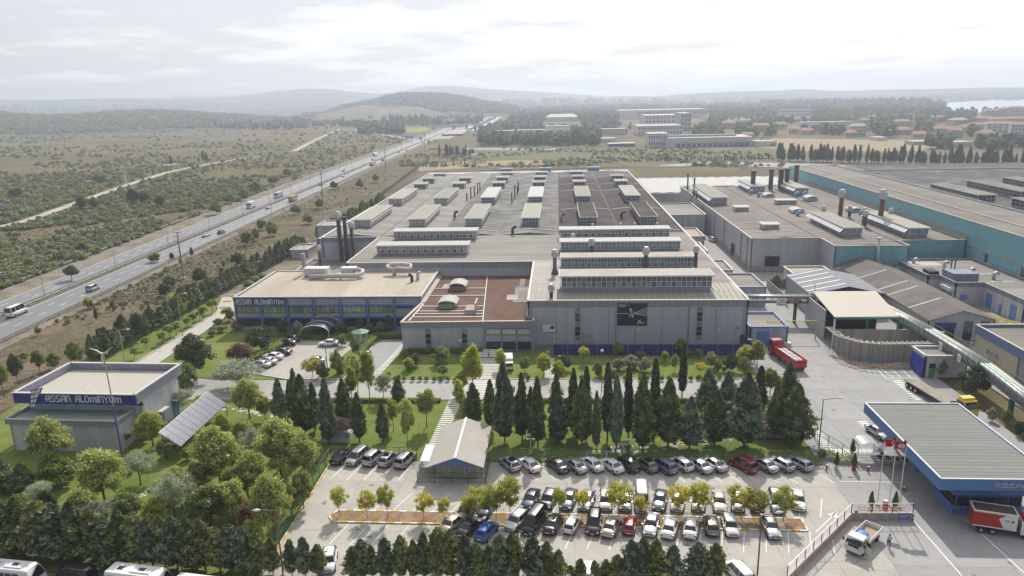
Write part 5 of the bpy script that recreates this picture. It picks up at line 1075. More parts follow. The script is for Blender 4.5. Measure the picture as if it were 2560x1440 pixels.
# ================================================================ entrance block with rust-red roof
eb = thing('entrance_block', 'entrance block with a rust red roof and grey blue walls', 'building')
ep = [(-33.2, 142.6), (-5.4, 143.4), (-5.4, 146.4), (-6.8, 146.4), (-6.8, 183.7), (-31.5, 183.7), (-31.5, 157.5)]
EZ = 6.5; walls(eb, ep, 0, EZ-1.2, CL); n = len(ep)
for i in range(n):
    a, c = Vector((*ep[i], 0)), Vector((*ep[(i+1) % n], 0)); d = c-a; b = MB(); b.box(-0.08, d.length+0.08, -0.1, 0.3, EZ-1.2, EZ); b.build('fascia', FAS, eb, loc=(a.x, a.y, 0), rz=math.atan2(d.y, d.x))
coping(eb, ep, EZ+0.1, mat('pinkish_coping', (0.52, 0.42, 0.36), 0.6, 0.1, 2), 0.55, 0.2)
b = MB(); b.prism([(-32.6, 143.0), (-16.1, 143.3), (-18.9, 183.5), (-31.2, 183.5), (-31.2, 157.6)], EZ-0.5, EZ-0.1); b.build('roof', R_RUST, eb)
b = MB(); b.prism([(-15.9, 143.4), (-7.0, 143.7), (-7.0, 183.5), (-18.7, 183.5)], EZ-0.5, EZ-0.08); b.build('roof', R_RUST, eb)
b = MB(); b.bar((-16.0, 143.4, EZ), (-18.8, 183.5, EZ), 0.22, 0.14)
b.build('gutter', COPW, eb)
b = MB()
for y, xa, xb in ((146.6, -31.9, -16.3), (149.0, -31.5, -16.5), (151.0, -31.2, -16.6), (154.8, -30.8, -16.9), (163.8, -30.9, -17.5), (170.5, -31, -18)): b.bar((xa, y, EZ), (xb, y+0.1, EZ), 0.42, 0.14)
b.bar((-31.8, 144, EZ), (-31.0, 157, EZ), 0.4, 0.14); b.bar((-31.0, 158, EZ), (-31.0, 183, EZ), 0.3, 0.14); b.build('roof_strip', COPW, eb)
part('roof_patch', R_GREY, eb, (-10.6, -7.2, 158, 172, EZ-0.06, EZ-0.02)); part('roof_patch', R_LIGHT, eb, (-12.2, -9.6, 160, 164.5, EZ-0.05, EZ+0.0)); part('roof_patch', R_GREY, eb, (-9.8, -8.5, 172.1, 180, EZ-0.05, EZ-0.01)); part('roof_patch', R_LIGHT, eb, (-29.0, -26.6, 170.9, 175, EZ-0.05, EZ-0.01))
for cy_ in (155.3, 170.8):
    cx = -25.0-(0 if cy_ < 160 else -0.2); rl = part('roof_light', PANEG, eb, (cx-1.9, cx+1.9, cy_-2.2, cy_+2.2, EZ-0.1, EZ+1.0)); b = MB()
    for i in range(8):
        a0, a1 = PI*(0.15+0.7*i/8), PI*(0.15+0.7*(i+1)/8); p = lambda a: (cx-math.cos(a)*2.5, EZ+0.35+math.sin(a)*1.55)
        (xa, za), (xb, zb) = p(a0), p(a1); b.face([(xa, cy_-2.6, za), (xb, cy_-2.6, zb), (xb, cy_+2.6, zb), (xa, cy_+2.6, za)]); b.face([(xa, cy_-2.6, za-.12), (xb, cy_-2.6, zb-.12), (xb, cy_-2.6, zb), (xa, cy_-2.6, za)])
    b.build('vault', R_WHITE, rl)
winstrip(eb, -27.6, 142.72, 0.6, 5.3, 4); winstrip(eb, -19.9, 142.95, 0.6, 5.3, 4)
for k, (x0, x1) in enumerate(((-15.2, -10.9), (-10.2, -7.6+1.0), (-6.0, -2.0))):
    pass
for x0, x1 in ((-15.3, -11.6), (-10.6, -7.9), (-7.2+0.2, -5.7)): pass
for x0, x1, nn in ((-15.2, -12.3, 6), (-11.8, -9.1, 5), (-8.6, -5.9, 6)):
    window(eb, x0, x1, 142.95, 3.75, 5.0, nn, 1, BLACK, mat('curtained_window', (0.60, 0.62, 0.52), 0.15, 0.1, 1.0, spec=0.6)); window(eb, x0, x1, 142.95, 0.5, 2.1, nn, 1, BLACK, GLASS)
for x in (-15.7, -12.05, -8.85, -5.5): part('pillar', mat('pale_blue_pillar', (0.22, 0.30, 0.47), 0.6, 0.05, 1), eb, (x-0.16, x+0.16, 142.65, 142.95, 0, 5.3))
st = thing('outdoor_staircase', 'broad flight of pale steps up to the entrance block', 'steps', (-14.4, 139.4, 0))
for k in range(6): part('step', pm, st, (-2.3, 2.3, k*0.5, k*0.5+0.5, 0, 0.12*(k+1)))
tr_ = thing('parked_lorry', 'small white lorry half hidden by the trees at the entrance steps', 'lorry', (-9.9, 133.0, 0), 0.1); tr_.scale = (.8, .8, .8)
part('body', WHITE, tr_, (-1.0, 1.0, 0, 4.0, 0.8, 2.7)); part('cab', WHITE, tr_, (-0.95, 0.95, -1.7, -0.1, 0.45, 2.1)); part('windscreen', GLASS, tr_, (-0.85, 0.85, -1.75, -1.69, 1.2, 2.0)); [part('wheel', BLACK, tr_, (x-0.12, x+0.12, y-0.4, y+0.4, 0, 0.8)) for x in (-0.9, 0.9) for y in (-1, 3)]
# rooftop plant on the offices
def unit(x, y, z, w, d, h, lab, m=WHITE, rz=0.0):
    t = thing('ventilation_unit', lab, 'ventilation unit', (x, y, z), rz); part('casing', m, t, (0, w, 0, d, 0.25, h)); b = MB()
    for k in range(int(w/0.9)): b.box(0.15+k*0.9, 0.85+k*0.9, -0.04, 0.0, 0.4, h-0.2)
    b.build('panel', STEEL, t); part('skid', SOOT, t, (0.05, w-0.05, 0.05, d-0.05, 0, 0.25)); return t
unit(-66.0, 177.5, OZ, 6.2, 2.6, 2.3, 'long white air handling unit at the back of the office roof'); unit(-56.5, 178.5, OZ, 3.8, 2.2, 2.1, 'white air handling unit beside the curved duct')
def duct(lab, pts, r, x, y, z, m=DUCT, legs=()):
    t = thing('air_duct', lab, 'duct', (x, y, z)); t.scale = (.8, .8, .7) if 'looping' in lab else (1, 1, 1); b = MB(); b.tube(pts, r, 10); b.build('pipe', m, t, True)
    for q in legs: part('leg', m, t, q)
    return t
duct('long beige duct bending back on itself on the office roof', [(0, 0, 0.7), (9, 0, 0.9), (12.2, 0.2, 0.9), (13.4, 1.5, 1.1), (13.2, 3.0, 1.5), (11.8, 3.6, 1.7), (10.4, 3.4, 1.6)], 0.55, -63.8, 175.0, OZ, legs=[(1, 1.3, -0.2, 0.2, 0, 0.5), (8, 8.3, -0.2, 0.2, 0, 0.5)])
duct('looping beige duct standing against the hall wall', [(0.6, 0, 0.1), (0.6, 0, 2.6), (1.2, 0, 2.9), (5.2, 0, 2.6), (6.0, 0.8, 2.6), (5.6, 2.2, 3.4), (3.5, 3.0, 3.6), (-0.8, 3.0, 3.6), (-2.0, 2.0, 3.2), (-1.6, 0.6, 2.8), (0.4, 0.0, 2.5)], 0.6, -43.0, 178.6, OZ)
duct('pair of rusty fan pipes on the office roof', [(0, 0, 0), (0, 0, 1.4), (-0.7, -0.2, 2.0)], 0.4, -36.6, 172.0, OZ, SOOT); duct('steel fan pipe behind the rusty one', [(0, 0, 0), (0, 0, 1.3), (0.6, 0, 1.9)], 0.4, -35.6, 174.5, OZ, STEEL)
t = thing('lattice_mast', 'square lattice mast wrapped in sheeting behind the office roof', 'mast', (-67.6, 180.5, OZ)); b = MB()
for x in (0, 1): 
    for y in (0, 1): b.bar((x, y, 0), (x, y, 5.6), 0.08)
for k in range(8): b.bar((0, 0, k*.7), (1, 0, k*.7+.7), 0.05); b.bar((1, 0, k*.7), (0, 0, k*.7+.7), 0.05); b.bar((0, 0, k*.7), (1, 0, k*.7), .05)
b.build('lattice', STEEL, t); part('sheeting', R_WHITE, t, (0.1, 0.9, 0.15, 0.9, 2.0, 5.5))
t = thing('satellite_dish', 'round dish leaning beside the air handling unit', 'dish', (-57.8, 176.5, OZ)); b = MB(); b.lathe((0, 0, 0), [(0.02, 0), (0.5, 0.08), (0.95, 0.3), (0.97, 0.33)], 14); o = b.build('dish', WHITE, t, loc=(0, 0, 1.1)); o.rotation_euler = (1.0, 0.5, 0); part('post', STEEL, t, (-.05, .05, -.05, .05, 0, 1.1))
t = thing('air_cooler', 'louvred cooler with open sides on the rust red roof', 'cooler', (-20.5, 149.2, EZ)); part('deck', R_BEIGE, t, (0, 2.2, 0, 4.4, 0.5, 0.75)); [part('louvre', STEEL, t, (2.2, 2.45, 0.1+k*0.72, 0.65+k*0.72, 0.3, 2.3)) for k in range(6)]; part('frame', STEEL, t, (0.1, 2.1, 0.1, 0.2, 0, 0.5), (0.1, 2.1, 4.2, 4.3, 0, 0.5))
# ================================================================ sign building, front left
sg = thing('sign_building', 'pale blue building with a navy name band on its parapet', 'building', (-68.0, 96.6, 0), -0.03)
SX = mat('pale_building_render', (0.55, 0.575, 0.61), 0.8, 0.06, 0.8, streak=0.16)
walls(sg, rect(-17.6, 0, 0.5, 6.0), 0, 4.6, SX); walls(sg, rect(-17.6, 1.6, 5.0, 15.8), 0, 7.4, SX)
part('eave', FAS, sg, (-18.0, 0.3, 0.2, 0.5, 4.5, 5.4), (-18.0, -17.6, 0.5, 5, 4.5, 5.4), (0.0, 0.3, 0.5, 5, 4.5, 5.4)); coping(sg, rect(-18.0, 0.3, 0.2, 5.0), 5.45, COP, 0.3, 0.12)
part('roof', GREENR, sg, (-17.6, 0.0, 0.5, 5.0, 4.7, 5.0)); part('roof', mat('pale_flat_roof', (0.45, 0.425, 0.37), 0.8, 0.06, 0.8), sg, (-17.6, 1.6, 4.6, 15.8, 7.3, 7.5))
part('fascia', NAVY, sg, (-18.2, 2.2, 2.9, 3.2, 6.9, 8.6)); part('fascia', FAS, sg, (1.9, 2.2, 3.2, 16.3, 6.9, 8.6), (-18.2, -17.9, 3.2, 16.3, 6.9, 8.6), (-17.9, 1.9, 16.0, 16.3, 6.9, 8.6)); coping(sg, rect(-18.1, 2.1, 3.0, 16.2), 8.66, COPW, 0.5, 0.16)
part('soffit', SX, sg, (-17.9, 1.9, 3.2, 5.0, 6.9, 7.1))
lb = part('sign_board', NAVY, sg, (-13.8, 1.5, 2.84, 2.89, 7.0, 8.5)); lettering(lb, 'ASSAN ALuMINYUM', -12.6, -0.2, 7.35, 0.95, 2.82)
lg = part('emblem', LETT, sg, (-13.9, -13.89, 2.79, 2.80, 7.5, 7.51)); 
for i in range(2):
    for j in range(4):
        b = MB(); f = lambda u, v: (-15.4+u*1.9*(0.3+0.7*v)+0.6*v*v, 2.78, 6.2+v*2.9+0.5*u*v)
        u0, u1, v0, v1 = i/2+.05, (i+1)/2-.05, j/4+.035, (j+1)/4-.035; b.face([f(u0, v0), f(u1, v0), f(u1, v1), f(u0, v1)]); b.build('petal', LETT, lg)
b = MB(); f = lambda u, v: (-15.4+u*1.9*(0.3+0.7*v)+0.6*v*v, 2.80, 6.2+v*2.9+0.5*u*v); b.face([f(-.06, -.02), f(1.06, -.02), f(1.06, 1.02), f(-.06, 1.02)]); b.build('emblem_ground', NAVY, sg)
for y in (8.3, 12.8): part('awning', COP, sg, (1.62, 2.7, y, y+2.2, 3.2, 3.35)); part('door', BDOOR, sg, (1.6, 1.68, y+0.2, y+2.0, 0.1, 3.0))
part('awning', COP, sg, (0.02, 1.1, 1.6, 3.8, 2.6, 2.75)); part('window', GLASS, sg, (-0.02, 0.06, 2.0, 3.4, 1.3, 2.3)); part('awning', COP, sg, (1.62, 2.7, 5.6, 7.4, 3.2, 3.35)); part('door', BDOOR, sg, (1.6, 1.68, 5.9, 7.3, 0.1, 3.0))
for x in (-16.8, -12.5, 0.3): part('window', GLASS, sg, (x, x+1.6, 4.93, 4.99, 5.9, 6.6))
dm = MB()
# small wind turbine mast
wt = thing('wind_turbine', 'slim guyed mast with a three bladed rotor before the sign building', 'wind turbine', (-66.8, 95.6, 0)); b = MB(); b.tube([(0, 0, 0), (0, 0, 8.5)], 0.13, 8); b.build('mast', mat('blue_mast_paint', (0.05, 0.09, 0.36), 0.5), wt); b = MB(); b.tube([(0, 0, 8.5), (-.1, 0, 16.6)], 0.09, 8, cap=True); b.build('mast', STEEL, wt)
b = MB(); b.tube([(-.5, 0, 16.9), (.5, 0, 16.9)], 0.18, 8); b.build('nacelle', STEEL, wt)
for k in range(3):
    a = 0.4+k*2*PI/3; b = MB(); b.tube([(0, 0, 0), (math.cos(a)*0.9, 0, math.sin(a)*0.9), (math.cos(a+.15)*2.0, -0.1, math.sin(a+.15)*2.0)], [0.12, 0.14, 0.02], 5); b.build('blade', WHITE, wt, loc=(-.1, -0.3, 16.9))
b = MB(); [b.tube([(0, 0, 15.5), p], 0.012, 3) for p in ((-9, 6, 8.6), (7, 5, 0), (5, -7, 0))]; b.build('guy_wire', STEEL, wt)
# solar array
sr = thing('solar_array', 'tilted rack of twenty blue grey solar panels on green legs', 'solar panels', (-57.2, 95.4, 2.0)); 
PV = mat('solar_cell', (0.085, 0.095, 0.135), 0.3, 0.06, 1.0, spec=0.35, rand=0.10); b = MB(); b.box(0.03, 1.27, 0.02, 1.5, 0.05, 0.1); pvm = b.mesh('solar_panel', [PV]); ang = math.atan2(2.0, 2.6)
fr = MB(); fr.box(-0.03, 3.86, -0.03, 15.63, 0.0, 0.05); rk2 = fr.build('rack', WHITE, sr); rk2.rotation_euler = (0, ang*0+0, 0)
tilt = obj('panel_field', None, sr)
bpy.data.objects.remove(tilt)
for j in range(10):
    for i in range(3):
        o = obj('solar_panel', pvm, sr, loc=(0, 0, 0)); u = i*1.29; o.rotation_euler = (0, 0.62, 0); o.location = (-(3.86-u)*math.cos(0.62)-0.0, j*1.56, (3.86-u)*math.sin(0.62))
rk2.rotation_euler = (0, 0.62, 0); rk2.location = (-3.86*math.cos(0.62), 0, 3.86*math.sin(0.62))
b = MB()
for j in range(6):
    y = 0.4+j*3.0; b.bar((0, y, 0), (0, y, -2.0), 0.12); b.bar((-2.9, y, 2.0), (-2.9, y, -2.0), 0.12); b.bar((-2.9, y, -0.6), (0, y, -0.6), 0.08); b.bar((-2.9, y, -1.8), (0, y, -0.2), 0.06)
b.build('stand', mat('green_leg_paint', (0.05, 0.22, 0.13), 0.5), sr)
# ================================================================ gabled lodge in the car park
lo = thing('gabled_lodge', 'small gabled lodge with a pale sheet roof and blue gable', 'lodge', (-14.4, 92.1, 0)); hw, ey, rz_ = 3.95, 2.75, 4.2
LR = mat('lodge_roof_sheet', (0.40, 0.375, 0.33), 0.85, 0.08, 1.0, spec=0.1, ribs=(1, 0.5), ribc=0.08, col2=(0.42, 0.40, 0.36), scale2=0.3)
part('wall', mat('lodge_panel', (0.36, 0.33, 0.30), 0.8, 0.05, 1.0, ribs=(0, 1.0), ribc=0.1), lo, (-2.9, 2.9, -2.1, 8.8, 0, 2.75)); b = MB(); b.prism([(-3.4, 0), (3.4, 0), (0, 1.25)], 0, 0.1); o = b.build('gable', BLUEF, lo); o.rotation_euler = (PI/2, 0, 0); o.location = (0, -3.0, 2.8)
for s in (-1, 1):
    b = MB(); b.face([(0, -3.4, rz_), (s*hw, -3.4, ey), (s*hw, 9.4, ey), (0, 9.4, rz_)]); b.face([(0, -3.4, rz_-.1), (s*hw, -3.4, ey-.1), (s*hw, -3.4, ey), (0, -3.4, rz_)]); b.build('roof_slope', LR, lo)
b = MB(); b.bar((0, -3.45, rz_+.03), (0, 9.45, rz_+.03), 0.3, 0.08); b.build('ridge', WHITE, lo)
for x in (-1.4, 1.4): window(lo, x-.35, x+.35, -2.12, 1.2, 2.1, 1, 1, WHITE, PANEBL)
part('awning', STEEL, lo, (-5.4, -3.9, -1, 4, 2.3, 2.36)); part('plinth', M_KERB, lo, (-3.4, 3.4, -2.6, -2.1, 0, 0.2))
# ================================================================ blue gate canopy
cn = thing('gate_canopy', 'wide gate canopy with a grey ribbed roof and bright blue fascia', 'canopy')
X0, X1, Y0, Y1, CZ = 46.1, 59.8, 81.1, 103.5, 6.1
seam = mat('canopy_roof_sheet', (0.225, 0.222, 0.205), 0.8, 0.06, 0.6, spec=0.12, col2=(0.19, 0.185, 0.17), scale2=0.2, rand=0.05, stretch=(0.2, 1, 1))
nn = 26; dy_ = (Y1-Y0-0.6)/nn; b = MB(); b.box(0, X1-X0-0.6, 0.0, dy_-0.05, 0, 0.05); b.box(0, X1-X0-0.6, dy_-0.05, dy_, 0.02, 0.03); sm = b.mesh('roof_sheet', [seam])
for i in range(nn): obj('roof_sheet', sm, cn, loc=(X0+0.3, Y0+0.3+i*dy_, CZ-0.12))
part('deck', SOOT, cn, (X0+0.3, X1-0.3, Y0+0.3, Y1-0.3, CZ-0.8, CZ-0.40))
part('fascia', BCAN, cn, (X0, X1, Y0, Y0+0.3, CZ-1.5, CZ)); part('fascia', BCANY, cn, (X0, X0+0.3, Y0+0.3, Y1-0.3, CZ-1.5, CZ)); part('fascia', BCANY, cn, (X1-0.3, X1, Y0+0.3, Y1-0.3, CZ-1.5, CZ)); part('fascia', BCAN, cn, (X0, X1, Y1-0.3, Y1, CZ-1.5, CZ))
coping(cn, rect(X0+.1, X1-.1, Y0+.1, Y1-.1), CZ+0.05, STEEL, 0.24, 0.06)
for x in (50.0, 58.0):
    for y in (88.5, 94, 100.5): part('pillar', BLUEF, cn, (x-0.2, x+0.2, y-0.2, y+0.2, 0, CZ-0.8))
cs = part('sign_board', BLUEF, cn, (52.2, 56.6, Y0-0.05, Y0, CZ-1.15, CZ-0.3)); lettering(cs, 'ASSAN', 52.5, 56.3, CZ-0.98, 0.48, Y0-0.09, STEEL, 0.10)
gb = thing('gatehouse', 'glazed blue gatehouse standing under the canopy', 'gatehouse', (49.2, 83.2, 0)); part('wall', BLUEF, gb, (0, 8.4, 0, 4.6, 0, 1.2), (0, 8.4, 0, 4.6, 2.7, 3.3)); window(gb, 0.3, 8.1, 0.0, 1.25, 2.65, 5, 1, BLUEF, GLASS); part('interior', BLACK, gb, (0.1, 8.3, 0.1, 4.5, 1.2, 2.7)); part('counter', BLUEF, gb, (-.1, 8.5, -.25, 0, 1.05, 1.2))
ts = thing('turnstile_shelter', 'small arched glass shelter over the turnstiles', 'shelter', (43.0, 96.8, 0)); b = MB()
for i in range(8):
    a0, a1 = PI*i/8, PI*(i+1)/8; p = lambda a: (-math.cos(a)*1.6, 2.2+math.sin(a)*0.7); (xa, za), (xb, zb) = p(a0), p(a1); b.face([(xa+1.6, 0, za), (xb+1.6, 0, zb), (xb+1.6, 2.4, zb), (xa+1.6, 2.4, za)])
b.build('vault', mat('clouded_glass', (0.42, 0.44, 0.45), 0.3, 0.1, 1), ts); b = MB()
for i in range(0, 9, 2):
    a = PI*i/8
    for y in (0, 2.4): b.tube([(1.6-math.cos(a)*1.6, y, 2.2+math.sin(a)*.7), (1.6-math.cos(a)*1.6, y+.01, 2.25+math.sin(a)*.7)], 0.05, 5)
for x in (0, 3.2):
    for y in (0, 2.4): b.bar((x, y, 0), (x, y, 2.2), 0.08)
b.build('post', STEEL, ts)
for i in range(4):
    t = thing('turnstile', 'steel turnstile post under the canopy edge, %s from the left' % nth(i+1), 'turnstile', (45.6+i*1.1, 95.6-i*.2, 0), 0, 'turnstiles'); part('housing', STEEL, t, (0, 0.25, 0, 1.0, 0, 1.0)); part('top', BLACK, t, (-.15, .4, 0, 1.0, 1.0, 1.08))
# ================================================================ right-hand works
gf = thing('rolling_mill_building', 'grey and teal factory building with awning-windowed roof lights', 'factory')
gp = [(57.0, 212.5), (76.8, 212.5), (76.8, 200.6), (96.6, 200.6), (96.6, 207.6), (115.4, 207.6), (115.4, 338), (57.0, 338)]
GM = [GCL, TEALX, TEALX, TEALX, TEALX, GCLY, GCL, GCLY]
for i in range(8):
    a, c = Vector((*gp[i], 0)), Vector((*gp[(i+1) % 8], 0)); d = c-a; b = MB(); b.box(0, d.length, 0, 0.25, 0, Z); nm = GM[i]
    b.build('wall', GCL if i in (0, 7, 1, 6) else TEALX, gf, loc=(a.x, a.y, 0), rz=math.atan2(d.y, d.x))
coping(gf, gp, Z+0.08, mat('ochre_coping', (0.46, 0.40, 0.31), 0.6, 0.08, 2), 0.4, 0.18)
part('plinth', CONCW, gf, (57.0, 76.8, 212.2, 212.5, 0, 1.6), (56.75, 57.0, 212.5, 338, 0, 1.6))
for x0, x1, y0 in ((57.2, 76.8, 212.8), (76.8, 96.4, 201.0), (96.4, 115.2, 208.0)):
    gable_bay(gf, x0, x1, y0, 337.8, Z-0.35, 0.75, R_TAUPE); part('gutter', SOOT, gf, (x1-.15, x1+.1, y0, 337.8, Z-.4, Z-.2))
b = MB()
for y in (216, 223, 231, 239, 262, 285, 309):
    b.bar((57.3, y, Z-.28), (67.0, y, Z+.46), 0.45, 0.1); b.bar((67.0, y, Z+.46), (76.6, y, Z-.28), 0.45, 0.1)
for y in (203, 222, 248): b.bar((77, y, Z-.28), (86.6, y, Z+.46), 0.3, 0.1)
b.build('roof_strip', R_WHITE, gf)
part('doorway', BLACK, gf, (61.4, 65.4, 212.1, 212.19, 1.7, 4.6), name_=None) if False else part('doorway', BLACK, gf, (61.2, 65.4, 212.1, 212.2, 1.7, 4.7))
part('doorway', BLACK, gf, (56.7, 56.74, 232, 236, 0.3, 4.2)); [part('downpipe', SOOT, gf, (56.7, 56.85, y, y+.2, 0.3, 9.5)) for y in (216, 223.5, 247, 262, 285, 310)]
part('lamp', WHITE, gf, (63.6, 64.6, 211.5, 212.1, 4.9, 5.1))
def awn_monitor(parent, x0, x1, y0, y1, zb, zt, m=R_MON):
    o = monitor(parent, x0, x1, y0, y1, zb, zt, m, 3, max(3, round((y1-y0)/1.6)), 1, PANEBL, None, False, base=0.9)
    n = max(3, round((y1-y0)/1.6)); wy = (y1-y0)/n
    for i in range(n):
        pane(o, x0-0.85, y0+wy*(i+.5), zb+1.85, wy-0.4, 1.5, WHITE, -PI/2, -0.85, 'awning_window'); pane(o, x0-0.05, y0+wy*(i+.5), zb+1.3, wy-0.2, 0.8, PANEBL, -PI/2)
        pane(o, x1+0.03, y0+wy*(i+.5), zb+1.5, wy-0.2, 1.5, PANEBL, PI/2)
    return o
for x0, x1, y0, y1 in ((83.4, 88.3, 212, 242), (101.0, 106.2, 210.6, 241.5), (59.2, 64.6, 279, 322), (82.4, 87.8, 312, 336), (98.6, 103.2, 304, 330)): awn_monitor(gf, x0, x1, y0, y1, Z+0.35, Z+3.2)
for i, (x, y, w, l) in enumerate(((64, 226, 4.8, 4.2), (64.0, 262, 4.5, 4.5), (83.2, 278, 7.2, 4))):
    monitor(gf, x, x+w, y, y+l, Z+0.3, Z+1.9, R_WHITE, 3, 2, 1, PANEG, None, True, base=0.3)
for x, y in ((82.5, 257), (83.8, 297), (97.6, 288), (102.3, 257)):
    rl = part('roof_light', STEEL, gf, (x, x+4, y, y+5, Z, Z+1.1)); b = MB()
    for i in range(6):
        a0, a1 = PI*(.15+.7*i/6), PI*(.15+.7*(i+1)/6); p = lambda a: (x+2-math.cos(a)*2.5, Z+.5+math.sin(a)*1.3); (xa, za), (xb, zb) = p(a0), p(a1)
        b.face([(xa, y-.4, za), (xb, y-.4, zb), (xb, y+5.4, zb), (xa, y+5.4, za)]); b.face([(xa, y-.4, za-.1), (xb, y-.4, zb-.1), (xb, y-.4, zb), (xa, y-.4, za)])
    b.build('vault', R_WHITE, rl)
for i, (x, y, h, r, c) in enumerate(((96.2, 250, 6.3, .75, 1), (101.8, 232, 8.3, .8, 1), (97.3, 233.5, 3.4, .5, 1), (96.2, 229.5, 3.2, .5, 1), (88.0, 243, 2.8, .5, 1), (106.6, 236, 2.8, .5, 1), (98.5, 248, 2.0, .5, 1), (84.8, 320, 8.5, 1.0, 0), (93.0, 322, 8.8, .95, 0), (97.8, 324, 8.6, 1.1, 0), (101, 326, 8.6, 1.0, 0), (108.8, 338, 8.8, 1.0, 0), (58.2, 312.5, 6.5, .35, 0), (57.8, 326, 7.0, .35, 0), (56.2, 302, 2.5, .35, 1), (56.2, 296, 2.4, .35, 1))):
    lab = ['brown stack with silver cone on the grey and teal factory, left of the pair', 'tallest brown stack with silver cone, right of the pair', 'small capped stack beside the right front roof light', 'small capped stack left of the right front roof light', 'small silver cone on the left front roof light', 'small silver cone on the right front roof light', 'squat silver cone behind the pair of brown stacks', 'leftmost of the five black stacks at the back', 'second of the five black stacks at the back', 'third of the five black stacks at the back', 'fourth of the five black stacks at the back', 'rightmost of the five black stacks at the back', 'thin black pipe at the left wall, nearer one', 'thin black pipe at the left wall, farther one', 'short silver capped pipe on the left parapet', 'shortest silver capped pipe on the left parapet'][i]
    stack(x, y, Z+0.2, h, r, lab, mat('rusty_stack', (0.13, 0.085, 0.065), 0.7, 0.25, 1.5) if i < 3 else SOOT, cap=bool(c))
for i, (x, y) in enumerate(((82.0, 300), (80.6, 308), (96.9, 300), (100, 300), (82.6, 252), (103.8, 252))):
    t = thing('blue_fan_pipe', 'light blue bent fan pipe on the teal factory roof, %s from the left' % nth([2, 1, 4, 5, 3, 6][i]), 'pipe', (x, y, Z+.2)); b = MB(); b.tube([(0, 0, 0), (0, 0, .8), (.4, 0, 1.3), (1.2, 0, 1.4)], 0.6, 9); b.build('pipe', mat('light_blue_duct', (0.16, 0.40, 0.55), 0.5), t, True)
t = thing('steel_flue', 'zigzag silver flue climbing the teal wall', 'pipe', (88.0, 199.6, 0)); b = MB(); b.tube([(1.0, -.3, 0.5), (.9, -.2, 5.0), (0, 0, 6.6), (0, .2, 12.2)], 0.38, 9); b.build('pipe', STEEL, t, True); part('cowl', STEEL, t, (-.5, .5, -.3, .7, 12.2, 12.5))
# long teal hall
lh = thing('teal_hall', 'very long hall clad in teal sheeting with a pale grey roof', 'hall')
walls(lh, rect(115.8, 139.0, 150, 372), 0, 15.4, TEALX); gable_bay(lh, 116, 138.8, 150.2, 371.8, 15.1, 0.9, R_TAUPE); coping(lh, rect(115.8, 139, 150, 372), 15.5, mat('ochre_coping', (0, 0, 0)), 0.4, 0.2)
part('ridge_strip', R_WHITE, lh, (123.0, 123.5, 150.5, 371.5, 15.75, 15.85)); part('roof_patch', R_WHITE, lh, (120.5, 127, 176, 188, 15.55, 15.9))
part('plinth', CONCW, lh, (115.5, 115.79, 207.8, 372, 9.6, 11.2)); part('plinth', CONCW, lh, (115.5, 115.79, 150, 200, 0, 1.0)); part('rail', mat('ochre_coping', (0, 0, 0)), lh, (115.6, 115.79, 150, 207, 8.8, 9.1))
for y in (197, 181): part('window', GLASS, lh, (115.68, 115.78, y, y+1.4, 2.2, 8.0))
rh = thing('dark_roofed_hall', 'hall with a dark roof and black glazed roof lights on the far right', 'hall'); block(rh, 139.2, 260, 200, 385, 0, 11.4, GCL, R_DARK, COP)
for i, (x, y) in enumerate(((146.5, 232), (146.5, 282), (170, 292), (193, 300), (163, 235))):
    pp = [(158.0, 222, 38), (151.0, 268, 34), (170.5, 276, 36), (190, 285, 36), (178, 226, 38)][i]; monitor(rh, pp[0], pp[0]+6, pp[1], pp[1]+pp[2], 11.2, 14.4, R_TAUPE, 4, 16, 2, GLASS, None, True, base=0.6)
bw = thing('white_back_building', 'long white walled building behind the dark roofed hall', 'building'); block(bw, 165, 262, 396, 430, 0, 9.6, WHITE, R_DARK, COPW); part('shade_roof', BLACK, bw, (172, 262, 395, 397.5, 9.7, 10.2)); block(bw, 146, 164.8, 398, 425, 0, 9.0, WHITE, R_DARK, COPW)
lf = thing('low_rear_hall', 'low pale hall with white folded roof behind the grey factory', 'hall'); block(lf, 42, 122, 345, 412, 0, 6.0, GCL, R_WHITE, COPW)
for k in range(12): 
    b = MB(); x = 44+k*6.4; b.face([(x, 348, 6.0), (x+3.2, 348, 6.35), (x+3.2, 410, 6.35), (x, 410, 6.0)]); b.face([(x+3.2, 348, 6.35), (x+6.4, 348, 6.0), (x+6.4, 410, 6.0), (x+3.2, 410, 6.35)]); b.face([(x, 348, 6), (x+6.4, 348, 6), (x+3.2, 348, 6.35)]); b.build('roof_fold', R_WHITE, lf)
for x in (59, 75, 99): monitor(lf, x, x+9, 349, 352, 6.4, 9.0, R_LIGHT, 5, 1, 1, PANEB, None, True)
for i, (x0, y0, x1, y1, h, l) in enumerate(((42, 246, 50, 262, 4.4, 'pale flat roofed shed on the right flank of the main hall'), (41, 225, 47, 240, 3.6, 'beige flat roofed shed by the right parapet of the main hall'), (40.5, 176, 51.5, 190, 5.0, 'blue edged flat roof shed on the right flank'), (40.5, 196, 48, 208, 4.6, 'small grey shed between the halls'), (41, 270, 55, 300, 8.0, 'open sided shed bridging the road between the halls'))):
    t = thing('side_shed', l, 'shed'); block(t, x0, x1, y0, y1, 0, h, PLAS if i != 1 else PLASW, R_BEIGE if i in (0, 1) else R_GREY, FAS if i == 2 else COP)
t = thing('service_shed', 'blue walled service shed at the right corner of the grey wall', 'shed'); block(t, 40.2, 48.0, 146.5, 157, 0, 4.2, PLAS, R_GREY, BLUEF); part('door', BDOOR, t, (41.6, 44.2, 146.4, 146.49, 0.1, 3.2))
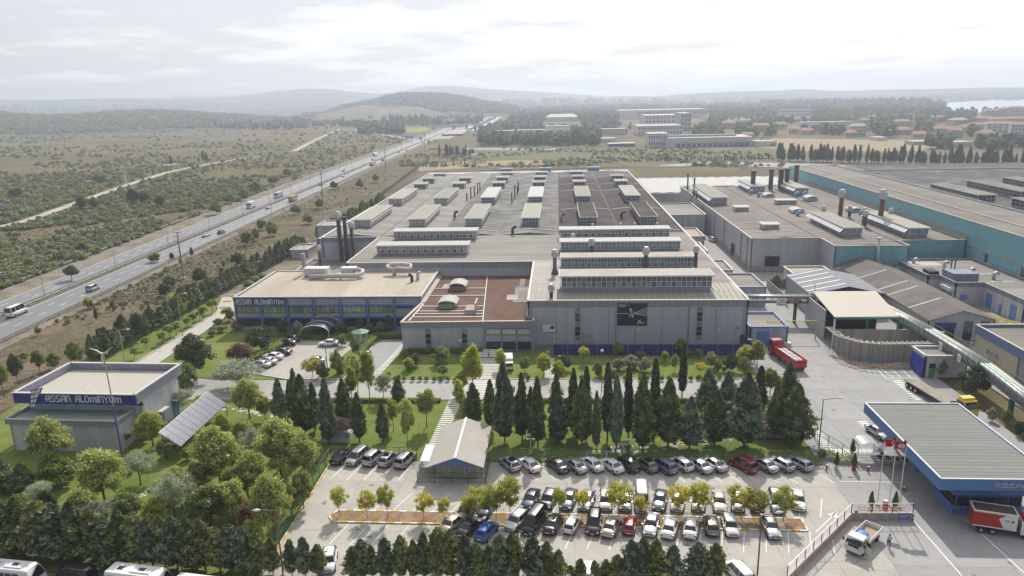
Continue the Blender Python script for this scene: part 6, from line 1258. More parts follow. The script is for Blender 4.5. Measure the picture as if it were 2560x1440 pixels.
for i in range(2): q = thing('steel_crate', 'grey steel crate before the service shed, %s one' % ('left', 'right')[i], 'crate', (45.2+i*1.7, 144.6, 0)); part('body', STEEL, q, (0, 1.4, 0, 1.1, 0.1, 1.2)); part('rim', WHITE, q, (-.05, 1.45, -.05, 0.0, 1.1, 1.25))
# boiler house, sheds
t = thing('yard_shed', 'small flat shed with peeling beige roof before the grey factory', 'shed'); block(t, 62.0, 72.5, 187, 197, 0, 5.2, PLASW, R_BEIGE, COP)
t = thing('yard_wall', 'low concrete yard wall left of the ribbed sheds', 'wall'); part('panel', CONCW, t, (56.8, 57.0, 176, 194, 0, 2.4), (57.0, 64, 193.8, 194, 0, 2.4))
def gable_shed(name, lab, x0, x1, y0, y1, ze, zr, mr, mw, strips, sm_, front=None, xm=None):
    t = thing(name, lab, 'shed'); xm = xm or (x0+x1)/2; walls(t, rect(x0+.3, x1-.3, y0+.8, y1), 0, ze-.15, mw)
    for xa, za, xb, zb in ((x0, ze, xm, zr), (xm, zr, x1, ze)):
        b = MB(); b.v = [(xa, y0, za), (xb, y0, zb), (xb, y1, zb), (xa, y1, za), (xa, y0, za-.12), (xb, y0, zb-.12), (xb, y1, zb-.12), (xa, y1, za-.12)]
        b.f = [[0, 1, 2, 3], [4, 5, 1, 0], [7, 6, 5, 4], [3, 2, 6, 7], [0, 3, 7, 4], [1, 5, 6, 2]]; b.m = [0]*6; b.build('roof_slope', mr, t)
    b = MB(); b.face([(x0+.4, y0+.75, ze-.15), (x1-.4, y0+.75, ze-.15), (xm, y0+.75, zr-.15)]); b.build('gable', front or mw, t)
    b = MB()
    for y in strips:
        b.bar((x0+.1, y, ze+.05), (xm, y, zr+.05), 0.55, 0.06); b.bar((xm, y, zr+.05), (x1-.1, y, ze+.05), 0.35, 0.06)
    b.build('roof_light_strip', sm_, t); return t
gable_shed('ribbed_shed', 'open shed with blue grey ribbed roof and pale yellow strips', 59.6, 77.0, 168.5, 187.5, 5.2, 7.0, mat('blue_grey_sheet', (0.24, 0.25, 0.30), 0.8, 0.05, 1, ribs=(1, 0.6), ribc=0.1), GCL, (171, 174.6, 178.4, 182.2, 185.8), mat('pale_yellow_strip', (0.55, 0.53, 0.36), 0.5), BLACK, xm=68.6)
t = gable_shed('ribbed_shed', 'long shed with weathered brown grey ribbed roof and white strips', 77.4, 91.5, 148.5, 206, 4.8, 7.0, mat('brown_grey_sheet', (0.135, 0.122, 0.11), 0.85, 0.08, 1, ribs=(1, 0.6), ribc=0.12, col2=(0.17, 0.158, 0.143), scale2=0.2), GCL, (158, 168.5, 173.5, 185), R_WHITE, xm=84.2)
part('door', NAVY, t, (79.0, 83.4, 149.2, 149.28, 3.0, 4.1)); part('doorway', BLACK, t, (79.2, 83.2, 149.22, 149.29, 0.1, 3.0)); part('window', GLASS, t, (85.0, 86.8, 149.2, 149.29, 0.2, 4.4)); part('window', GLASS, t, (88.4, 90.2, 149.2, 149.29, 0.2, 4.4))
for i, (x, y) in enumerate(((83.5, 147.2), (86.5, 146.8), (88.0, 146.6))):
    q = thing('scrap_heap', 'heap of silver scrap in front of the long shed, %s from the left' % nth(i+1), 'scrap', (x, y, 0), i); b = MB()
    for k in range(26):
        cx, cy2, cz = random.gauss(0, .6), random.gauss(0, .5), abs(random.gauss(.5, .35)); b.X = Matrix.Translation((cx, cy2, cz)) @ Matrix.Rotation(random.random()*6, 4, 'Z') @ Matrix.Rotation(random.random()*2, 4, 'X'); b.box(-.35, .35, -.3, .3, -.04, .04)
    b.build('sheet', [STEEL], q)
# cream shed, open front
t = thing('loading_shed', 'cream roofed loading shed with an open dark front and teal trim', 'shed')
b = MB(); b.v = [(56.9, 145.6, 6.6), (70.0, 145.9, 6.6), (72.6, 163.6, 7.2), (58.4, 163.6, 7.2), (56.9, 145.6, 6.45), (70.0, 145.9, 6.45), (72.6, 163.6, 7.05), (58.4, 163.6, 7.05)]; b.f = [[0, 1, 2, 3], [4, 5, 1, 0], [7, 6, 5, 4], [3, 2, 6, 7], [0, 3, 7, 4], [1, 5, 6, 2]]; b.m = [0]*6
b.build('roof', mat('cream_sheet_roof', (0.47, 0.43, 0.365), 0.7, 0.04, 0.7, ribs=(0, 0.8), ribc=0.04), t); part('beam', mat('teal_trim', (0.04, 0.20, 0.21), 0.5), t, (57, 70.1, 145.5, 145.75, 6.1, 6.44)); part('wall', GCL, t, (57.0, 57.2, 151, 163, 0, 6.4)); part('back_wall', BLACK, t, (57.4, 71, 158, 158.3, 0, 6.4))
for x in (57.1, 63.7, 69.9): part('pillar', mat('teal_trim', (0, 0, 0)) if x > 60 else WHITE, t, (x-.15, x+.15, 145.7, 146.0, 0, 6.1))
for x in (60.2, 66.6): part('roof_light_strip', mat('pale_yellow_strip', (0, 0, 0)), t, (x, x+.7, 146.0, 163.0, 6.75, 6.80)) if False else None
# concrete tank with falsework
t = thing('concrete_basin', 'new concrete basin with timber falsework round its rim', 'basin'); cor = [(56.9, 140.6), (59.0, 137.6), (62.5, 136.6), (75.5, 136.9), (75.5, 145.0), (57.0, 145.0)]; n = len(cor)
for i in range(n):
    a, c = Vector((*cor[i], 0)), Vector((*cor[(i+1) % n], 0)); d = c-a; b = MB(); b.box(0, d.length, 0, .35, 0, 4.1); b.build('wall', CONCW, t, loc=(a.x, a.y, 0), rz=math.atan2(d.y, d.x))
part('floor', CONCW, t, (57.3, 75.2, 138, 144.8, 0.0, 0.3))
tim = mat('pale_timber', (0.60, 0.55, 0.47), 0.8, 0.1, 3)
outer = [(55.6, 146.0), (55.7, 140.2), (58.4, 136.4), (62.3, 135.3), (76.6, 135.7)]
for (a, c) in zip(outer, outer[1:]):
    a, c = Vector((*a, 4.3)), Vector((*c, 4.3)); b = MB(); b.bar(a, c, .16, .12); b.build('ledger', tim, t)
    m_ = max(1, int((c-a).length/0.95)); nrm = Vector((-(c-a).y, (c-a).x, 0)).normalized()
    for k in range(m_): p = a.lerp(c, (k+.5)/m_); b = MB(); b.bar(p-nrm*.5+Vector((0, 0, .1)), p+nrm*1.3+Vector((0, 0, .1)), .13, .1); b.build('joist', tim, t)
    for k in range(0, m_, 2): p = a.lerp(c, (k+.5)/m_); b = MB(); b.bar(p, (p.x, p.y, 0), .06); b.build('prop', SOOT, t)
wp = thing('timber_pile', 'orange formwork planks strewn round the foot of the basin', 'planks'); 
for k in range(46):
    u = random.random()**0.7; x = 54.5+u*22; y = 135.0-random.random()*1.0-(0.6 if x > 58 else -2.2*(58-x)); a = random.gauss(0.02, .12)-(0.7 if x < 58 else 0); L = random.uniform(1.0, 2.2)
    b = MB(); b.bar((x-L*math.cos(a), y-L*math.sin(a), .08+.05*(k % 3)), (x+L*math.cos(a), y+L*math.sin(a), .1+.05*(k % 3)), .16, .08); b.build('plank', WOODP if k % 3 else mat('red_formwork', (0.45, 0.17, 0.09), 0.8, .1, 3), wp)
# pipe bridges
def pbridge(lab, P, zt, w, posts, signs=()):
    t = thing('pipe_bridge', lab, 'pipe bridge')
    for a, c in zip(P, P[1:]):
        a, c = Vector((*a, zt)), Vector((*c, zt)); d = (c-a).normalized(); nr = Vector((d.y, -d.x, 0)); L = (c-a).length
        for k, (mm, r) in enumerate(((STEEL, .2), (mat('pale_green_pipe', (0.30, 0.48, 0.42), 0.5), .13), (STEEL, .17), (mat('pale_green_pipe', (0, 0, 0)), .11), (DUCT, .2), (YEL, .08) if zt > 4.5 and len(P) > 2 else (STEEL, .1))):
            o = nr*(w/2-.3-k*(w-.6)/5); b = MB(); b.tube([a+o+Vector((0, 0, .15)), c+o+Vector((0, 0, .15))], r, 8); b.build('pipe', mm, t, True)
        for s in (-1, 1):
            o = nr*s*w/2; b = MB(); b.bar(a+o, c+o, .16, .3); b.bar(a+o-Vector((0, 0, 1.3)), c+o-Vector((0, 0, 1.3)), .16, .25); b.bar(a+o+Vector((0, 0, .9)), c+o+Vector((0, 0, .9)), .05)
            m_ = int(L/1.7)
            for k in range(m_+1):
                p = a.lerp(c, k/m_)+o; b.bar(p, p-Vector((0, 0, 1.3)), .09); b.bar(p, p+Vector((0, 0, .9)), .04)
                if k < m_: q = a.lerp(c, (k+1)/m_)+o; b.bar(p-Vector((0, 0, 1.3)), q, .06)
            b.build('truss', [mat('bridge_side_steel', (0.17, 0.18, 0.165), 0.6)], t)
        b = MB(); b.bar(a-Vector((0, 0, 1.2)), c-Vector((0, 0, 1.2)), w-.3, .12); b.build('deck', [mat('bridge_side_steel', (0, 0, 0))], t)
    for x, y in posts: part('pier', DKGREEN, t, (x-.3, x+.3, y-.3, y+.3, 0, zt-1.3))
    return t
pbridge('pipe bridge crossing the works road from the grey wall to the cream shed', [(40.3, 163.5), (58.4, 162.6)], 6.3, 2.2, [(54.5, 162.6)])
pbridge('long pipe bridge slanting past the blue booth to the bottom right', [(71.6, 160.0), (73.4, 140.0), (73.6, 121.0), (71.6, 101.0), (71.0, 92)], 5.6, 2.4, [(72.6, 150), (73.5, 132), (73.0, 112)])
t = thing('pipe_rack', 'rack of pale pipes along the foot of the teal wall', 'pipe rack'); b = MB()
for z in (3.2, 4.2, 4.6): b.tube([(74.5, 196.8, 0), (74.5, 196.8, z), (97, 196.8, z)], .16, 7)
b.build('pipe', DUCT, t, True); b = MB(); [b.bar((x, 196.8, 0), (x, 196.8, 5), .15) for x in (79, 85, 91, 96.5)]; b.build('post', mat('teal_trim', (0, 0, 0)), t)
sg2 = thing('traffic_sign', 'dark red speed sign hung on the pipe bridge over the road', 'sign', (52.1, 161.3, 4.95)); part('board', mat('dark_red_board', (0.22, 0.025, 0.03), 0.5), sg2, (0, 3.2, -.05, 0, 0, 1.15)); lettering(sg2, 'AZAMIdHIZ'.replace('d', ' '), .15, 3.05, .68, .36, -.07, th=.03); lettering(sg2, '20 KM', .8, 2.5, .14, .36, -.07, th=.03)
sg3 = thing('notice_board', 'white notice board beside the red speed sign', 'sign', (49.7, 161.2, 4.45)); part('board', WHITE, sg3, (0, 2.2, -.05, 0, 0, 1.7)); part('print', RED, sg3, (.6, 1.6, -.06, -.051, 1.35, 1.45), (.25, 2, -.06, -.051, 1.05, 1.11)); part('print', BLACK, sg3, (.25, 1.9, -.06, -.051, .3, .42), (.35, .5, -.06, -.051, .42, .7))
for x, y, z, l in ((71.2, 132.0, 4.6, 'small white notice on the slanting pipe bridge, upper one'), (71.7, 126.5, 4.2, 'small pale notice on the slanting pipe bridge, lower one')): q = thing('bridge_notice', l, 'sign', (x, y, z), -PI/2); part('board', WHITE, q, (0, 1.1, -.05, 0, 0, 1.4)); part('print', RED, q, (.2, .9, -.06, -.051, .5, .62), (.2, .9, -.06, -.051, .9, .98))
t = thing('height_gate', 'yellow height limit frame across the works road', 'frame', (44.9, 150.6, 0)); b = MB(); b.bar((0, 0, 4.2), (10.4, 0, 4.2), .16); b.build('crossbar', YEL, t); [part('post', YEL, t, (x-.1, x+.1, -.1, .1, 0, 4.12)) for x in (0, 10.3)]
# booth with blue door
t = thing('weighbridge_booth', 'small booth with a bright blue rolling door and white eaves', 'booth'); block(t, 67.4, 75.0, 128.8, 134.0, 0, 4.3, PLASW, R_GREY, COPW); part('door', mat('royal_blue_door', (0.045, 0.06, 0.42), 0.5, .05, 1), t, (67.2, 67.38, 129.1, 133.7, .1, 3.6)); part('door', mat('green_door', (0.05, .3, .06), 0.5), t, (68.3, 69.2, 128.65, 128.78, 0, 1.8)); part('window', GLASS, t, (68.2, 69.3, 128.66, 128.79, 1.9, 2.8)); part('door_print', mat('gold_print', (0.35, 0.28, 0.2), 0.5), t, (67.15, 67.19, 130.2, 131.0, 1.6, 1.7), (67.15, 67.19, 131.3, 132.4, 1.9, 2.0))
# right edge building and white offices
t = thing('side_workshop', 'cream and grey workshop with blue fascia at the right edge', 'workshop'); wy0 = 96.0
walls(t, rect(83.5, 112, wy0, 141.5), 0, 4.4, GCLY); walls(t, [(83.2, 141.6), (83.2, 128)], 0, 4.4, mat('cream_render', (0.52, 0.49, 0.37), 0.8, .05, 1), closed=False); fm = mat('steel_blue_fascia', (0.16, 0.21, 0.37), 0.6, .05, 1, ribs=(0, .4), ribc=.12)
for i, (a, c) in enumerate((((83.1, 141.8), (83.1, wy0)), ((112, 141.8), (83.1, 141.8)))):
    a, c = Vector((*a, 0)), Vector((*c, 0)); d = c-a; b = MB(); b.box(0, d.length, -.15, .15, 4.4, 6.1); b.build('fascia', fm, t, loc=(a.x, a.y, 0), rz=math.atan2(d.y, d.x))
part('roof', R_TAUPE, t, (83.4, 111.8, wy0+.2, 141.4, 5.3, 5.6)); coping(t, rect(83.1, 112, wy0, 141.8), 6.15, COP, .35, .14); 
for y, n_ in ((135.0, 3),):
    w = window(t, 0, 3.2, 0, 1.4, 2.8, 4, 3, WHITE, GLASS); w.rotation_euler = (0, 0, -PI/2); w.location = (83.0, y+3.2-1, 0)
w = window(t, 0, 1.3, 0, .6, 4.0, 1, 5, STEEL, GLASS); w.rotation_euler = (0, 0, -PI/2); w.location = (83.3, 125.5, 0)
t = thing('utility_building', 'white utility building with blue doors, vents and steel ducts', 'building')
up = [(94.3, 203.0), (94.3, 184.2), (97.2, 184.2), (97.2, 176.5), (103.8, 176.5), (103.8, 160.5), (115.3, 160.5), (115.3, 203)]
walls(t, up[::1], 0, 4.6, PLASW); n = len(up)
for i in range(n):
    a, c = Vector((*up[i], 0)), Vector((*up[(i+1) % n], 0)); d = c-a; b = MB(); b.box(-.1, d.length+.1, -.1, .3, 4.6, 5.7); b.build('fascia', mat('grey_violet_fascia', (0.22, 0.24, 0.33), .6, .06, 1, streak=.2), t, loc=(a.x, a.y, 0), rz=math.atan2(d.y, d.x))
coping(t, up, 5.75, mat('ochre_coping', (0, 0, 0)), .35, .12); b = MB(); b.prism(up, 5.0, 5.3); b.build('roof', R_GREY, t)
part('roof_strip', R_WHITE, t, (95, 104, 196, 201, 5.3, 5.36), (106.5, 112, 178, 179, 5.3, 5.36), (106.5, 112, 186, 187, 5.3, 5.36)); part('roof_box', mat('grey_violet_fascia', (0, 0, 0)), t, (97.5, 103.5, 178.5, 184.0, 5.3, 7.4)); part('roof_box', BLACK, t, (94.6, 97.0, 184.4, 188.0, 5.3, 6.6))
for y, hh in ((181.8, 3.3), (178.8, 3.3)): part('door', BDOOR, t, (97.1, 97.19, y-1.1, y+1.1, .1, 2.4))
part('vent', WHITE, t, (96.4, 97.19, 177.5, 182.5, 3.2, 4.0)); part('door', BDOOR, t, (103.7, 103.79, 172.5, 174.8, .1, 3.6)); part('door', BDOOR, t, (103.7, 103.79, 163, 165.2, .1, 3.6)); part('door', BDOOR, t, (103.7, 103.79, 168.3, 169.4, .1, 2.3)); part('window', BDOOR, t, (98.5, 100.2, 176.38, 176.49, 1.2, 2.6))
for i, (x, y, h) in enumerate(((97.5, 199, 1.0), (101.0, 190, 2.2), (104.6, 184.5, 1.6), (108.5, 181, 1.4))): q = thing('roof_fan', 'silver bent roof duct on the white utility building, %s from the left' % nth(i+1), 'duct', (x, y, 5.3)); b = MB(); b.tube([(0, 0, 0), (0, 0, h), (.5, -.2, h+.4), (1, -.3, h)], .42, 9); b.build('pipe', STEEL, q, True)
for i in range(2): stack(100.3+i*.9, 185.4, 7.0, 2.4, .16, 'thin dark exhaust pipe on the utility roof, %s one' % ('left', 'right')[i], cap=False)
t = thing('crane_booms', 'yellow lattice crane booms lying behind the workshop', 'crane boom')
for k, (a, c) in enumerate((((94.5, 168, .3), (100.5, 152, .3)), ((97, 168.5, .3), (103, 150, .3)), ((95, 160, 1.6), (104, 146, 1.4)))):
    a, c = Vector(a), Vector(c); b = MB(); d = (c-a).normalized(); nr = Vector((-d.y, d.x, 0)); m_ = 12
    for s in (-.5, .5):
        for z in (0, 1): b.bar(a+nr*s+Vector((0, 0, z)), c+nr*s+Vector((0, 0, z)), .12)
    for j in range(m_):
        p, q = a.lerp(c, j/m_), a.lerp(c, (j+1)/m_); b.bar(p+nr*.5+Vector((0, 0, 1)), q-nr*.5+Vector((0, 0, 1)), .07); b.bar(p+nr*-.5, q+nr*-.5+Vector((0, 0, 1)), .07); b.bar(p-nr*.5+Vector((0, 0, 1)), q+nr*.5+Vector((0, 0, 1)), .07)
    b.build('boom', YEL, t)
# ================================================================ far buildings
def fblock(name, lab, px, py, wpx, hpx, dm, mw, mr=None, rows=0, cols=0, cat='building', roofz=0.0, rot=0.0):
    p = G(px, py); s = ppm(p); w = wpx/s; h = hpx/s; t = thing(name, lab, cat, (p.x, p.y, 0), rot); part('wall', mw, t, (-w/2, w/2, 0, dm, 0, h))
    mr = mr or R_WHITE
    if roofz:
        b = MB(); e = w*0.03; b.face([(-w/2-e, -e, h), (w/2+e, -e, h), (w/2*.75, dm*.5, h+roofz), (-w/2*.75, dm*.5, h+roofz)]); b.face([(w/2+e, -e, h), (w/2+e, dm+e, h), (w/2*.75, dm*.5, h+roofz)]); b.face([(-w/2-e, dm+e, h), (-w/2-e, -e, h), (-w/2*.75, dm*.5, h+roofz)]); b.face([(w/2+e, dm+e, h), (-w/2-e, dm+e, h), (-w/2*.75, dm*.5, h+roofz), (w/2*.75, dm*.5, h+roofz)]); b.build('roof', mr, t)
    else: part('roof', mr, t, (-w/2-.3, w/2+.3, -.3, dm+.3, h, h+max(.3, h*.05)))
    if rows:
        b = MB(); b.box(-.5, .5, -.25, 0, -.5, .5); me = b.mesh('window', [mat('far_window', (0.10, 0.11, 0.13), .4)])
        for r_ in range(rows):
            for c in range(cols): obj('window', me, t, loc=(-w/2+w*(c+.5)/cols, 0, h*(r_+.55)/rows), sc=(w/cols*.5, 1, h/rows*.4))
    return t
FW = mat('far_white_wall', (0.62, 0.61, 0.59), .8, .04, .2); FC = mat('far_cream_wall', (0.56, 0.48, 0.36), .8, .05, .2); FP_ = mat('far_pink_wall', (0.52, 0.36, 0.30), .8, .05, .2); FT = mat('far_tile_roof', (0.42, 0.235, 0.165), .85, .12, .3); FGR = mat('far_grey_wall', (0.42, 0.42, 0.42), .8, .05, .2); FRED = mat('far_dark_red_band', (0.30, 0.12, 0.11), .7)
fblock('warehouse', 'white office block beside the blue doored warehouse', 1645, 368, 48, 32, 30, FW, None, 2, 8)
w_ = fblock('warehouse', 'long white warehouse with blue dock doors behind cranes', 1772, 367, 212, 22, 45, FW, None, 0, 0); p = G(1772, 367); s = ppm(p)
for k in range(14): part('door', mat('dock_blue', (0.07, 0.10, 0.22), .6), w_, (-80/s+k*13/s, (-80+9)/s+k*13/s, -.3, -.01, 0, 9/s))
part('beam', FGR, w_, (-68/s, 106/s, -.35, -.01, 11/s, 12.2/s)); part('roof_light', R_WHITE, w_, (-95/s, 75/s, 15, 22, 24/s, 28/s))
fblock('factory_block', 'tall white factory with a bright blue top storey', 1658, 318, 92, 28, 70, FW, R_WHITE, 3, 10); q = fblock('factory_block', 'bright blue topped factory storey among white blocks', 1658, 304, 94, 14, 70, mat('far_blue_band', (0.16, 0.42, 0.58), .6), R_WHITE)
fblock('factory_block', 'wide white factory block with dark strip windows', 1650, 338, 110, 22, 60, FW, R_LIGHT, 2, 14); fblock('factory_block', 'white factory block standing right of the blue topped one', 1714, 326, 26, 40, 60, FGR, R_WHITE, 4, 3)
q = fblock('warehouse', 'very long pale warehouse with a dark red stripe', 1658, 296, 216, 20, 120, FW, R_LIGHT); p = G(1658, 296); s = ppm(p); part('stripe', FRED, q, (-65/s, 108/s, -1.2, -.01, 11/s, 17/s))
fblock('marquee', 'brilliant white tent-like hall in the plain', 1405, 303, 78, 10, 60, FW, R_WHITE, roofz=6)
for a in (('long low pale works building left of centre', 1350, 338, 150, 13, FW), ('brick red works building behind the tree belt', 1262, 344, 40, 16, FP_), ('white building at the right of the long low works', 1395, 336, 60, 20, FW), ('low grey building under the meadow edge', 1470, 356, 60, 10, FGR), ('low cream wall with lettering-free face behind the yard', 1530, 337, 70, 14, FC), ('pale shed with sloping roof at the yard', 1515, 356, 46, 9, FW), ('white shed at the right end of the warehouse', 1912, 366, 44, 12, FW), ('red topped filling station roof by the motorway', 1130, 340, 52, 4, FRED), ('pale low building beyond the motorway bridge', 1190, 340, 20, 8, FW),
          ('long white school like block with rows of windows', 1990, 290, 78, 15, FW), ('white hall with curved front in the middle distance', 1850, 307, 66, 6, FW), ('long saw roofed works in the town', 2070, 314, 130, 9, FW), ('pale building with flat roof beside the town road', 1785, 300, 50, 7, FC), ('pale blue grey tower block on the horizon', 1412, 256, 16, 20, FGR), ('lone pale slab left of the horizon tower', 1530, 256, 30, 7, FGR), ('pale farm shed far left in the plain', 192, 306, 20, 5, FC), ('pale flat slab shed at the far left track', 62, 310, 20, 3, FC), ('small grey shelter beside the plain track', 668/2.98, 458, 22, 4, FGR), ('small hut with two cypresses in the plain', 413, 418, 20, 4, FC), ('blue container among the meadow yard', 1570, 366, 34, 7, mat('navy_container', (0.05, 0.08, 0.22), .6)), ('blue container fence by the yard trees', 1540, 366, 36, 6, mat('navy_container', (0, 0, 0))), ('low walled compound in the bare field', 2330, 362, 90, 8, FGR), ('white roofed canteen right of the bare field', 2390, 366, 80, 10, FW), ('open frame stand in the bare field', 2205, 352, 26, 8, FW)):
    fblock('far_building', a[0], a[1], a[2], a[3], a[4], 18 if 'tower' not in a[0] else 40, a[5], R_WHITE if a[5] is not FRED else FRED, 2 if 'windows' in a[0] else (5 if 'tower block' in a[0] else 0), 14 if 'windows' in a[0] else 4)
for i, (x, y, w, h, m_, rf) in enumerate(((2163, 327, 26, 26, FC, FT), (2145, 340, 34, 24, FC, mat('far_green_roof', (0.25, .38, .33), .7)), (2128, 342, 24, 10, FP_, FT), (2092, 328, 34, 8, FC, FT), (2258, 318, 38, 14, FC, FT), (2262, 336, 38, 12, FP_, FT), (2228, 340, 22, 9, FW, FT), (2352, 336, 40, 14, FC, FT), (2392, 344, 28, 18, FGR, FT), (2402, 312, 46, 12, FC, FGR), (2340, 304, 54, 10, FP_, FT), (2270, 296, 50, 8, FP_, FT),
        (2480, 292, 36, 15, FP_, FT), (2510, 290, 30, 17, FP_, FT), (2540, 290, 34, 20, FC, FT), (2460, 310, 40, 14, FP_, FT), (2505, 312, 44, 14, FW, FT), (2550, 312, 36, 15, FP_, FT), (2450, 326, 44, 14, FP_, FT), (2500, 330, 60, 20, FW, FT), (2548, 336, 38, 24, mat('far_pale_blue_wall', (0.45, 0.52, 0.58), .8), FT), (2470, 345, 36, 12, FC, FT), (2225, 284, 40, 6, FP_, FT), (2300, 282, 44, 6, FW, FT), (2180, 300, 30, 8, FGR, FT), (1820, 322, 34, 14, FP_, FT), (1900, 330, 40, 16, FP_, FT), (1955, 322, 30, 12, FC, FT), (1985, 334, 26, 12, FC, FT), (1870, 345, 30, 8, FP_, FT), (2020, 336, 30, 10, FC, FT), (1960, 300, 30, 8, FP_, FT), (2120, 290, 40, 6, FW, FT), (2090, 286, 30, 5, FC, FT), (2420, 330, 30, 12, FC, FT), (2300, 345, 30, 10, FC, FT), (2345, 350, 34, 9, FW, FT))):
    fblock('town_house', KH[i] if False else '%s house with %s roof in the far town, %s of thirty-seven listed' % ({'far_cream_wall': 'cream', 'far_pink_wall': 'pink', 'far_white_wall': 'white', 'far_grey_wall': 'grey', 'far_pale_blue_wall': 'pale blue'}[m_.name], {'far_tile_roof': 'tiled', 'far_green_roof': 'green', 'far_grey_wall': 'flat grey'}[rf.name], nth(i+1)), x, y, w, h, 12, m_, rf, 3 if h > 12 else 1, 5 if w > 30 else 4, 'house', 3.0, rot=random.uniform(-.4, .4))
t = thing('minaret', 'slim white minaret rising among the town houses', 'minaret', tuple(G(2280, 337))); s = ppm(G(2280, 337)); b = MB(); b.lathe((0, 0, 0), [(1.7, 0), (1.5, 30/s), (2.2, 31/s), (2.2, 33/s), (1.2, 34/s), (1.1, 46/s), (1.8, 47/s), (.9, 48/s), (.8, 56/s), (.05, 68/s)], 10); b.build('shaft', FW, t)
t = thing('minaret', 'thin minaret with a domed mosque by the bay', 'minaret', tuple(G(2464, 284))); b = MB(); b.lathe((0, 0, 0), [(1.4, 0), (1.2, 9), (1.6, 9.3), (1.0, 10), (.05, 15)], 8); b.build('shaft', FGR, t); b = MB(); b.lathe((-25, 0, 0), [(7, 0), (7, 3), (5.5, 6), (3, 8), (.1, 9)], 12); b.build('dome', FW, t)
# construction machines by the warehouse
for i, (x, y, dx_, hh, m_) in enumerate(((1722, 366, -32, 26, STEEL), (1850, 366, 18, 24, STEEL), (1898, 362, 14, 34, mat('orange_machine', (0.50, 0.15, 0.06), .6)))):
    p = G(x, y); s = ppm(p); t = thing('mobile_crane', ['blue mobile crane with boom raised to the left', 'blue mobile crane with boom raised to the right', 'tall orange crane jib right of the warehouse'][i], 'crane', (p.x, p.y, 0)); part('body', mat('crane_blue', (0.05, 0.08, 0.25), .6) if i < 2 else m_, t, (-12/s, 12/s, -2, 1, 1, 8/s)); b = MB(); b.bar((0, 0, 6/s), (dx_/s, 0, hh/s), 1.2, 1.4); b.build('boom', m_, t)
for i in range(9):
    p = G(1890+i*6+random.uniform(-2, 2), 364+random.uniform(-4, 2)); t = thing('excavator', 'orange excavator in the cluster right of the warehouse, %s from the left' % nth(i+1), 'excavator', (p.x, p.y, 0), random.random()*6); m_ = mat('orange_machine', (0, 0, 0)); part('body', m_, t, (-1.8, 1.8, -1.4, 1.4, .9, 2.8)); part('track', BLACK, t, (-2, 2, -1.5, -1, 0, .9), (-2, 2, 1, 1.5, 0, .9)); b = MB(); b.bar((1.5, 0, 2), (4.5, 0, 5), .6); b.bar((4.5, 0, 5), (6.2, 0, 1.5), .45); b.build('arm', m_, t)
# motorway bridge, hut, flag on the hill
t = thing('road_bridge', 'flat concrete road bridge over the motorway', 'bridge'); A, B = G(1072, 324), G(1185, 326); part('deck', FGR, t, (A.x, B.x, A.y, A.y+12, 5.5, 7.2)); [part('pier', FGR, t, (x-2, x+2, A.y+2, A.y+10, 0, 5.5)) for x in (A.x+8, (A.x+B.x)/2, (A.x*.25+B.x*.75), B.x-6)]
t = thing('lookout_hut', 'small pale lookout hut on stilts behind the main hall', 'hut', tuple(G(1186, 404))); part('cabin', WHITE, t, (-2, 2, -2, 2, 3, 6)); part('roof', FW, t, (-2.6, 2.6, -2.6, 2.6, 6, 6.4)); part('stilts', FGR, t, (-1.5, -1.2, -1.5, -1.2, 0, 3), (1.2, 1.5, -1.5, -1.2, 0, 3))
rb = ray(1112, 240); hl = math.hypot(rb.x, rb.y); t = thing('hilltop_flag', 'tiny flag on a tall pole at the top of the wooded hill', 'flag', (rb.x/hl*2900, rb.y/hl*2900, 48)); b = MB(); b.tube([(0, 0, 0), (0, 0, 24)], .5, 6); b.build('pole', FGR, t); part('cloth', mat('far_red_flag', (0.4, .08, .08), .8), t, (-9, 0, -.1, .1, 18, 24))
# distant suburbs on the slopes: far too many to count
b = MB()
for _ in range(1500):
    px = random.choice([random.uniform(0, 900), random.uniform(400, 900), random.uniform(1250, 2560)]); lim = np.interp(px, [0, 560, 700, 760, 900, 1100, 1400, 1700, 2000, 2560], [262, 262, 256, 252, 258, 250, 250, 252, 248, 246])
    py = random.uniform(lim, 278 if px < 900 else (262 if px < 2200 else 256)); dist = 5200 if px < 1250 else 4100; rr_ = ray(px, py); hl = math.hypot(rr_.x, rr_.y); dist *= random.uniform(.8, 1); z = max(0, H+dist*rr_.z/hl)
    if z > 40: z *= .8
    x, y = rr_.x/hl*dist, rr_.y/hl*dist; w, h = random.uniform(8, 26), random.uniform(6, 16); b.box(x-w/2, x+w/2, y, y+10, z-20, z+h)
tag(b.build('suburbs', mat('suburb_walls', (0.55, 0.52, 0.48), .9, .2, .02)), 'pale distant suburbs scattered over the far slopes', kind='stuff')
b = MB()
for px in list(np.linspace(440, 560, 14))+list(np.linspace(565, 700, 26)):
    y0 = float(np.interp(px, [420, 560, 640, 700], [246, 244, 238, 229])); rr_ = ray(px, y0+1); hl = math.hypot(rr_.x, rr_.y); d_ = 6300; z = H+d_*rr_.z/hl; x, y = rr_.x/hl*d_, rr_.y/hl*d_; w = random.uniform(10, 24); b.box(x-w/2, x+w/2, y, y+14, z-30, z+random.uniform(6, 22))
tag(b.build('skyline_blocks', mat('suburb_walls', (0, 0, 0))), 'row of tower blocks breaking the left horizon', kind='stuff')
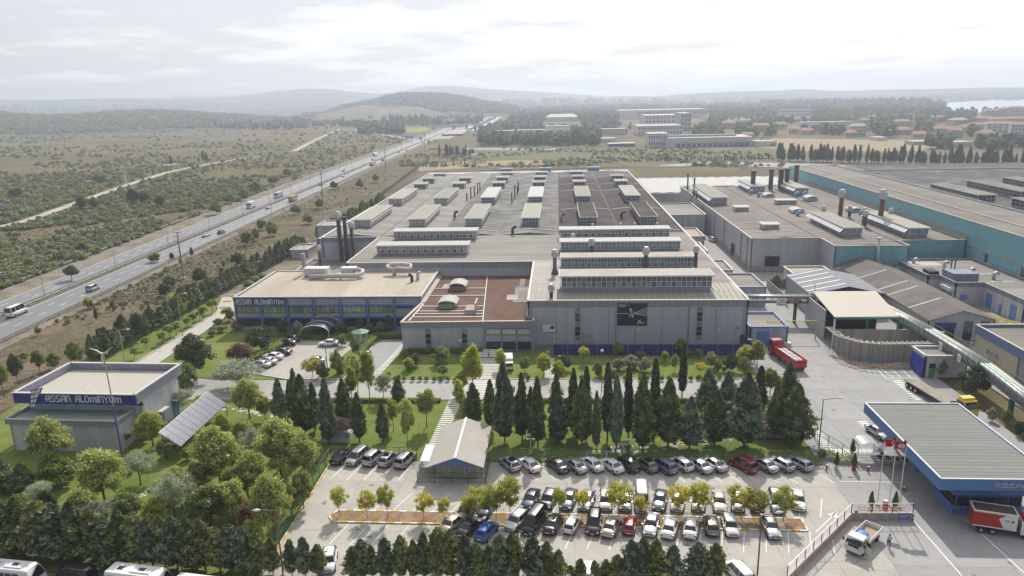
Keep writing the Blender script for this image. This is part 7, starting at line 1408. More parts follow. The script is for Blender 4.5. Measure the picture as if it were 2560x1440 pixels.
# ================================================================ vehicles
TYRE = mat('tyre_rubber', (0.02, 0.02, 0.022), .85, .1, 4); RIM = mat('wheel_rim', (0.42, 0.43, 0.44), .35, .05, 4, metal=.6)
CGL = mat('car_glass', (0.015, 0.018, 0.022), .04, .05, 1, spec=1.0); PLATE = mat('licence_plate', (0.75, 0.75, 0.75), .5); HLAMP = mat('headlamp_glass', (0.62, 0.64, 0.66), .1, .05, 3, spec=.9); TLAMP = mat('tail_lamp', (0.35, 0.015, 0.012), .2, .05, 3, spec=.8); TRIM = mat('black_trim', (0.025, 0.025, 0.028), .5, .1, 3)
def paint(n, c, metal=0.0): return mat('paint_'+n, c, .28, .03, 1, metal=metal, spec=.6, coat=.6)
PA = dict(white=paint('white', (.78, .78, .77)), silver=paint('silver', (.50, .51, .53), .55), grey=paint('grey', (.16, .165, .18), .4), black=paint('black', (.014, .014, .017)), navy=paint('navy', (.025, .035, .09), .2), blue=paint('blue', (.03, .11, .42), .2), red=paint('red', (.38, .018, .02)), beige=paint('beige', (.52, .46, .37), .4), bluegrey=paint('bluegrey', (.19, .23, .31), .4), taupe=paint('taupe', (.24, .22, .2), .4), dred=paint('dred', (.24, .015, .02)), cream=paint('cream', (.66, .62, .52)))
def loft(b, rings, m=0, cap=True):
    R = [[b.vt(p) for p in r] for r in rings]; n = len(R[0])
    for a, c in zip(R, R[1:]):
        for j in range(n): b.f.append([a[j], a[(j+1) % n], c[(j+1) % n], c[j]]); b.m.append(m)
    if cap: b.f.append(R[0][::-1]); b.m.append(m); b.f.append(R[-1]); b.m.append(m)
# type: L, W, H, [(x, z_top_of_body)], cabin (x base front, x roof front, x roof rear, x base rear), belt z, wheel x, wheel r
CT = {'sedan': (4.5, 1.76, 1.44, [(-2.25, .62), (-2.2, .93), (-1.6, .99), (-1.1, .98), (0.95, .93), (1.6, .84), (2.12, .70), (2.25, .5)], (1.05, .35, -.95, -1.62), .93, (1.38, -1.32), .32),
      'hatch': (4.1, 1.74, 1.50, [(-2.05, .62), (-2.0, .95), (-1.6, .98), (-1.0, .97), (0.95, .93), (1.5, .86), (1.95, .72), (2.05, .5)], (1.05, .45, -1.45, -1.9), .93, (1.28, -1.25), .32),
      'mpv': (4.4, 1.82, 1.74, [(-2.2, .65), (-2.17, 1.05), (-1.7, 1.06), (-1, 1.05), (1.1, 1.02), (1.7, .92), (2.12, .76), (2.2, .5)], (1.35, .6, -1.85, -2.12), 1.02, (1.42, -1.38), .34),
      'suv': (4.5, 1.85, 1.80, [(-2.25, .7), (-2.2, 1.1), (-1.7, 1.12), (-1, 1.1), (1.0, 1.08), (1.7, 1.0), (2.15, .86), (2.25, .55)], (1.1, .5, -1.8, -2.1), 1.08, (1.4, -1.35), .38),
      'van': (5.4, 1.98, 2.35, [(-2.7, .7), (-2.68, 1.2), (-2, 1.25), (-1, 1.25), (1.4, 1.22), (2.0, 1.1), (2.6, .85), (2.7, .5)], (1.95, 1.25, -2.5, -2.66), 1.22, (1.75, -1.65), .36)}
CPROTO = {}
def car_proto(ty, sunroof=False, pick=False):
    L, W_, Ht, prof, (cb, cf, cr_, cc), bz, wx, wr = CT[ty]
    root = thing('parked_car', 'car', 'car'); b = MB(); rings = []; w = W_/2
    for x, zt in prof:
        e = 1-0.16*(abs(x)/(L/2))**4; ww = w*e; zb = .24 if abs(x) < L/2-.1 else .34; zm = zb+(zt-zb)*.55
        h = [(0, zb), (ww*.82, zb), (ww*.98, zb+.1), (ww, zm), (ww*.965, zt-.07), (ww*.86, zt), (ww*.45, zt+.025), (0, zt+.03)]
        rings.append([(x, y, z) for y, z in h]+[(x, -y, z) for y, z in h[-2:0:-1]])
    loft(b, rings)
    for s in (-1, 1):
        for x in wx:      # dark wheel arches
            b.tube([(x, s*(w-.30), wr), (x, s*(w+.012), wr)], wr*1.17, 14, 1)
    b.build('body', [PA['white'], TRIM], root, True)
    rw, bw = w*.74, w*.93; zr = Ht-.03
    g = MB(); B4 = [(cb, bw*.96), (cb, -bw*.96), (cc, -bw*.94), (cc, bw*.94)]; T4 = [(cf, rw), (cf, -rw), (cr_, -rw*.97), (cr_, rw*.97)]
    zb = bz-.03
    def q(i, j, name, m=CGL, nd=0.0):
        gg = MB(); gg.face([(B4[i][0], B4[i][1], zb), (B4[j][0], B4[j][1], zb), (T4[j][0], T4[j][1], zr), (T4[i][0], T4[i][1], zr)]); return gg.build(name, m, root)
    q(1, 0, 'windscreen'); q(3, 2, 'rear_window', CGL if ty != 'van' else CGL); q(0, 3, 'side_window'); q(2, 1, 'side_window')
    r = MB(); n_ = 6; rr2 = []
    for k in range(n_+1):
        x = cf+.10-(cf-cr_+.18)*k/n_; dz = -.05*((k/n_-.45)*2)**2; rr2.append([(x, rw+.03, zr-.03+dz), (x, rw*.7, zr+.02+dz), (x, 0, zr+.04+dz), (x, -rw*.7, zr+.02+dz), (x, -rw-.03, zr-.03+dz), (x, 0, zr-.05+dz)])
    loft(r, rr2); r.build('roof', [PA['white']], root, True)
    if sunroof: part('sunroof', CGL, root, (cr_+.5, cf-.25, -rw*.75, rw*.75, zr+.0, zr+.045))
    p = MB()
    def pil(f0, f1, wd): p.bar(f0, f1, wd, .05)
    for s in (1, -1):
        pil((cb, s*bw*.965, zb), (cf, s*(rw+.01), zr), .07); pil((cc, s*bw*.95, zb), (cr_, s*(rw*.97+.01), zr), .16 if ty in ('sedan', 'hatch') else .12)
        for t_ in ((.5,) if ty in ('sedan', 'hatch') else (.36, .68)):
            xb = cb+(cc-cb)*t_; xt = cf+(cr_-cf)*t_; pil((xb, s*bw*.965, zb), (xt, s*(rw+.012), zr), .08 if ty != 'van' else .1)
        p.bar((cb, s*bw*.97, zb+.02), (cc, s*bw*.955, zb+.02), .03, .06)
    p.build('pillars', [PA['white']], root)
    wm = MB(); wm.tube([(0, -.11, 0), (0, .11, 0)], wr, 16); rm = MB(); rm.tube([(0, .09, 0), (0, .125, 0)], wr*.62, 10)
    k_ = ('w', round(wr, 2))
    if k_ not in CPROTO: CPROTO[k_] = (wm.mesh('wheel', [TYRE], False), rm.mesh('rim', [RIM]))
    for x in wx:
        for s in (-1, 1): o = obj('wheel', CPROTO[k_][0], root, loc=(x, s*(w-.11), wr), rz=0 if s > 0 else PI); obj('rim', CPROTO[k_][1], o)
    for s in (-1, 1):
        part('headlight', HLAMP, root, (L/2-.22, L/2-.015, s*w*.66-.17, s*w*.66+.17, .58, .72)); part('tail_light', TLAMP, root, (-L/2-.01, -L/2+.14, s*w*.76-.12, s*w*.76+.12, .68, .92))
        part('mirror', TRIM if ty == 'van' else PA['white'], root, (cb-.25, cb-.1, s*(w+.08)-.08, s*(w+.08)+.08, zb+.02, zb+.17))
    part('number_plate', PLATE, root, (-L/2-.02, -L/2+.02, -.26, .26, .52, .64), ); part('number_plate', PLATE, root, (L/2-.03, L/2+.02, -.26, .26, .38, .5))
    part('grille', TRIM, root, (L/2-.06, L/2+.008, -.5, .5, .5, .62)); part('bumper_strip', TRIM, root, (-L/2-.012, -L/2+.03, -.7, .7, .36, .44))
    if pick: part('cargo_cover', PA['white'], root, (cc-.05, cf-1.2, -w*.8, w*.8, bz, Ht+.22))
    CPROTO[(ty, sunroof, pick)] = root; kids(root); return root
USED = set()
def recolor(root, m):
    for ch in root.children_recursive if False else []: pass
def car(x, y, head, ty, col, lab, grp, sunroof=False, pick=False, cat='car', name='parked_car', z=0.0, sc=1.0):
    """head: direction of the bonnet in degrees from +X"""
    k = (ty, sunroof, pick); pr = CPROTO.get(k) or car_proto(*k)
    if k in USED: r = copy_tree_kids(pr)
    else: r = pr; USED.add(k)
    r.name = name; r['label'] = lab; r['category'] = cat; r['group'] = grp; r.location = (x, y, z+.015); r.rotation_euler = (0, 0, math.radians(head)); r.scale = (sc,)*3
    for ch in CH.get(r.name) or KIDS.get(r.name) or list(KIDS[pr.name if pr.name in KIDS else list(KIDS)[0]]): pass
    for ch in kid_list(r, pr):
        if ch.name.split('.')[0] in ('body', 'roof', 'pillars', 'cargo_cover', 'mirror') and ch.data.materials[0].name == 'paint_white':
            ch.material_slots[0].link = 'OBJECT'; ch.material_slots[0].material = PA[col]
    return r
CH = {}
PK = {}   # prototype key -> list of (child, [sub-children])
def copy_tree_kids(pr):
    c = pr.copy(); COL.objects.link(c); L = []
    for ch, subs in PK[pr['pk']]:
        d = ch.copy(); COL.objects.link(d); d.parent = c; L.append(d)
        for s in subs: e = s.copy(); COL.objects.link(e); e.parent = d
    CH[id(c)] = L; c['pk2'] = 1; _last[0] = L; return c
_last = [None]
def kid_list(r, pr):
    return _last[0] if r is not pr else [a for a, b_ in PK[pr['pk']]]
_old = car_proto
def car_proto(ty, sunroof=False, pick=False):
    r = _old(ty, sunroof, pick); key = '%s%d%d' % (ty, sunroof, pick); r['pk'] = key; PK[key] = [(c, list(c.children)) for c in r.children]; return r
def pcar(px, py, head, ty, col, lab, grp='cars in the car park', **k):
    h = CT[ty][2]*.32; p = G(px, py, h); return car(p.x, p.y, head, ty, col, lab, grp, **k)
CW = dict(white='white', silver='silver', grey='dark grey', black='black', navy='navy blue', blue='bright blue', red='red', beige='beige', bluegrey='blue grey', taupe='taupe', dred='dark red', cream='cream')
TW = dict(sedan='saloon', hatch='hatchback', mpv='people carrier', suv='off-roader', van='van')
def crow(items, where, grp, head, first='from the left'):
    items = sorted(items, key=lambda q: q[0])
    for i, it in enumerate(items):
        px, py, ty, col = it[:4]; ex = it[4] if len(it) > 4 else {}; hd = ex.pop('head', head) if isinstance(ex, dict) else head; tail = ex.pop('t', '')
        pcar(px, py, hd, ty, col, '%s %s%s, %s %s' % (CW[col], TW[ty], tail, nth(i+1), where), grp, **ex)
RA = 90+33
crow([(1275, 1161, 'hatch', 'silver', {'sunroof': True}), (1324, 1163, 'sedan', 'white'), (1393, 1164, 'sedan', 'black'), (1438, 1165, 'sedan', 'silver'), (1480, 1161, 'sedan', 'white'), (1529, 1165, 'sedan', 'white'), (1567, 1160, 'suv', 'black'),
      (1615, 1163, 'hatch', 'taupe', {'sunroof': True}), (1660, 1165, 'mpv', 'bluegrey'), (1703, 1161, 'hatch', 'white'), (1748, 1165, 'sedan', 'silver'), (1784, 1161, 'sedan', 'silver'), (1858, 1162, 'mpv', 'dred'), (1910, 1163, 'sedan', 'silver'), (1953, 1161, 'hatch', 'silver'), (1998, 1160, 'hatch', 'silver', {'t': ' parked at the row end'})],
     'in the row under the cypresses', 'cars parked below the cypress row', RA)
crow([(855, 1142, 'sedan', 'black'), (893, 1143, 'mpv', 'silver', {'head': -108}), (934, 1144, 'suv', 'silver'), (971, 1149, 'hatch', 'silver', {'sunroof': True}), (1013, 1150, 'mpv', 'silver')],
     'in the row left of the lodge', 'cars parked left of the lodge', 73)
RB = -104
crow([(1166, 1280, 'hatch', 'grey'), (1216, 1272, 'sedan', 'navy'), (1327, 1250, 'sedan', 'navy'), (1371, 1250, 'hatch', 'grey'), (1422, 1250, 'sedan', 'grey'), (1467, 1252, 'sedan', 'silver'), (1514, 1253, 'hatch', 'white', {'head': -94}), (1562, 1254, 'hatch', 'silver', {'head': -94}), (1604, 1248, 'van', 'white', {'head': -94}),
      (1650, 1252, 'sedan', 'grey'), (1695, 1256, 'hatch', 'white'), (1747, 1256, 'hatch', 'beige'), (1797, 1256, 'sedan', 'cream', {'head': -96}), (1845, 1256, 'hatch', 'silver'), (1893, 1257, 'hatch', 'grey'), (1941, 1256, 'mpv', 'silver', {'head': -98}), (1995, 1252, 'sedan', 'white')],
     'in the row behind the planted island', 'cars parked behind the island', RB)
RC = 72
crow([(1133, 1308, 'sedan', 'beige', {'head': 62}), (1176, 1318, 'sedan', 'black', {'head': 62}), (1217, 1329, 'hatch', 'blue', {'head': 68}), (1292, 1303, 'hatch', 'white', {'head': -118}), (1335, 1303, 'van', 'black', {'head': -112, 'sc': .93}), (1383, 1310, 'sedan', 'black'), (1430, 1312, 'hatch', 'white', {'sc': .88, 't': ' of small size'}), (1485, 1308, 'mpv', 'black', {'head': -98}),
      (1528, 1317, 'sedan', 'beige', {'t': ' facing the trees'}), (1574, 1314, 'hatch', 'red', {'head': 80, 'sc': .88}), (1628, 1313, 'sedan', 'silver', {'head': -104}), (1675, 1320, 'sedan', 'white'), (1727, 1320, 'sedan', 'white', {'head': 76}), (1778, 1314, 'hatch', 'taupe', {'head': 86}), (1825, 1315, 'hatch', 'white', {'head': -92}), (1926, 1318, 'sedan', 'silver', {'head': -90})],
     'in the row before the planted island', 'cars parked before the island', RC)
crow([(822, 1402, 'hatch', 'white', {'head': -78}), (1412, 1452, 'sedan', 'white', {'head': -90}), (1467, 1434, 'hatch', 'white', {'head': 88}), (1712, 1440, 'sedan', 'white', {'head': 90}), (1848, 1434, 'mpv', 'white', {'head': 110})], 'among those behind the front hedge', 'cars behind the front hedge', 90)
crow([(729, 848, 'sedan', 'black', {'head': 170}), (717, 857, 'sedan', 'black', {'head': 170}), (704, 880, 'sedan', 'black', {'head': 168}), (683, 892, 'sedan', 'white', {'head': 165}), (668, 904, 'sedan', 'silver', {'head': 165}), (652, 912, 'sedan', 'silver', {'head': 165}), (822, 859, 'sedan', 'white', {'head': 187}), (786, 903, 'sedan', 'silver', {'head': 187}), (893, 907, 'sedan', 'silver', {'head': 195}), (906, 890, 'hatch', 'silver', {'head': 195})], 'by the offices', 'cars parked by the offices', 170)
p = G(1780, 599, .6); car(p.x, p.y, 95, 'mpv', 'white', 'white van parked in the road between the halls', 'cars in the works')
p = G(2212, 1080, .6); car(p.x-1.0, p.y, -75, 'sedan', 'silver', 'silver car half hidden under the gate canopy', 'cars in the works')
# motorway traffic
def hdir(y): return math.degrees(math.atan2(10, ix(Mc, y+10)-ix(Mc, y)))
HW = [(42, 783, 'van', 'white', 0, 'white panel van nearest on the motorway', 1.12), (232, 722, 'mpv', 'silver', 0, 'grey estate van on the near carriageway', 1), (515, 588, 'sedan', 'white', 0, 'white saloon on the near carriageway beside the guard rail', 1), (553, 581, 'sedan', 'black', 0, 'black saloon ahead of the white one', 1), (671, 519, 'sedan', 'white', 0, 'white car behind the yellow tipper', 1), (803, 461, 'sedan', 'grey', 0, 'dark car beyond the tipper', 1), (858, 440, 'sedan', 'white', 1, 'white car on the far carriageway near the lamp', 1), (859, 427, 'sedan', 'bluegrey', 1, 'dark car on the far carriageway near the white one', 1),
      (957, 401, 'suv', 'grey', 0, 'dark off-roader behind the lorries', 1), (998, 380, 'sedan', 'grey', 0, 'dark car far up the near carriageway', 1), (1017, 376, 'sedan', 'silver', 0, 'silver car far up the near carriageway', 1), (1006, 359, 'sedan', 'white', 1, 'white car at the slip road merge', 1), (1056, 357, 'sedan', 'grey', 0, 'dark car before the bridge', 1), (1049, 364, 'sedan', 'white', 0, 'white car before the bridge', 1), (1091, 331, 'sedan', 'grey', 1, 'dark car just before the bridge, far side', 1), (1117, 330, 'sedan', 'black', 0, 'black car under the bridge', 1), (1130, 325, 'van', 'white', 0, 'white van under the bridge', 1), (700, 487, 'sedan', 'white', 1, 'white car ahead of the blue bus', 1)]
for px, py, ty, col, side, lab, sc_ in HW:
    p = G(px, py, .5); car(p.x, p.y, hdir(p.y)+(0 if side == 0 else 180), ty, col, lab, 'traffic on the motorway', name='moving_car', sc=sc_*1.05, z=0.02)
def wheels(t, xs, w, r, m=TYRE):
    k_ = ('w', round(r, 2))
    if k_ not in CPROTO:
        wm = MB(); wm.tube([(0, -.16, 0), (0, .16, 0)], r, 16); rm = MB(); rm.tube([(0, .1, 0), (0, .18, 0)], r*.55, 10); CPROTO[k_] = (wm.mesh('wheel', [TYRE]), rm.mesh('rim', [RIM]))
    for x in xs:
        for s in (-1, 1): o = obj('wheel', CPROTO[k_][0], t, loc=(x, s*w, r), rz=0 if s > 0 else PI); obj('rim', CPROTO[k_][1], o)
def cab(t, x0, L, w, h, z0, col, gz=.5):
    """forward-control lorry cab: front at x0+L"""
    b = MB(); rings = [[(x, y, z) for y, z in ((-w, z0), (w, z0), (w, z0+(h-z0)*.55), (w*.93, h-.1), (w*.85, h), (-w*.85, h), (-w*.93, h-.1), (-w, z0+(h-z0)*.55))] for x in (x0, x0+L*.75)]
    rings.append([(x0+L-(.02 if z < z0+(h-z0)*.56 else .38), y, z) for _, y, z in rings[0]]); loft(b, rings); b.build('cab', col, t)
    zt = z0+(h-z0)*.56; b = MB(); b.face([(x0+L+.01, -w*.92, zt+.02), (x0+L+.01, w*.92, zt+.02), (x0+L-.33, w*.84, h-.16), (x0+L-.33, -w*.84, h-.16)]); b.build('windscreen', CGL, t)
    for s in (-1, 1):
        b = MB(); b.face([(x0+.25, s*(w+.012), zt), (x0+L-.15, s*(w+.012), zt), (x0+L-.4, s*(w*.95+.012), h-.2), (x0+.25, s*(w*.95+.012), h-.2)]); b.build('side_window', CGL, t); part('headlight', HLAMP, t, (x0+L-.03, x0+L+.02, s*w*.72-.16, s*w*.72+.16, z0+.25, z0+.45)); part('mirror', TRIM, t, (x0+L-.2, x0+L-.05, s*(w+.22)-.08, s*(w+.22)+.08, zt, zt+.45))
    part('grille', TRIM, t, (x0+L-.03, x0+L+.015, -w*.6, w*.6, z0+.5, z0+.8)); part('bumper', TRIM if col is not PA['white'] else WHITE, t, (x0+L-.1, x0+L+.08, -w, w, z0-.05, z0+.2)); part('number_plate', PLATE, t, (x0+L+.081, x0+L+.09, -.26, .26, z0, z0+.13))
def lorry(name, lab, x, y, head, L, w, cabcol, bodies, h=2.6, cabL=1.7, wr=.48, cat='lorry', sc=1.0):
    t = thing(name, lab, cat, (x, y, .015), math.radians(head)); t.scale = (sc,)*3; cab(t, L/2-cabL, cabL, w, h, .55, cabcol); part('chassis', SOOT, t, (-L/2+.1, L/2-.2, -w*.5, w*.5, .55, .85)); wheels(t, [L/2-cabL*.55, -L/2+1.0]+([-L/2+2.2] if L > 6.5 else [])+([-L/2+3.4, 1.5] if L > 10 else []), w-.17, wr)
    for nm, m_, bx in bodies: part(nm, m_, t, *bx)
    return t
def at_(px, py, z=1.0): p = G(px, py, z); return p.x, p.y
def rails(L0, L1, w, z0, z1, th=.06): return [(L0, L1, -w, -w+th, z0, z1), (L0, L1, w-th, w, z0, z1), (L0, L0+th, -w+th, w-th, z0, z1), (L1-th, L1, -w+th, w-th, z0, z1)]
# white flatbed with blue tarpaulin (bottom right)
x, y = at_(2159, 1345, .9); t = lorry('flatbed_truck', 'white flatbed truck with a blue tarpaulin bundle and open door', x, y, -134, 5.9, .98, PA['white'], [('bed_floor', mat('bed_planks', (0.36, 0.29, 0.2), .8, .15, 3), [(-2.95, 1.1, -.95, .95, .88, .95)]), ('dropside', PA['white'], rails(-2.98, 1.15, 1.02, .95, 1.5))], h=2.15, cabL=1.55, wr=.4)
b = MB(); 
for k in range(5): b.lathe((.1+k*.18-.3, -.25+.12*(k % 2), .95), [(.75, 0), (.72, .35), (.45, .55), (.05, .62)], 9)
b.build('load', mat('blue_tarpaulin', (0.10, 0.20, 0.55), .5, .2, 3), t); o = part('door', PA['white'], t, (0, 1.0, -.04, .0, .6, 1.45)); o.location = (1.95, .98, 0); o.rotation_euler = (0, 0, 1.0); o2 = part('window', CGL, o, (.15, .9, -.03, -.01, 1.45, 1.95)); part('headboard', STEEL, t, (1.15, 1.2, -1, 1, .95, 1.95))
# red and white box truck (right edge)
x, y = at_(2505, 1306, 1.3); t = lorry('box_truck', 'box truck with red and white sides at the right edge', x, y, -16, 6.6, 1.02, PA['white'], [('cargo_box', mat('box_red', (0.42, 0.035, 0.02), .4), [(-3.3, 1.25, -1.05, 1.05, 1.0, 2.95)]), ('roof_rim', WHITE, rails(-3.32, 1.27, 1.08, 2.85, 3.05, .1)+[(-3.32, 1.27, -1.08, -1.05, .95, 1.1)]), ('roof_panel', mat('dark_box_roof', (0.06, 0.045, 0.045), .7), [(-3.2, 1.15, -.98, .98, 2.95, 2.99)])], h=2.2, cabL=1.6, wr=.4)
b = MB(); b.face([(-.1, -1.065, 1.12), (1.22, -1.065, 1.12), (1.22, -1.065, 2.84), (.1, -1.065, 2.84), (-.7, -1.065, 2.3)]); b.build('side_panel', WHITE, t); b = MB(); b.face([(.55, -1.075, 2.1), (.75, -1.075, 1.9), (.95, -1.075, 2.1), (.75, -1.075, 2.3)]); b.build('emblem', RED, t); part('lettering_bar', BLACK, t, (-.1, .4, -1.078, -1.066, 2.08, 2.18)); part('wind_deflector', RED, t, (1.9, 2.7, -.8, .8, 2.2, 2.7))
# red tipper lorry with white sacks
x, y = at_(1966, 890, 1.3); t = lorry('tipper_lorry', 'red articulated lorry loaded with white sacks', x, y, 101, 13.5, 1.22, PA['red'], [('trailer_side', RED, rails(-6.9, 3.4, 1.25, 1.1, 2.5, .08)), ('trailer_floor', SOOT, [(-6.8, 3.3, -1.2, 1.2, 1.05, 1.15)]), ('tail_panel', RED, [(-6.98, -6.9, -1.25, 1.25, .9, 2.5)]), ('marker_stripe', mat('orange_marker', (.6, .25, .05), .5), [(-7.0, -6.985, -1.1, -.4, 1.5, 1.6), (-7.0, -6.985, .4, 1.1, 1.5, 1.6)])], h=3.4, cabL=2.1, wr=.5); t.scale = (.80, .95, .98)
for i in range(9):
    for j in range(2): b = MB(); b.X = Matrix.Translation((-6.2+i*1.08+random.uniform(-.05, .05), -.55+j*1.1, 1.2)) @ Matrix.Rotation(random.uniform(-.1, .1), 4, 'Z'); b.lathe((0, 0, 0), [(.50, 0), (.58, .5), (.52, .95), (.15, 1.08+.08*(i % 2))], 8); b.build('sack', mat('white_sack', (.72, .71, .69), .8, .1, 3), t, True)
# yellow tractor with empty flatbed
x, y = at_(2380, 1000, 1.0); t = lorry('flatbed_lorry', 'yellow lorry cab pulling an empty flat trailer', x-1.7, y+1.0, -81, 15.5, 1.22, paint('yellow', (.72, .50, .02)), [('trailer_deck', mat('trailer_boards', (0.33, 0.30, 0.26), .85, .15, 2, col2=(0.25, 0.22, 0.18), scale2=.8), [(-7.7, 4.4, -1.22, 1.22, 1.15, 1.35)]), ('headboard', SOOT, [(4.35, 4.45, -1.2, 1.2, 1.35, 2.3)]), ('spoiler', paint('yellow', (0, 0, 0)), [(5.7, 6.9, -1.0, 1.0, 3.5, 3.85)])], h=3.5, cabL=2.2, wr=.5)
# small white loader under trees, roadworks vehicle on works road
x, y = at_(1745, 583, .8); t = thing('forklift', 'dark forklift parked by the side shed between the halls', 'forklift', (x, y, 0)); part('body', SOOT, t, (-.9, .9, -1.2, 1.2, .3, 1.4)); part('canopy', BLACK, t, (-.7, .7, -.7, .8, 2.1, 2.2)); part('mast', STEEL, t, (-.5, -.4, 1.2, 1.35, .1, 2.6), (.4, .5, 1.2, 1.35, .1, 2.6)); part('wheel', TYRE, t, (-1, -.75, -1, -.4, 0, .6), (.75, 1, -1, -.4, 0, .6), (-1, -.75, .5, 1.1, 0, .6), (.75, 1, .5, 1.1, 0, .6))
# lorries on the motorway
def hl_(name, lab, px, py, side, L, h, cc, bc, cat='lorry', full=False):
    x, y = at_(px, py, 1.5); t = lorry(name, lab, x, y, hdir(y)+(0 if side == 0 else 180), L, 1.2, cc, [('body', bc, [(-L/2, L/2-1.9 if not full else L/2-.4, -1.22, 1.22, .95, h)])], h=min(h, 2.9), cabL=1.8, wr=.5, cat=cat); t['group'] = 'traffic on the motorway'; return t
hl_('lorry', 'white box lorry on the far carriageway', 627, 513, 1, 7.0, 3.3, PA['white'], WHITE); hl_('tipper_lorry', 'yellow tipper lorry on the near carriageway', 733, 496, 0, 9.5, 3.2, PA['white'], mat('dusty_yellow', (.45, .29, .07), .6, .1, 2)); hl_('bus', 'blue and white bus on the far carriageway', 696, 487, 1, 9, 3.1, PA['white'], mat('bus_blue_white', (.36, .42, .52), .5), 'bus', True)
hl_('lorry', 'white lorry on the far carriageway near the junction', 938, 388, 1, 13, 3.8, PA['white'], WHITE); hl_('lorry', 'orange fronted lorry carrying a load, near carriageway', 931, 409, 0, 12, 3.2, mat('orange_machine', (0, 0, 0)), FGR); hl_('lorry', 'white lorry just ahead of the orange one', 934, 400, 0, 9, 3.6, PA['white'], WHITE); hl_('lorry', 'yellow lorry by the filling station', 1073, 354, 0, 12, 3.6, PA['white'], mat('dusty_yellow', (0, 0, 0))); hl_('lorry', 'white lorry with trailer by the filling station', 1090, 350, 0, 14, 3.6, PA['white'], WHITE); hl_('lorry', 'brown lorry before the merge', 1052, 346, 1, 10, 3.6, PA['grey'], mat('rusty_stack', (0, 0, 0)))
for i in range(26):
    px = random.uniform(1190, 1285); A_, B_ = (1195, 309), (1282, 264); yy = np.interp(px, [1180, 1195, 1226, 1256, 1276, 1290], [316, 309, 296, 276, 266, 262])+random.uniform(-1, 1); x, y = at_(px, yy, 1); t = thing('distant_car', 'speck of traffic on the far motorway rise, %s from the bottom' % nth(i+1), 'car', (x, y, .1), 1.4, 'traffic far up the motorway'); part('body', PA[random.choice(['white', 'silver', 'grey', 'navy'])], t, (-4, 4, -1.5, 1.5, .3, 2.6))
for i, (px, py, c) in enumerate(((2225, 421, 'white'), (2260, 422, 'silver'), (1860, 417, 'white'), (1980, 395, 'silver'), (2350, 392, 'white'), (2420, 395, 'red'), (2455, 396, 'white'), (2290, 390, 'blue'))):
    x, y = at_(px, py, .6); car(x, y, 5, 'sedan' if i % 2 else 'van', c, '%s vehicle on the service road behind the halls, %s from the left' % (CW[c], nth(sorted([2225, 2260, 1860, 1980, 2350, 2420, 2455, 2290]).index(px)+1)), 'vehicles behind the halls')
# minibuses on the bus lane
def bus(lab, x, y, head, L, w, h, col=PA['white'], vents=True):
    t = thing('minibus', lab, 'minibus', (x, y, .015), math.radians(head)); b = MB(); w2 = w/2
    sec = lambda x_, k: [(x_, s*yy, zz) for s, yy, zz in ((-1, w2, .35), (1, w2, .35), (1, w2, h*.55), (1, w2*.93, h-.2), (1, w2*.8, h), (-1, w2*.8, h), (-1, w2*.93, h-.2), (-1, w2, h*.55))]
    loft(b, [sec(-L/2, 0), sec(-L/2+.3, 0), sec(L/2-1.0, 0), [(p[0]+.72*(p[2] < h*.6)+.15*(p[2] >= h*.6), p[1]*.97, p[2]*(.97 if p[2] > h*.6 else 1)) for p in sec(L/2-.75, 0)]]); b.build('body', col, t)
    for s in (-1, 1):
        n_ = 5
        for k in range(n_): xx = -L/2+.4+k*(L-1.9)/n_; b = MB(); b.face([(xx, s*(w2*.985+.02), h*.56), (xx+(L-1.9)/n_-.12, s*(w2*.985+.02), h*.56), (xx+(L-1.9)/n_-.12, s*(w2*.94+.02), h*.86), (xx, s*(w2*.94+.02), h*.86)]); b.build('side_window', CGL, t)
    b = MB(); b.face([(L/2-.0, -w2*.88, h*.55), (L/2-.0, w2*.88, h*.55), (L/2-.58, w2*.8, h*.9), (L/2-.58, -w2*.8, h*.9)]); b.build('windscreen', CGL, t); part('rear_window', CGL, t, (-L/2-.02, -L/2, -w2*.8, w2*.8, h*.55, h*.85)); wheels(t, [L/2-1.2, -L/2+1.4], w2-.16, .38)
    part('roof_hatch', WHITE, t, (-L*.1, L*.25, -.55, .55, h, h+.13)); part('roof_hatch', TRIM, t, (L*.02, L*.14, -.25, .25, h+.13, h+.16)); part('roof_hatch', TRIM, t, (-L*.36, -L*.26, -.3, .3, h, h+.04)); return t
p = G(30, 1412, 2.6); bus('white minibus at the far left of the bus lane', p.x, p.y, -6, 6.4, 2.1, 2.6); p = G(345, 1425, 2.7); bus('white minibus with three round roof vents in the bus lane', p.x, p.y, -8, 7.0, 2.2, 2.7)
for k in range(3): pass
p = G(515, 1442, 2.6); bus('white minibus mostly below the frame, third from the left', p.x, p.y-.6, -8, 6.6, 2.1, 2.6); p = G(650, 1452, 2.6); bus('white minibus just showing its roof, fourth from the left', p.x, p.y-.9, -6, 6.4, 2.1, 2.6); p = G(185, 1432, 1.2); car(p.x, p.y, 172, 'van', 'black', 'black van between the minibuses', 'vehicles in the bus lane', sc=.9)
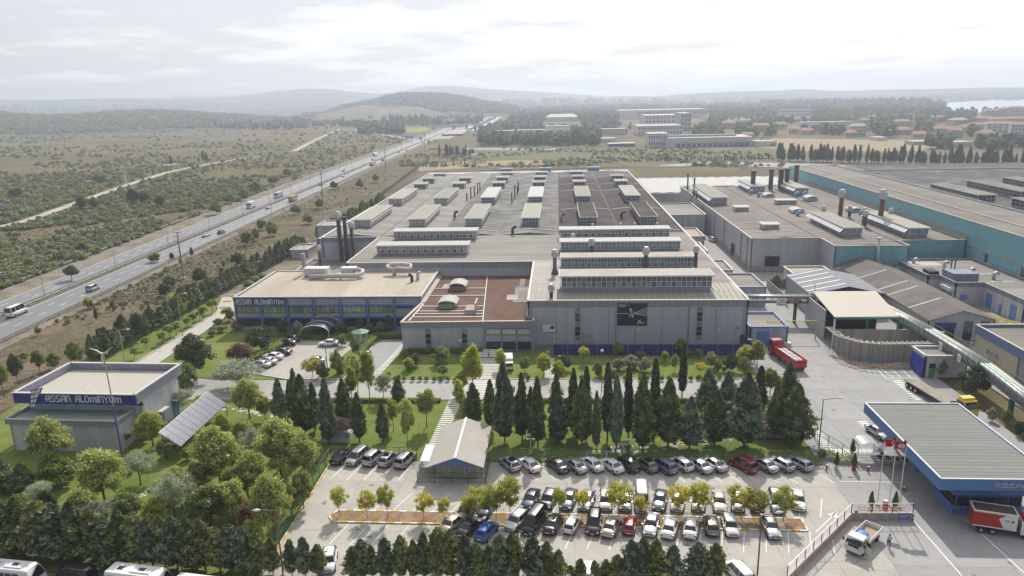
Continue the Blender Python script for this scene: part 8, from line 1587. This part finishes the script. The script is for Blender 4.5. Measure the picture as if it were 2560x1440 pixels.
# ================================================================ fences, lamps, poles, people, flags
def fence(lab, pts, h, step, mp, mrail, mesh=True, wall=None, rails_=(1.0, .5), name='fence', z=0.0):
    t = thing(name, lab, 'fence'); 
    for a, c in zip(pts, pts[1:]):
        a, c = Vector((*a, z)), Vector((*c, z)); n_ = max(1, round((c-a).length/step))
        for k in range(n_+1): p = a.lerp(c, k/n_); part('post', mp, t, (p.x-.04, p.x+.04, p.y-.04, p.y+.04, 0, z+h))
        for f in rails_: b = MB(); b.bar(a+Vector((0, 0, h*f)), c+Vector((0, 0, h*f)), .06); b.build('rail', mrail, t)
        if mesh:
            b = MB(); m_ = int((c-a).length/.5)
            for k in range(m_): p = a.lerp(c, k/m_); b.bar(p+Vector((0, 0, .05)), p+Vector((0, 0, h)), .012)
            for q_ in range(5): b.bar(a+Vector((0, 0, .1+q_*h/5)), c+Vector((0, 0, .1+q_*h/5)), .012)
            b.build('wire_mesh', mrail, t)
    return t
FG = mat('green_fence_paint', (0.04, 0.16, 0.09), .6, .1, 3)
fence('green mesh fence along the back of the car park', [(-9.5, 95.6), (37.6, 95.6)], 2.1, 2.8, FG, FG, rails_=(1.0, .5, .05)); fence('green mesh fence left of the lodge', [(-34.2, 95.6), (-18.6, 95.6)], 2.1, 2.8, FG, FG, rails_=(1.0, .5)); fence('green mesh fence down the left side of the car park', [(-34.2, 95.6), (-34.2, 66)], 2.1, 2.8, FG, FG, rails_=(1.0, .5))
fence('low green fence round the front of the lodge', [(-20.0, 94), (-19.9, 89.3), (-10.3, 89.3), (-10.3, 94.5)], 1.6, 2.4, FG, FG, rails_=(1.0, .5)); fence('green fence beside the gate road', [(40.0, 116), (39.4, 104), (41.5, 98.5), (42.0, 95.5)], 1.8, 2.6, FG, FG)
# low wall with fence by the lower yard
lw = thing('boundary_wall', 'low grey wall stepping down the edge of the lower yard', 'wall'); A = G(2398-400, 1440, .9); wpts = [tuple(G(1968, 1440, 1.0)[:2]), tuple(G(2128, 1282, 1.0)[:2]), tuple(G(2282, 1282, 1.0)[:2])]
for a, c in zip(wpts, wpts[1:]):
    a, c = Vector((*a, 0)), Vector((*c, 0)); d = c-a; b = MB(); b.box(0, d.length, -.12, .12, 0, 1.0); b.build('wall', CONCW, lw, loc=(a.x, a.y, 0), rz=math.atan2(d.y, d.x)); b = MB(); b.box(-.1, d.length+.1, -.16, .16, 1.0, 1.06); b.build('coping', mat('pinkish_coping', (0, 0, 0)), lw, loc=(a.x, a.y, 0), rz=math.atan2(d.y, d.x))
fence('wire fence standing on the low boundary wall', wpts, 1.25, 2.2, BLACK, STEEL, z=1.06, rails_=(1.0,))
part('sign', mat('blue_sign', (0.05, 0.12, .45), .5), lw, (wpts[2][0]-1.7, wpts[2][0]-.4, wpts[2][1]-.2, wpts[2][1]-.14, .25, .98)); part('sign_print', WHITE, lw, (wpts[2][0]-1.6, wpts[2][0]-.55, wpts[2][1]-.215, wpts[2][1]-.201, .7, .76), (wpts[2][0]-1.6, wpts[2][0]-.7, wpts[2][1]-.215, wpts[2][1]-.201, .45, .51))
for s in range(4): part('marker_stripe', WHITE if s % 2 else BLACK, lw, (wpts[2][0]+.0, wpts[2][0]+.13, wpts[2][1]-.2, wpts[2][1]+.2, .05+s*.24, .27+s*.24))
t = thing('red_ladder', 'orange red ladder lying on the boundary wall', 'ladder', (wpts[1][0]+.9, wpts[1][1]+.5, 1.0)); b = MB(); b.bar((0, 0, 0.55), (5.8, 0, .55), .05); b.bar((0, 0, .1), (5.8, 0, .1), .05); b.build('side_rail', mat('orange_ladder', (.5, .1, .04), .5), t); b = MB(); [b.bar((.2+k*.35, 0, .1), (.2+k*.35, 0, .55), .035) for k in range(16)]; b.build('rung', mat('orange_ladder', (0, 0, 0)), t)
t = thing('sign_post', 'small round-headed blue sign before the boundary wall', 'sign', tuple(G(2138, 1300))); part('post', SOOT, t, (-.03, .03, -.03, .03, 0, 1.0)); part('board', mat('blue_sign', (0, 0, 0)), t, (-.22, .22, -.05, -.03, .9, 1.3)); part('panel', WHITE, t, (-.2, .2, -.05, -.03, .3, .86))
t = thing('traffic_mirror', 'round dark traffic mirror on a pole by the flagpoles', 'mirror', tuple(G(2250, 1270))); b = MB(); b.tube([(0, 0, 0), (0, 0, 2.6)], .04, 6); b.build('post', STEEL, t); b = MB(); b.tube([(0, 0, 0), (0, .06, 0)], .42, 16); o = b.build('mirror_disc', mat('mirror_back', (.12, .16, .15), .3), t, loc=(.3, 0, 2.6))
# flagpoles
for i, (bx, by, tx, ty, cl, lab) in enumerate(((2193, 1262, 2210, 1104, 'white', 'left flagpole with a white flag'), (2222, 1264, 2240, 1088, 'red', 'middle flagpole with a red flag'), (2246, 1268, 2268, 1098, 'redw', 'right flagpole with a red flag bearing a white ring'))):
    p = G(bx, by); h = hgt(bx, by, ty); t = thing('flagpole', lab, 'flagpole', tuple(p), 0, 'flagpoles by the gate'); b = MB(); b.tube([(0, 0, 0), (0, 0, h)], [.07, .04], 8); b.build('pole', WHITE, t); part('base', M_KERB, t, (-.25, .25, -.25, .25, 0, .2))
    b = MB(); N_ = 8; w_ = 1.5; hh = 1.0
    pts = [[(-u/N_*w_*.9, .12*math.sin(u*1.3), h-.25-(u/N_)*.55*(1 if cl != 'redw' else .25)-v*hh+(.06*math.sin(u*1.1))) for v in (0, .5, 1)] for u in range(N_+1)]
    for u in range(N_):
        for v in range(2): b.face([pts[u][v], pts[u+1][v], pts[u+1][v+1], pts[u][v+1]])
    fl = b.build('flag', mat('flag_'+('white' if cl == 'white' else 'red'), (.75, .76, .8) if cl == 'white' else (.55, .02, .03), .8, .05, 2), t)
    b = MB()
    if cl == 'redw':
        for k in range(12): a0, a1 = k*PI/6, (k+1)*PI/6; b.face([(-.68+math.cos(a)*rr_, -.16, h-.85+math.sin(a)*rr_*.75) for a, rr_ in ((a0, .3), (a1, .3), (a1, .42), (a0, .42))])
        b.box(-.95, -.42, -.17, -.16, h-.92, h-.78)
    elif cl == 'red':
        for k in range(7): a0, a1 = .7+k*.7, .7+(k+1)*.7; b.face([(-.5+math.cos(a)*rr_, -.16, h-.9+math.sin(a)*rr_) for a, rr_ in ((a0, .16), (a1, .16), (a1, .24), (a0, .24))])
    else: b.face([(-.3, -.15, h-1.2), (-.9, -.15, h-1.4), (-.6, -.15, h-.7)])
    b.build('emblem', WHITE if cl != 'white' else mat('flag_blue', (.1, .2, .5), .8), fl)
# street lamps
LCOL = mat('brown_lamp_steel', (0.16, 0.13, 0.11), .6, .1, 2); LG = mat('grey_lamp_steel', (0.40, .40, .39), .6, .1, 2)
def lamp(lab, bx, by, ty, arm, head_deg, m=LCOL, grp='street lamps', kind_='arm', z=None, r=.11):
    p = G(bx, by); h = z or hgt(bx, by, ty); t = thing('street_lamp', lab, 'street lamp', tuple(p), math.radians(head_deg), grp); b = MB(); b.tube([(0, 0, 0), (0, 0, h)], [r, r*.6], 8); b.build('pole', m, t)
    part('base', M_KERB, t, (-.2, .2, -.2, .2, 0, .15))
    if kind_ == 'arm': arms = [1]
    elif kind_ == 'double': arms = [1, -1]
    else: arms = []
    for s in arms:
        b = MB(); b.tube([(0, 0, h), (s*arm, 0, h+arm*.12)], .05, 6); b.build('arm', m, t); b = MB(); b.tube([(s*(arm-.1), 0, h+arm*.12), (s*(arm+.35), 0, h+arm*.13), (s*(arm+.8), 0, h+arm*.13)], [.06, .19, .05], 8); b.build('lamp_head', WHITE, t)
    if kind_ == 'globe': b = MB(); b.lathe((0, 0, h), [(.08, 0), (.24, .12), (.28, .28), (.2, .45), (.02, .52)], 10); b.build('globe', WHITE, t, True)
    return t
lamp('brown street lamp by the gate with its arm to the right', 2047, 1118, 999, 2.0, 0); lamp('brown street lamp standing in the lower right car park', 1893, 1440, 1318, 1.6, 10, z=7.6); lamp('brown street lamp at the lower left of the car park, arm pointing left', 708, 1436, 1276, 1.7, 190)
lamp('grey street lamp beside the side road, upper one', 457, 838, 736, 1.6, 5, LG); lamp('grey street lamp beside the side road, lower one', 312, 905, 826, 1.4, 5, LG); lamp('tall lamp in the lawn near the dark pine', 493, 958, 856, 1.4, 30, LG)
lamp('globe lamp between the office car park trees', 820, 938, 862, 0, 0, kind_='globe'); lamp('globe lamp before the blue screen', 1504, 975, 880, 0, 0, kind_='globe', r=.09); lamp('globe lamp at the entrance block lawn', 1152, 890, 855, 0, 0, kind_='globe'); lamp('lamp at the right end of the front lawn', 1886, 905, 850, .9, 180, LG); lamp('slim dark lamp behind the pipe bridge', 2030, 800, 710, .6, 180, LCOL); lamp('slim dark lamp by the weighbridge booth', 2361, 905, 832, .7, 170, LCOL)
lamp('small lamp among the hedge conifers by the side road', 640, 700, 655, 1.0, 10, LG); lamp('lamp in the hedge left of the annex', 762, 640, 600, 1.0, 10, LG)
for i, (x_, y_) in enumerate(((1327, 1138), (1577, 1140), (1816, 1142))):
    p = G(x_, y_); t = thing('twin_lamp', 'short white twin armed lamp behind the car park fence, %s from the left' % nth(i+1), 'street lamp', tuple(p), 0, 'twin lamps in the park'); b = MB(); b.tube([(0, 0, 0), (0, 0, 2.9)], .05, 6); b.build('pole', WHITE, t)
    for s in (-1, 1): b = MB(); b.tube([(0, 0, 2.7), (s*.4, 0, 2.75)], .035, 5); b.build('arm', WHITE, t); b = MB(); b.lathe((s*.45, 0, 2.68), [(.05, .18), (.24, 0), (.05, -.02)], 8); b.build('lamp_shade', WHITE, t)
for i in range(24):
    y = 150+i*36; x = ix(Mc, y); t = thing('motorway_lamp', 'twin armed motorway lamp on the median, %s from the near end' % nth(i+1), 'street lamp', (x, y, 0), 0, 'lamps on the motorway median'); b = MB(); b.tube([(0, 0, 0), (0, 0, 11)], [.12, .07], 6); b.build('pole', LG, t)
    for s in (-1, 1): b = MB(); b.tube([(0, 0, 11), (s*2.0, 0, 11.4), (s*2.8, 0, 11.4)], [.05, .05, .12], 5); b.build('arm', LG, t)
for j, (off, tab, lab) in enumerate(((2.2, RO, 'right'), (-3.4, LO, 'left'))):
    for i in range(10 if j else 3):
        y = (215 if j else 330)+i*48; x = ix(tab, y)+off; t = thing('motorway_lamp', 'single motorway lamp on the %s verge, %s from the near end' % (lab, nth(i+1)), 'street lamp', (x, y, 0), 0, 'lamps on the motorway verge'); b = MB(); b.tube([(0, 0, 0), (0, 0, 9)], [.1, .06], 6); b.build('pole', LG, t); b = MB(); b.tube([(0, 0, 9), (-2*(1 if j == 0 else -1), 0, 9.4)], .05, 5); b.build('arm', LG, t)
# power poles
WPOLE = mat('weathered_pole', (0.27, 0.22, 0.18), .9, .1, 2)
PPS = [(459, 696, 580), (808, 502, 428), (656, 416, 362), (363, 490, 425), (965, 430, 370), (1062, 374, 330), (876, 360, 340), (1231, 360, 335), (1210, 330, 300)]
for i, (bx, by, ty) in enumerate(PPS):
    p = G(bx, by); h = hgt(bx, by, ty); k_ = sorted(q_[0] for q_ in PPS).index(bx); t = thing('power_pole', 'concrete power pole with crossarms, %s from the left' % nth(k_+1), 'power pole', tuple(p), -.1, 'power poles along the motorway'); b = MB(); b.tube([(0, 0, 0), (0, 0, h)], [h*.02, h*.011], 7); b.build('pole', WPOLE, t); part('footing', M_KERB, t, (-.6, .6, -.6, .6, 0, .4))
    for z_ in (.99, .90, .80): b = MB(); b.bar((-h*.10, 0, h*z_), (h*.10, 0, h*z_), .14); [b.bar((s*h*.09, 0, h*z_), (s*h*.09, 0, h*z_+.35), .1) for s in (-1, 1)]; b.build('crossarm', WPOLE, t)
p = G(318, 474); h = 22; t = thing('lattice_pylon', 'grey lattice pylon standing in the scrub plain', 'pylon', tuple(p)); b = MB()
for s in (-1, 1):
    for q_ in (-1, 1): b.bar((s*2, q_*2, 0), (s*.35, q_*.35, h), .12)
for k in range(9):
    z0_, z1_ = h*k/9, h*(k+1)/9; w0, w1 = 2-1.65*k/9, 2-1.65*(k+1)/9
    for s in (-1, 1): b.bar((-w0, s*w0, z0_), (w1, s*w1, z1_), .07); b.bar((w0, s*w0, z0_), (-w1, s*w1, z1_), .07); b.bar((s*w0, -w0, z0_), (s*w1, w1, z1_), .07)
for z_ in (.98, .85, .72): b.bar((-3.2, 0, h*z_), (3.2, 0, h*z_), .12)
b.build('lattice', STEEL, t)
# guard rails
GR = mat('weathered_guard_rail', (0.24, 0.215, 0.185), .6, .1, 2)
for lab, tab, off in (('guard rail along the right edge of the motorway', RO, .7), ('guard rail on the median, near side', Mc, .75), ('guard rail on the median, far side', Mc, -.75)):
    t = thing('guard_rail', lab, 'guard rail'); ys = list(range(60, 1160, 20)); b = MB()
    for y0, y1 in zip(ys, ys[1:]): b.bar((ix(tab, y0)+off, y0, .72), (ix(tab, y1)+off, y1, .72), .08, .34)
    b.build('rail', GR, t); y = 70.0
    while y < 560: part('post', GR, t, (ix(tab, y)+off-.07, ix(tab, y)+off+.07, y-.07, y+.07, -.1, .7)); y += 4
t = thing('verge_fence', 'low wall and picket fence at the scrub side of the motorway', 'fence'); b = MB(); ys = list(range(150, 760, 20))
fx_ = lambda y: ix(LO, y)-10-.006*y
for y0, y1 in zip(ys, ys[1:]): b.bar((fx_(y0), y0, .25), (fx_(y1), y1, .25), .3, .5)
b.build('low_wall', FGR, t)
for y in np.arange(150, 760, 3.2): part('post', WPOLE, t, (fx_(y)-.06, fx_(y)+.06, y-.06, y+.06, 0, 1.7))
t = thing('works_fence', 'dark mesh fence running up the bank beside the main hall', 'fence'); b = MB(); q0 = G(940, 500); q1 = G(1075, 398)
for k in range(60): p = q0.lerp(q1, k/60); part('post', SOOT, t, (p.x-.06, p.x+.06, p.y-.06, p.y+.06, 0, 2.2))
b.bar(q0+Vector((0, 0, 1.1)), q1+Vector((0, 0, 1.1)), .03, 1.9); b.build('wire_mesh', mat('fence_mesh_dark', (.12, .12, .1), .8), t)
t = thing('motorway_sign', 'blue motorway sign on a gantry at the slip road', 'sign', tuple(G(1024, 356))); part('board', mat('motorway_blue', (.08, .25, .55), .5), t, (-5, 5, -.2, 0, 4.5, 8)); part('post', STEEL, t, (-4, -3.8, 0, .2, 0, 4.5), (3.8, 4, 0, .2, 0, 4.5)); part('print', WHITE, t, (-3.5, 2.5, -.25, -.21, 6.6, 7.0), (-3.5, 3.2, -.25, -.21, 5.6, 6.0))
# planters, barriers, bins at the gate
for i, (px, py, w_, d_, lab) in enumerate(((2113, 1160, 3.2, 1.1, 'long concrete planter in the gate island'), (2076, 1150, 1.6, 1.4, 'planter at the corner of the green fence'))):
    p = G(px, py); t = thing('planter', lab, 'planter', (p.x-w_/2, p.y, 0)); part('trough', M_KERB, t, (0, w_, 0, d_, 0, .6)); part('band', mat('pinkish_coping', (0, 0, 0)), t, (-.03, w_+.03, -.03, d_+.03, .25, .35)); r_ = np.random.default_rng(i); P_ = np.c_[r_.random(300)*w_, r_.random(300)*d_, .6+r_.random(300)*.3]; V_, F_ = leaves(P_, np.tile([0, 0, 1.], (300, 1)), .16, r_); obj('plants', npmesh('plants', V_, F_, [LM['bush'] if 'bush' in LM else LM['bright']], {'leaf': r_.random(300)}), t)
for i, (px, py, lab) in enumerate(((2090, 1172, 'slim potted conifer left of the gate island'), (2134, 1175, 'slim potted conifer right of the gate island'), (2130, 1140, 'slim conifer behind the gate planter'), (2176, 1275, 'slim potted conifer by the left flagpole'), (2236, 1275, 'slim potted conifer by the right flagpole'))):
    p = G(px, py); tree('green_mid', p.x, p.y, 2.4, .7, lab, 'potted conifers at the gate', z=.3); q = thing('plant_pot', 'pot of the '+lab, 'pot', tuple(p)); b = MB(); b.lathe((0, 0, 0), [(.28, 0), (.34, .45), (.3, .5)], 10); b.build('pot', WHITE if i != 1 else RED, q)
for i, (px, py, lab) in enumerate(((2066, 1176, 'red bollard left of the gate island'), (2203, 1148, 'red barrier post at the gate'), (2170, 1180, 'red frame stand beside the barrier'), (2212, 1275, 'red barrier machine between the flagpoles'), (1399, 905, 'red bin at the left end of the blue screen'))):
    p = G(px, py); big = i in (1, 3, 4); t = thing('bollard' if not big else 'barrier_post', lab, 'bollard' if not big else 'post', tuple(p)); part('post', RED, t, (-.1-.15*big, .1+.15*big, -.1-.1*big, .1+.1*big, 0, .8+.5*big)); part('cap', WHITE, t, (-.11-.15*big, .11+.15*big, -.11-.1*big, .11+.1*big, .8+.5*big, .86+.5*big))
t = thing('barrier_rails', 'thin white barrier rails across the gate lane', 'barrier', tuple(G(2138, 1160))); b = MB(); [b.bar((0, k*.75, 1.0), (4.9, k*.75+.1, 1.0), .06) for k in (-1, 0, 1)]; b.build('boom', WHITE, t); part('post', STEEL, t, (-.08, .08, -.9, .9, 0, 1.0))
t = thing('barrier_fence', 'red and white striped low barrier in front of the gatehouse', 'barrier', (51.2, 80.2, 0)); [part('stripe', WHITE if k % 2 else RED, t, (k*.3, k*.3+.28, 0, .1, .5, .95)) for k in range(44)]; part('kerb_wall', CONCW, t, (0, 13.2, .1, .3, 0, .9))
t = thing('park_bench', 'wooden bench in the park left of the twin lamp', 'bench', tuple(G(1540, 1120))); part('seat', FC, t, (0, 1.8, 0, .5, .42, .48)); part('backrest', FC, t, (0, 1.8, .5, .55, .55, .95)); part('leg', SOOT, t, (.1, .2, 0, .5, 0, .42)); part('leg', SOOT, t, (1.6, 1.7, 0, .5, 0, .42))
t = thing('park_bench', 'pale bench in the park near the second twin lamp', 'bench', tuple(G(1596, 1122))); part('seat', FGR, t, (0, 1.8, 0, .5, .42, .48)); part('backrest', FGR, t, (0, 1.8, .5, .55, .55, .95)); part('leg', SOOT, t, (.1, .2, 0, .5, 0, .42)); part('leg', SOOT, t, (1.6, 1.7, 0, .5, 0, .42))
t = thing('garden_pavilion', 'small dark roofed pavilion among the left cypresses', 'pavilion', tuple(G(845, 1095))); part('low_wall', PLASW, t, (-2.2, 2.2, -1.6, 1.6, 0, .8)); b = MB(); b.lathe((0, 0, 2.3), [(3.0, 0), (1.4, .8), (.1, 1.5)], 6); b.build('roof', mat('dark_shingle', (.05, .03, .03), .9), t); [part('post', SOOT, t, (x_-.08, x_+.08, y_-.08, y_+.08, .8, 2.4)) for x_ in (-2, 2) for y_ in (-1.4, 1.4)]
t = thing('garden_pavilion', 'brick roofed pavilion with white rails beside the right cypresses', 'pavilion', tuple(G(1925, 1085))); part('railing', WHITE, t, *[(-2.4+k*.4, -2.3+k*.4, -1.8, -1.75, .2, 1.0) for k in range(12)]); b = MB(); b.lathe((0, 0, 2.4), [(3.6, 0), (.1, 1.6)], 4); b.build('roof', mat('brick_tile', (.24, .12, .09), .9, .15, 2), t); part('floor', SOOT, t, (-2.5, 2.5, -1.8, 1.8, 0, .15)); [part('post', SOOT, t, (x_-.08, x_+.08, y_-.08, y_+.08, .15, 2.4)) for x_ in (-2.3, 2.3) for y_ in (-1.7, 1.7)]
for i in range(3): t = thing('rack_frame', 'white metal rack leaning on the grey wall behind the screen, %s from the left' % nth(i+1), 'rack', (-1.0+i*1.4, 145.2, 0)); part('frame', WHITE, t, (0, .08, 0, .08, 0, 3.4), (.9, .98, 0, .08, 0, 3.4)); [part('bar', WHITE, t, (.08, .9, .01, .06, .5+k*.5, .56+k*.5)) for k in range(6)]
for i in range(3): t = thing('garden_hatch', 'small yellow framed hatch in the lawn beside the side road, %s from the front' % nth(i+1), 'hatch', tuple(G([547, 557, 573][i], [771, 755, 740][i]))); part('lid', YEL if i else CONCW, t, (0, 2.2, 0, 1.4, 0, .15)); part('inset', CONCW, t, (.3, 1.9, .3, 1.1, .15, .18))
# ================================================================ people
def person(lab, x, y, face, shirt, trousers, walk=.5, arms=.35, h=1.74):
    """one skinned body in one piece; hair and clothes by material of the body's own faces"""
    t = thing('person', lab, 'person', (x, y, 0), math.radians(face)); J = {}; E = []
    def v(n, p, r, par=None): J[n] = (len(J), p, r); (E.append((J[par][0], J[n][0])) if par else None)
    s = walk; v('pel', (0, 0, .95), .145); v('bel', (0, 0, 1.08), .135, 'pel'); v('chest', (.01, 0, 1.3), .155, 'bel'); v('neck', (.02, 0, 1.46), .06, 'chest'); v('hb', (.03, 0, 1.55), .085, 'neck'); v('head', (.035, 0, 1.64), .10, 'hb'); v('top', (.03, 0, 1.70), .07, 'head')
    for k, sd, f in (('l', 1, 1), ('r', -1, -1)):
        v('sh'+k, (0, sd*.17, 1.40), .07, 'chest'); v('el'+k, (-.05-f*arms*.22, sd*.25, 1.14), .047, 'sh'+k); v('wr'+k, (.04-f*arms*.42, sd*.26, .92), .034, 'el'+k); v('ha'+k, (.06-f*arms*.46, sd*.25, .84), .035, 'wr'+k)
        v('hi'+k, (0, sd*.085, .90), .10, 'pel'); v('kn'+k, (f*s*.22+.05, sd*.09, .50), .062, 'hi'+k); v('an'+k, (f*s*.34-(.12 if f < 0 else 0), sd*.09, .10+(.04 if f < 0 else 0)), .042, 'kn'+k); v('to'+k, (f*s*.34+.17-(.12 if f < 0 else 0), sd*.10, .045), .036, 'an'+k)
    me = bpy.data.meshes.new('body'); me.from_pydata([a[1] for a in J.values()], E, []); o = obj('body', me, t, sc=(h/1.75,)*3); sk = me.skin_vertices[0] if me.skin_vertices else None
    md = o.modifiers.new('skin', 'SKIN'); me.update()
    if not me.skin_vertices:
        bm_ = __import__('bmesh').new(); bm_.from_mesh(me); bm_.verts.layers.skin.verify(); bm_.to_mesh(me); bm_.free()
    for a, q_ in zip(J.values(), me.skin_vertices[0].data): q_.radius = (a[2], a[2])
    me.skin_vertices[0].data[0].use_root = True; md.use_smooth_shade = True; sb_ = o.modifiers.new('sub', 'SUBSURF'); sb_.levels = 1; sb_.render_levels = 1
    me.materials.append(cloth(shirt, trousers))
    b = MB(); b.lathe((.02, 0, 1.62), [(.105, 0), (.115, .05), (.10, .11), (.05, .15), (.01, .16)], 10); b.build('hair', mat('dark_hair', (.03, .022, .018), .8), t, True, sc=(h/1.75,)*3)
    b = MB(); b.box(.125, .15, -.015, .015, 1.60, 1.64); b.build('nose', mat('skin_tone', (.42, .26, .18), .6), t); return t
def cloth(shirt, trousers):
    m = bpy.data.materials.new('person_clothes'); m.use_nodes = True; N = m.node_tree.nodes; L = m.node_tree.links; b = N['Principled BSDF']; b.inputs['Roughness'].default_value = .85; tc_ = N.new('ShaderNodeTexCoord'); sp = N.new('ShaderNodeSeparateXYZ'); L.new(tc_.outputs['Object'], sp.inputs[0]); mr = N.new('ShaderNodeMath'); mr.operation = 'DIVIDE'; mr.inputs[1].default_value = 1.8; L.new(sp.outputs[2], mr.inputs[0]); r = N.new('ShaderNodeValToRGB'); r.color_ramp.interpolation = 'CONSTANT'; e = r.color_ramp.elements; e[0].position = 0; e[0].color = (.02, .02, .02, 1); e[1].position = .06; e[1].color = (*trousers, 1)
    for p_, c in ((.56, shirt), (.815, (.42, .26, .18))): q_ = e.new(p_); q_.color = (*c, 1)
    L.new(mr.outputs[0], r.inputs[0]); L.new(r.outputs[0], b.inputs['Base Color']); return m
p = G(2221, 1368); person('person in a light blue shirt and black trousers walking away across the yard', p.x, p.y, 75, (.36, .48, .70), (.012, .012, .014), .7, .5)
p = G(1222, 893); person('person in white sitting-height stoop at the head of the entrance steps', p.x, p.y, 90, (.7, .7, .7), (.1, .1, .12), .2, .2, 1.6); p = G(1370, 893); person('person in a white shirt at the top of the narrow striped steps', p.x, p.y, -90, (.7, .7, .7), (.08, .09, .12), .4, .3, 1.7)
# ================================================================ air
hz = MB(); hz.box(-6900, 6900, -160, 7700, -1.5, 175); ho = hz.build('haze', []); ho['kind'] = 'stuff'; ho['label'] = 'thin pale summer haze lying over the whole plain'
hm = bpy.data.materials.new('haze_air'); hm.use_nodes = True; hn = hm.node_tree; hn.nodes.clear(); pv = hn.nodes.new('ShaderNodeVolumePrincipled'); mo = hn.nodes.new('ShaderNodeOutputMaterial'); hn.links.new(pv.outputs[0], mo.inputs['Volume'])
pv.inputs['Color'].default_value = (0.79, 0.87, 1.0, 1); pv.inputs['Density'].default_value = 0.00028; pv.inputs['Anisotropy'].default_value = 0.35
ho.data.materials.append(hm); ho.display_type = 'WIRE'
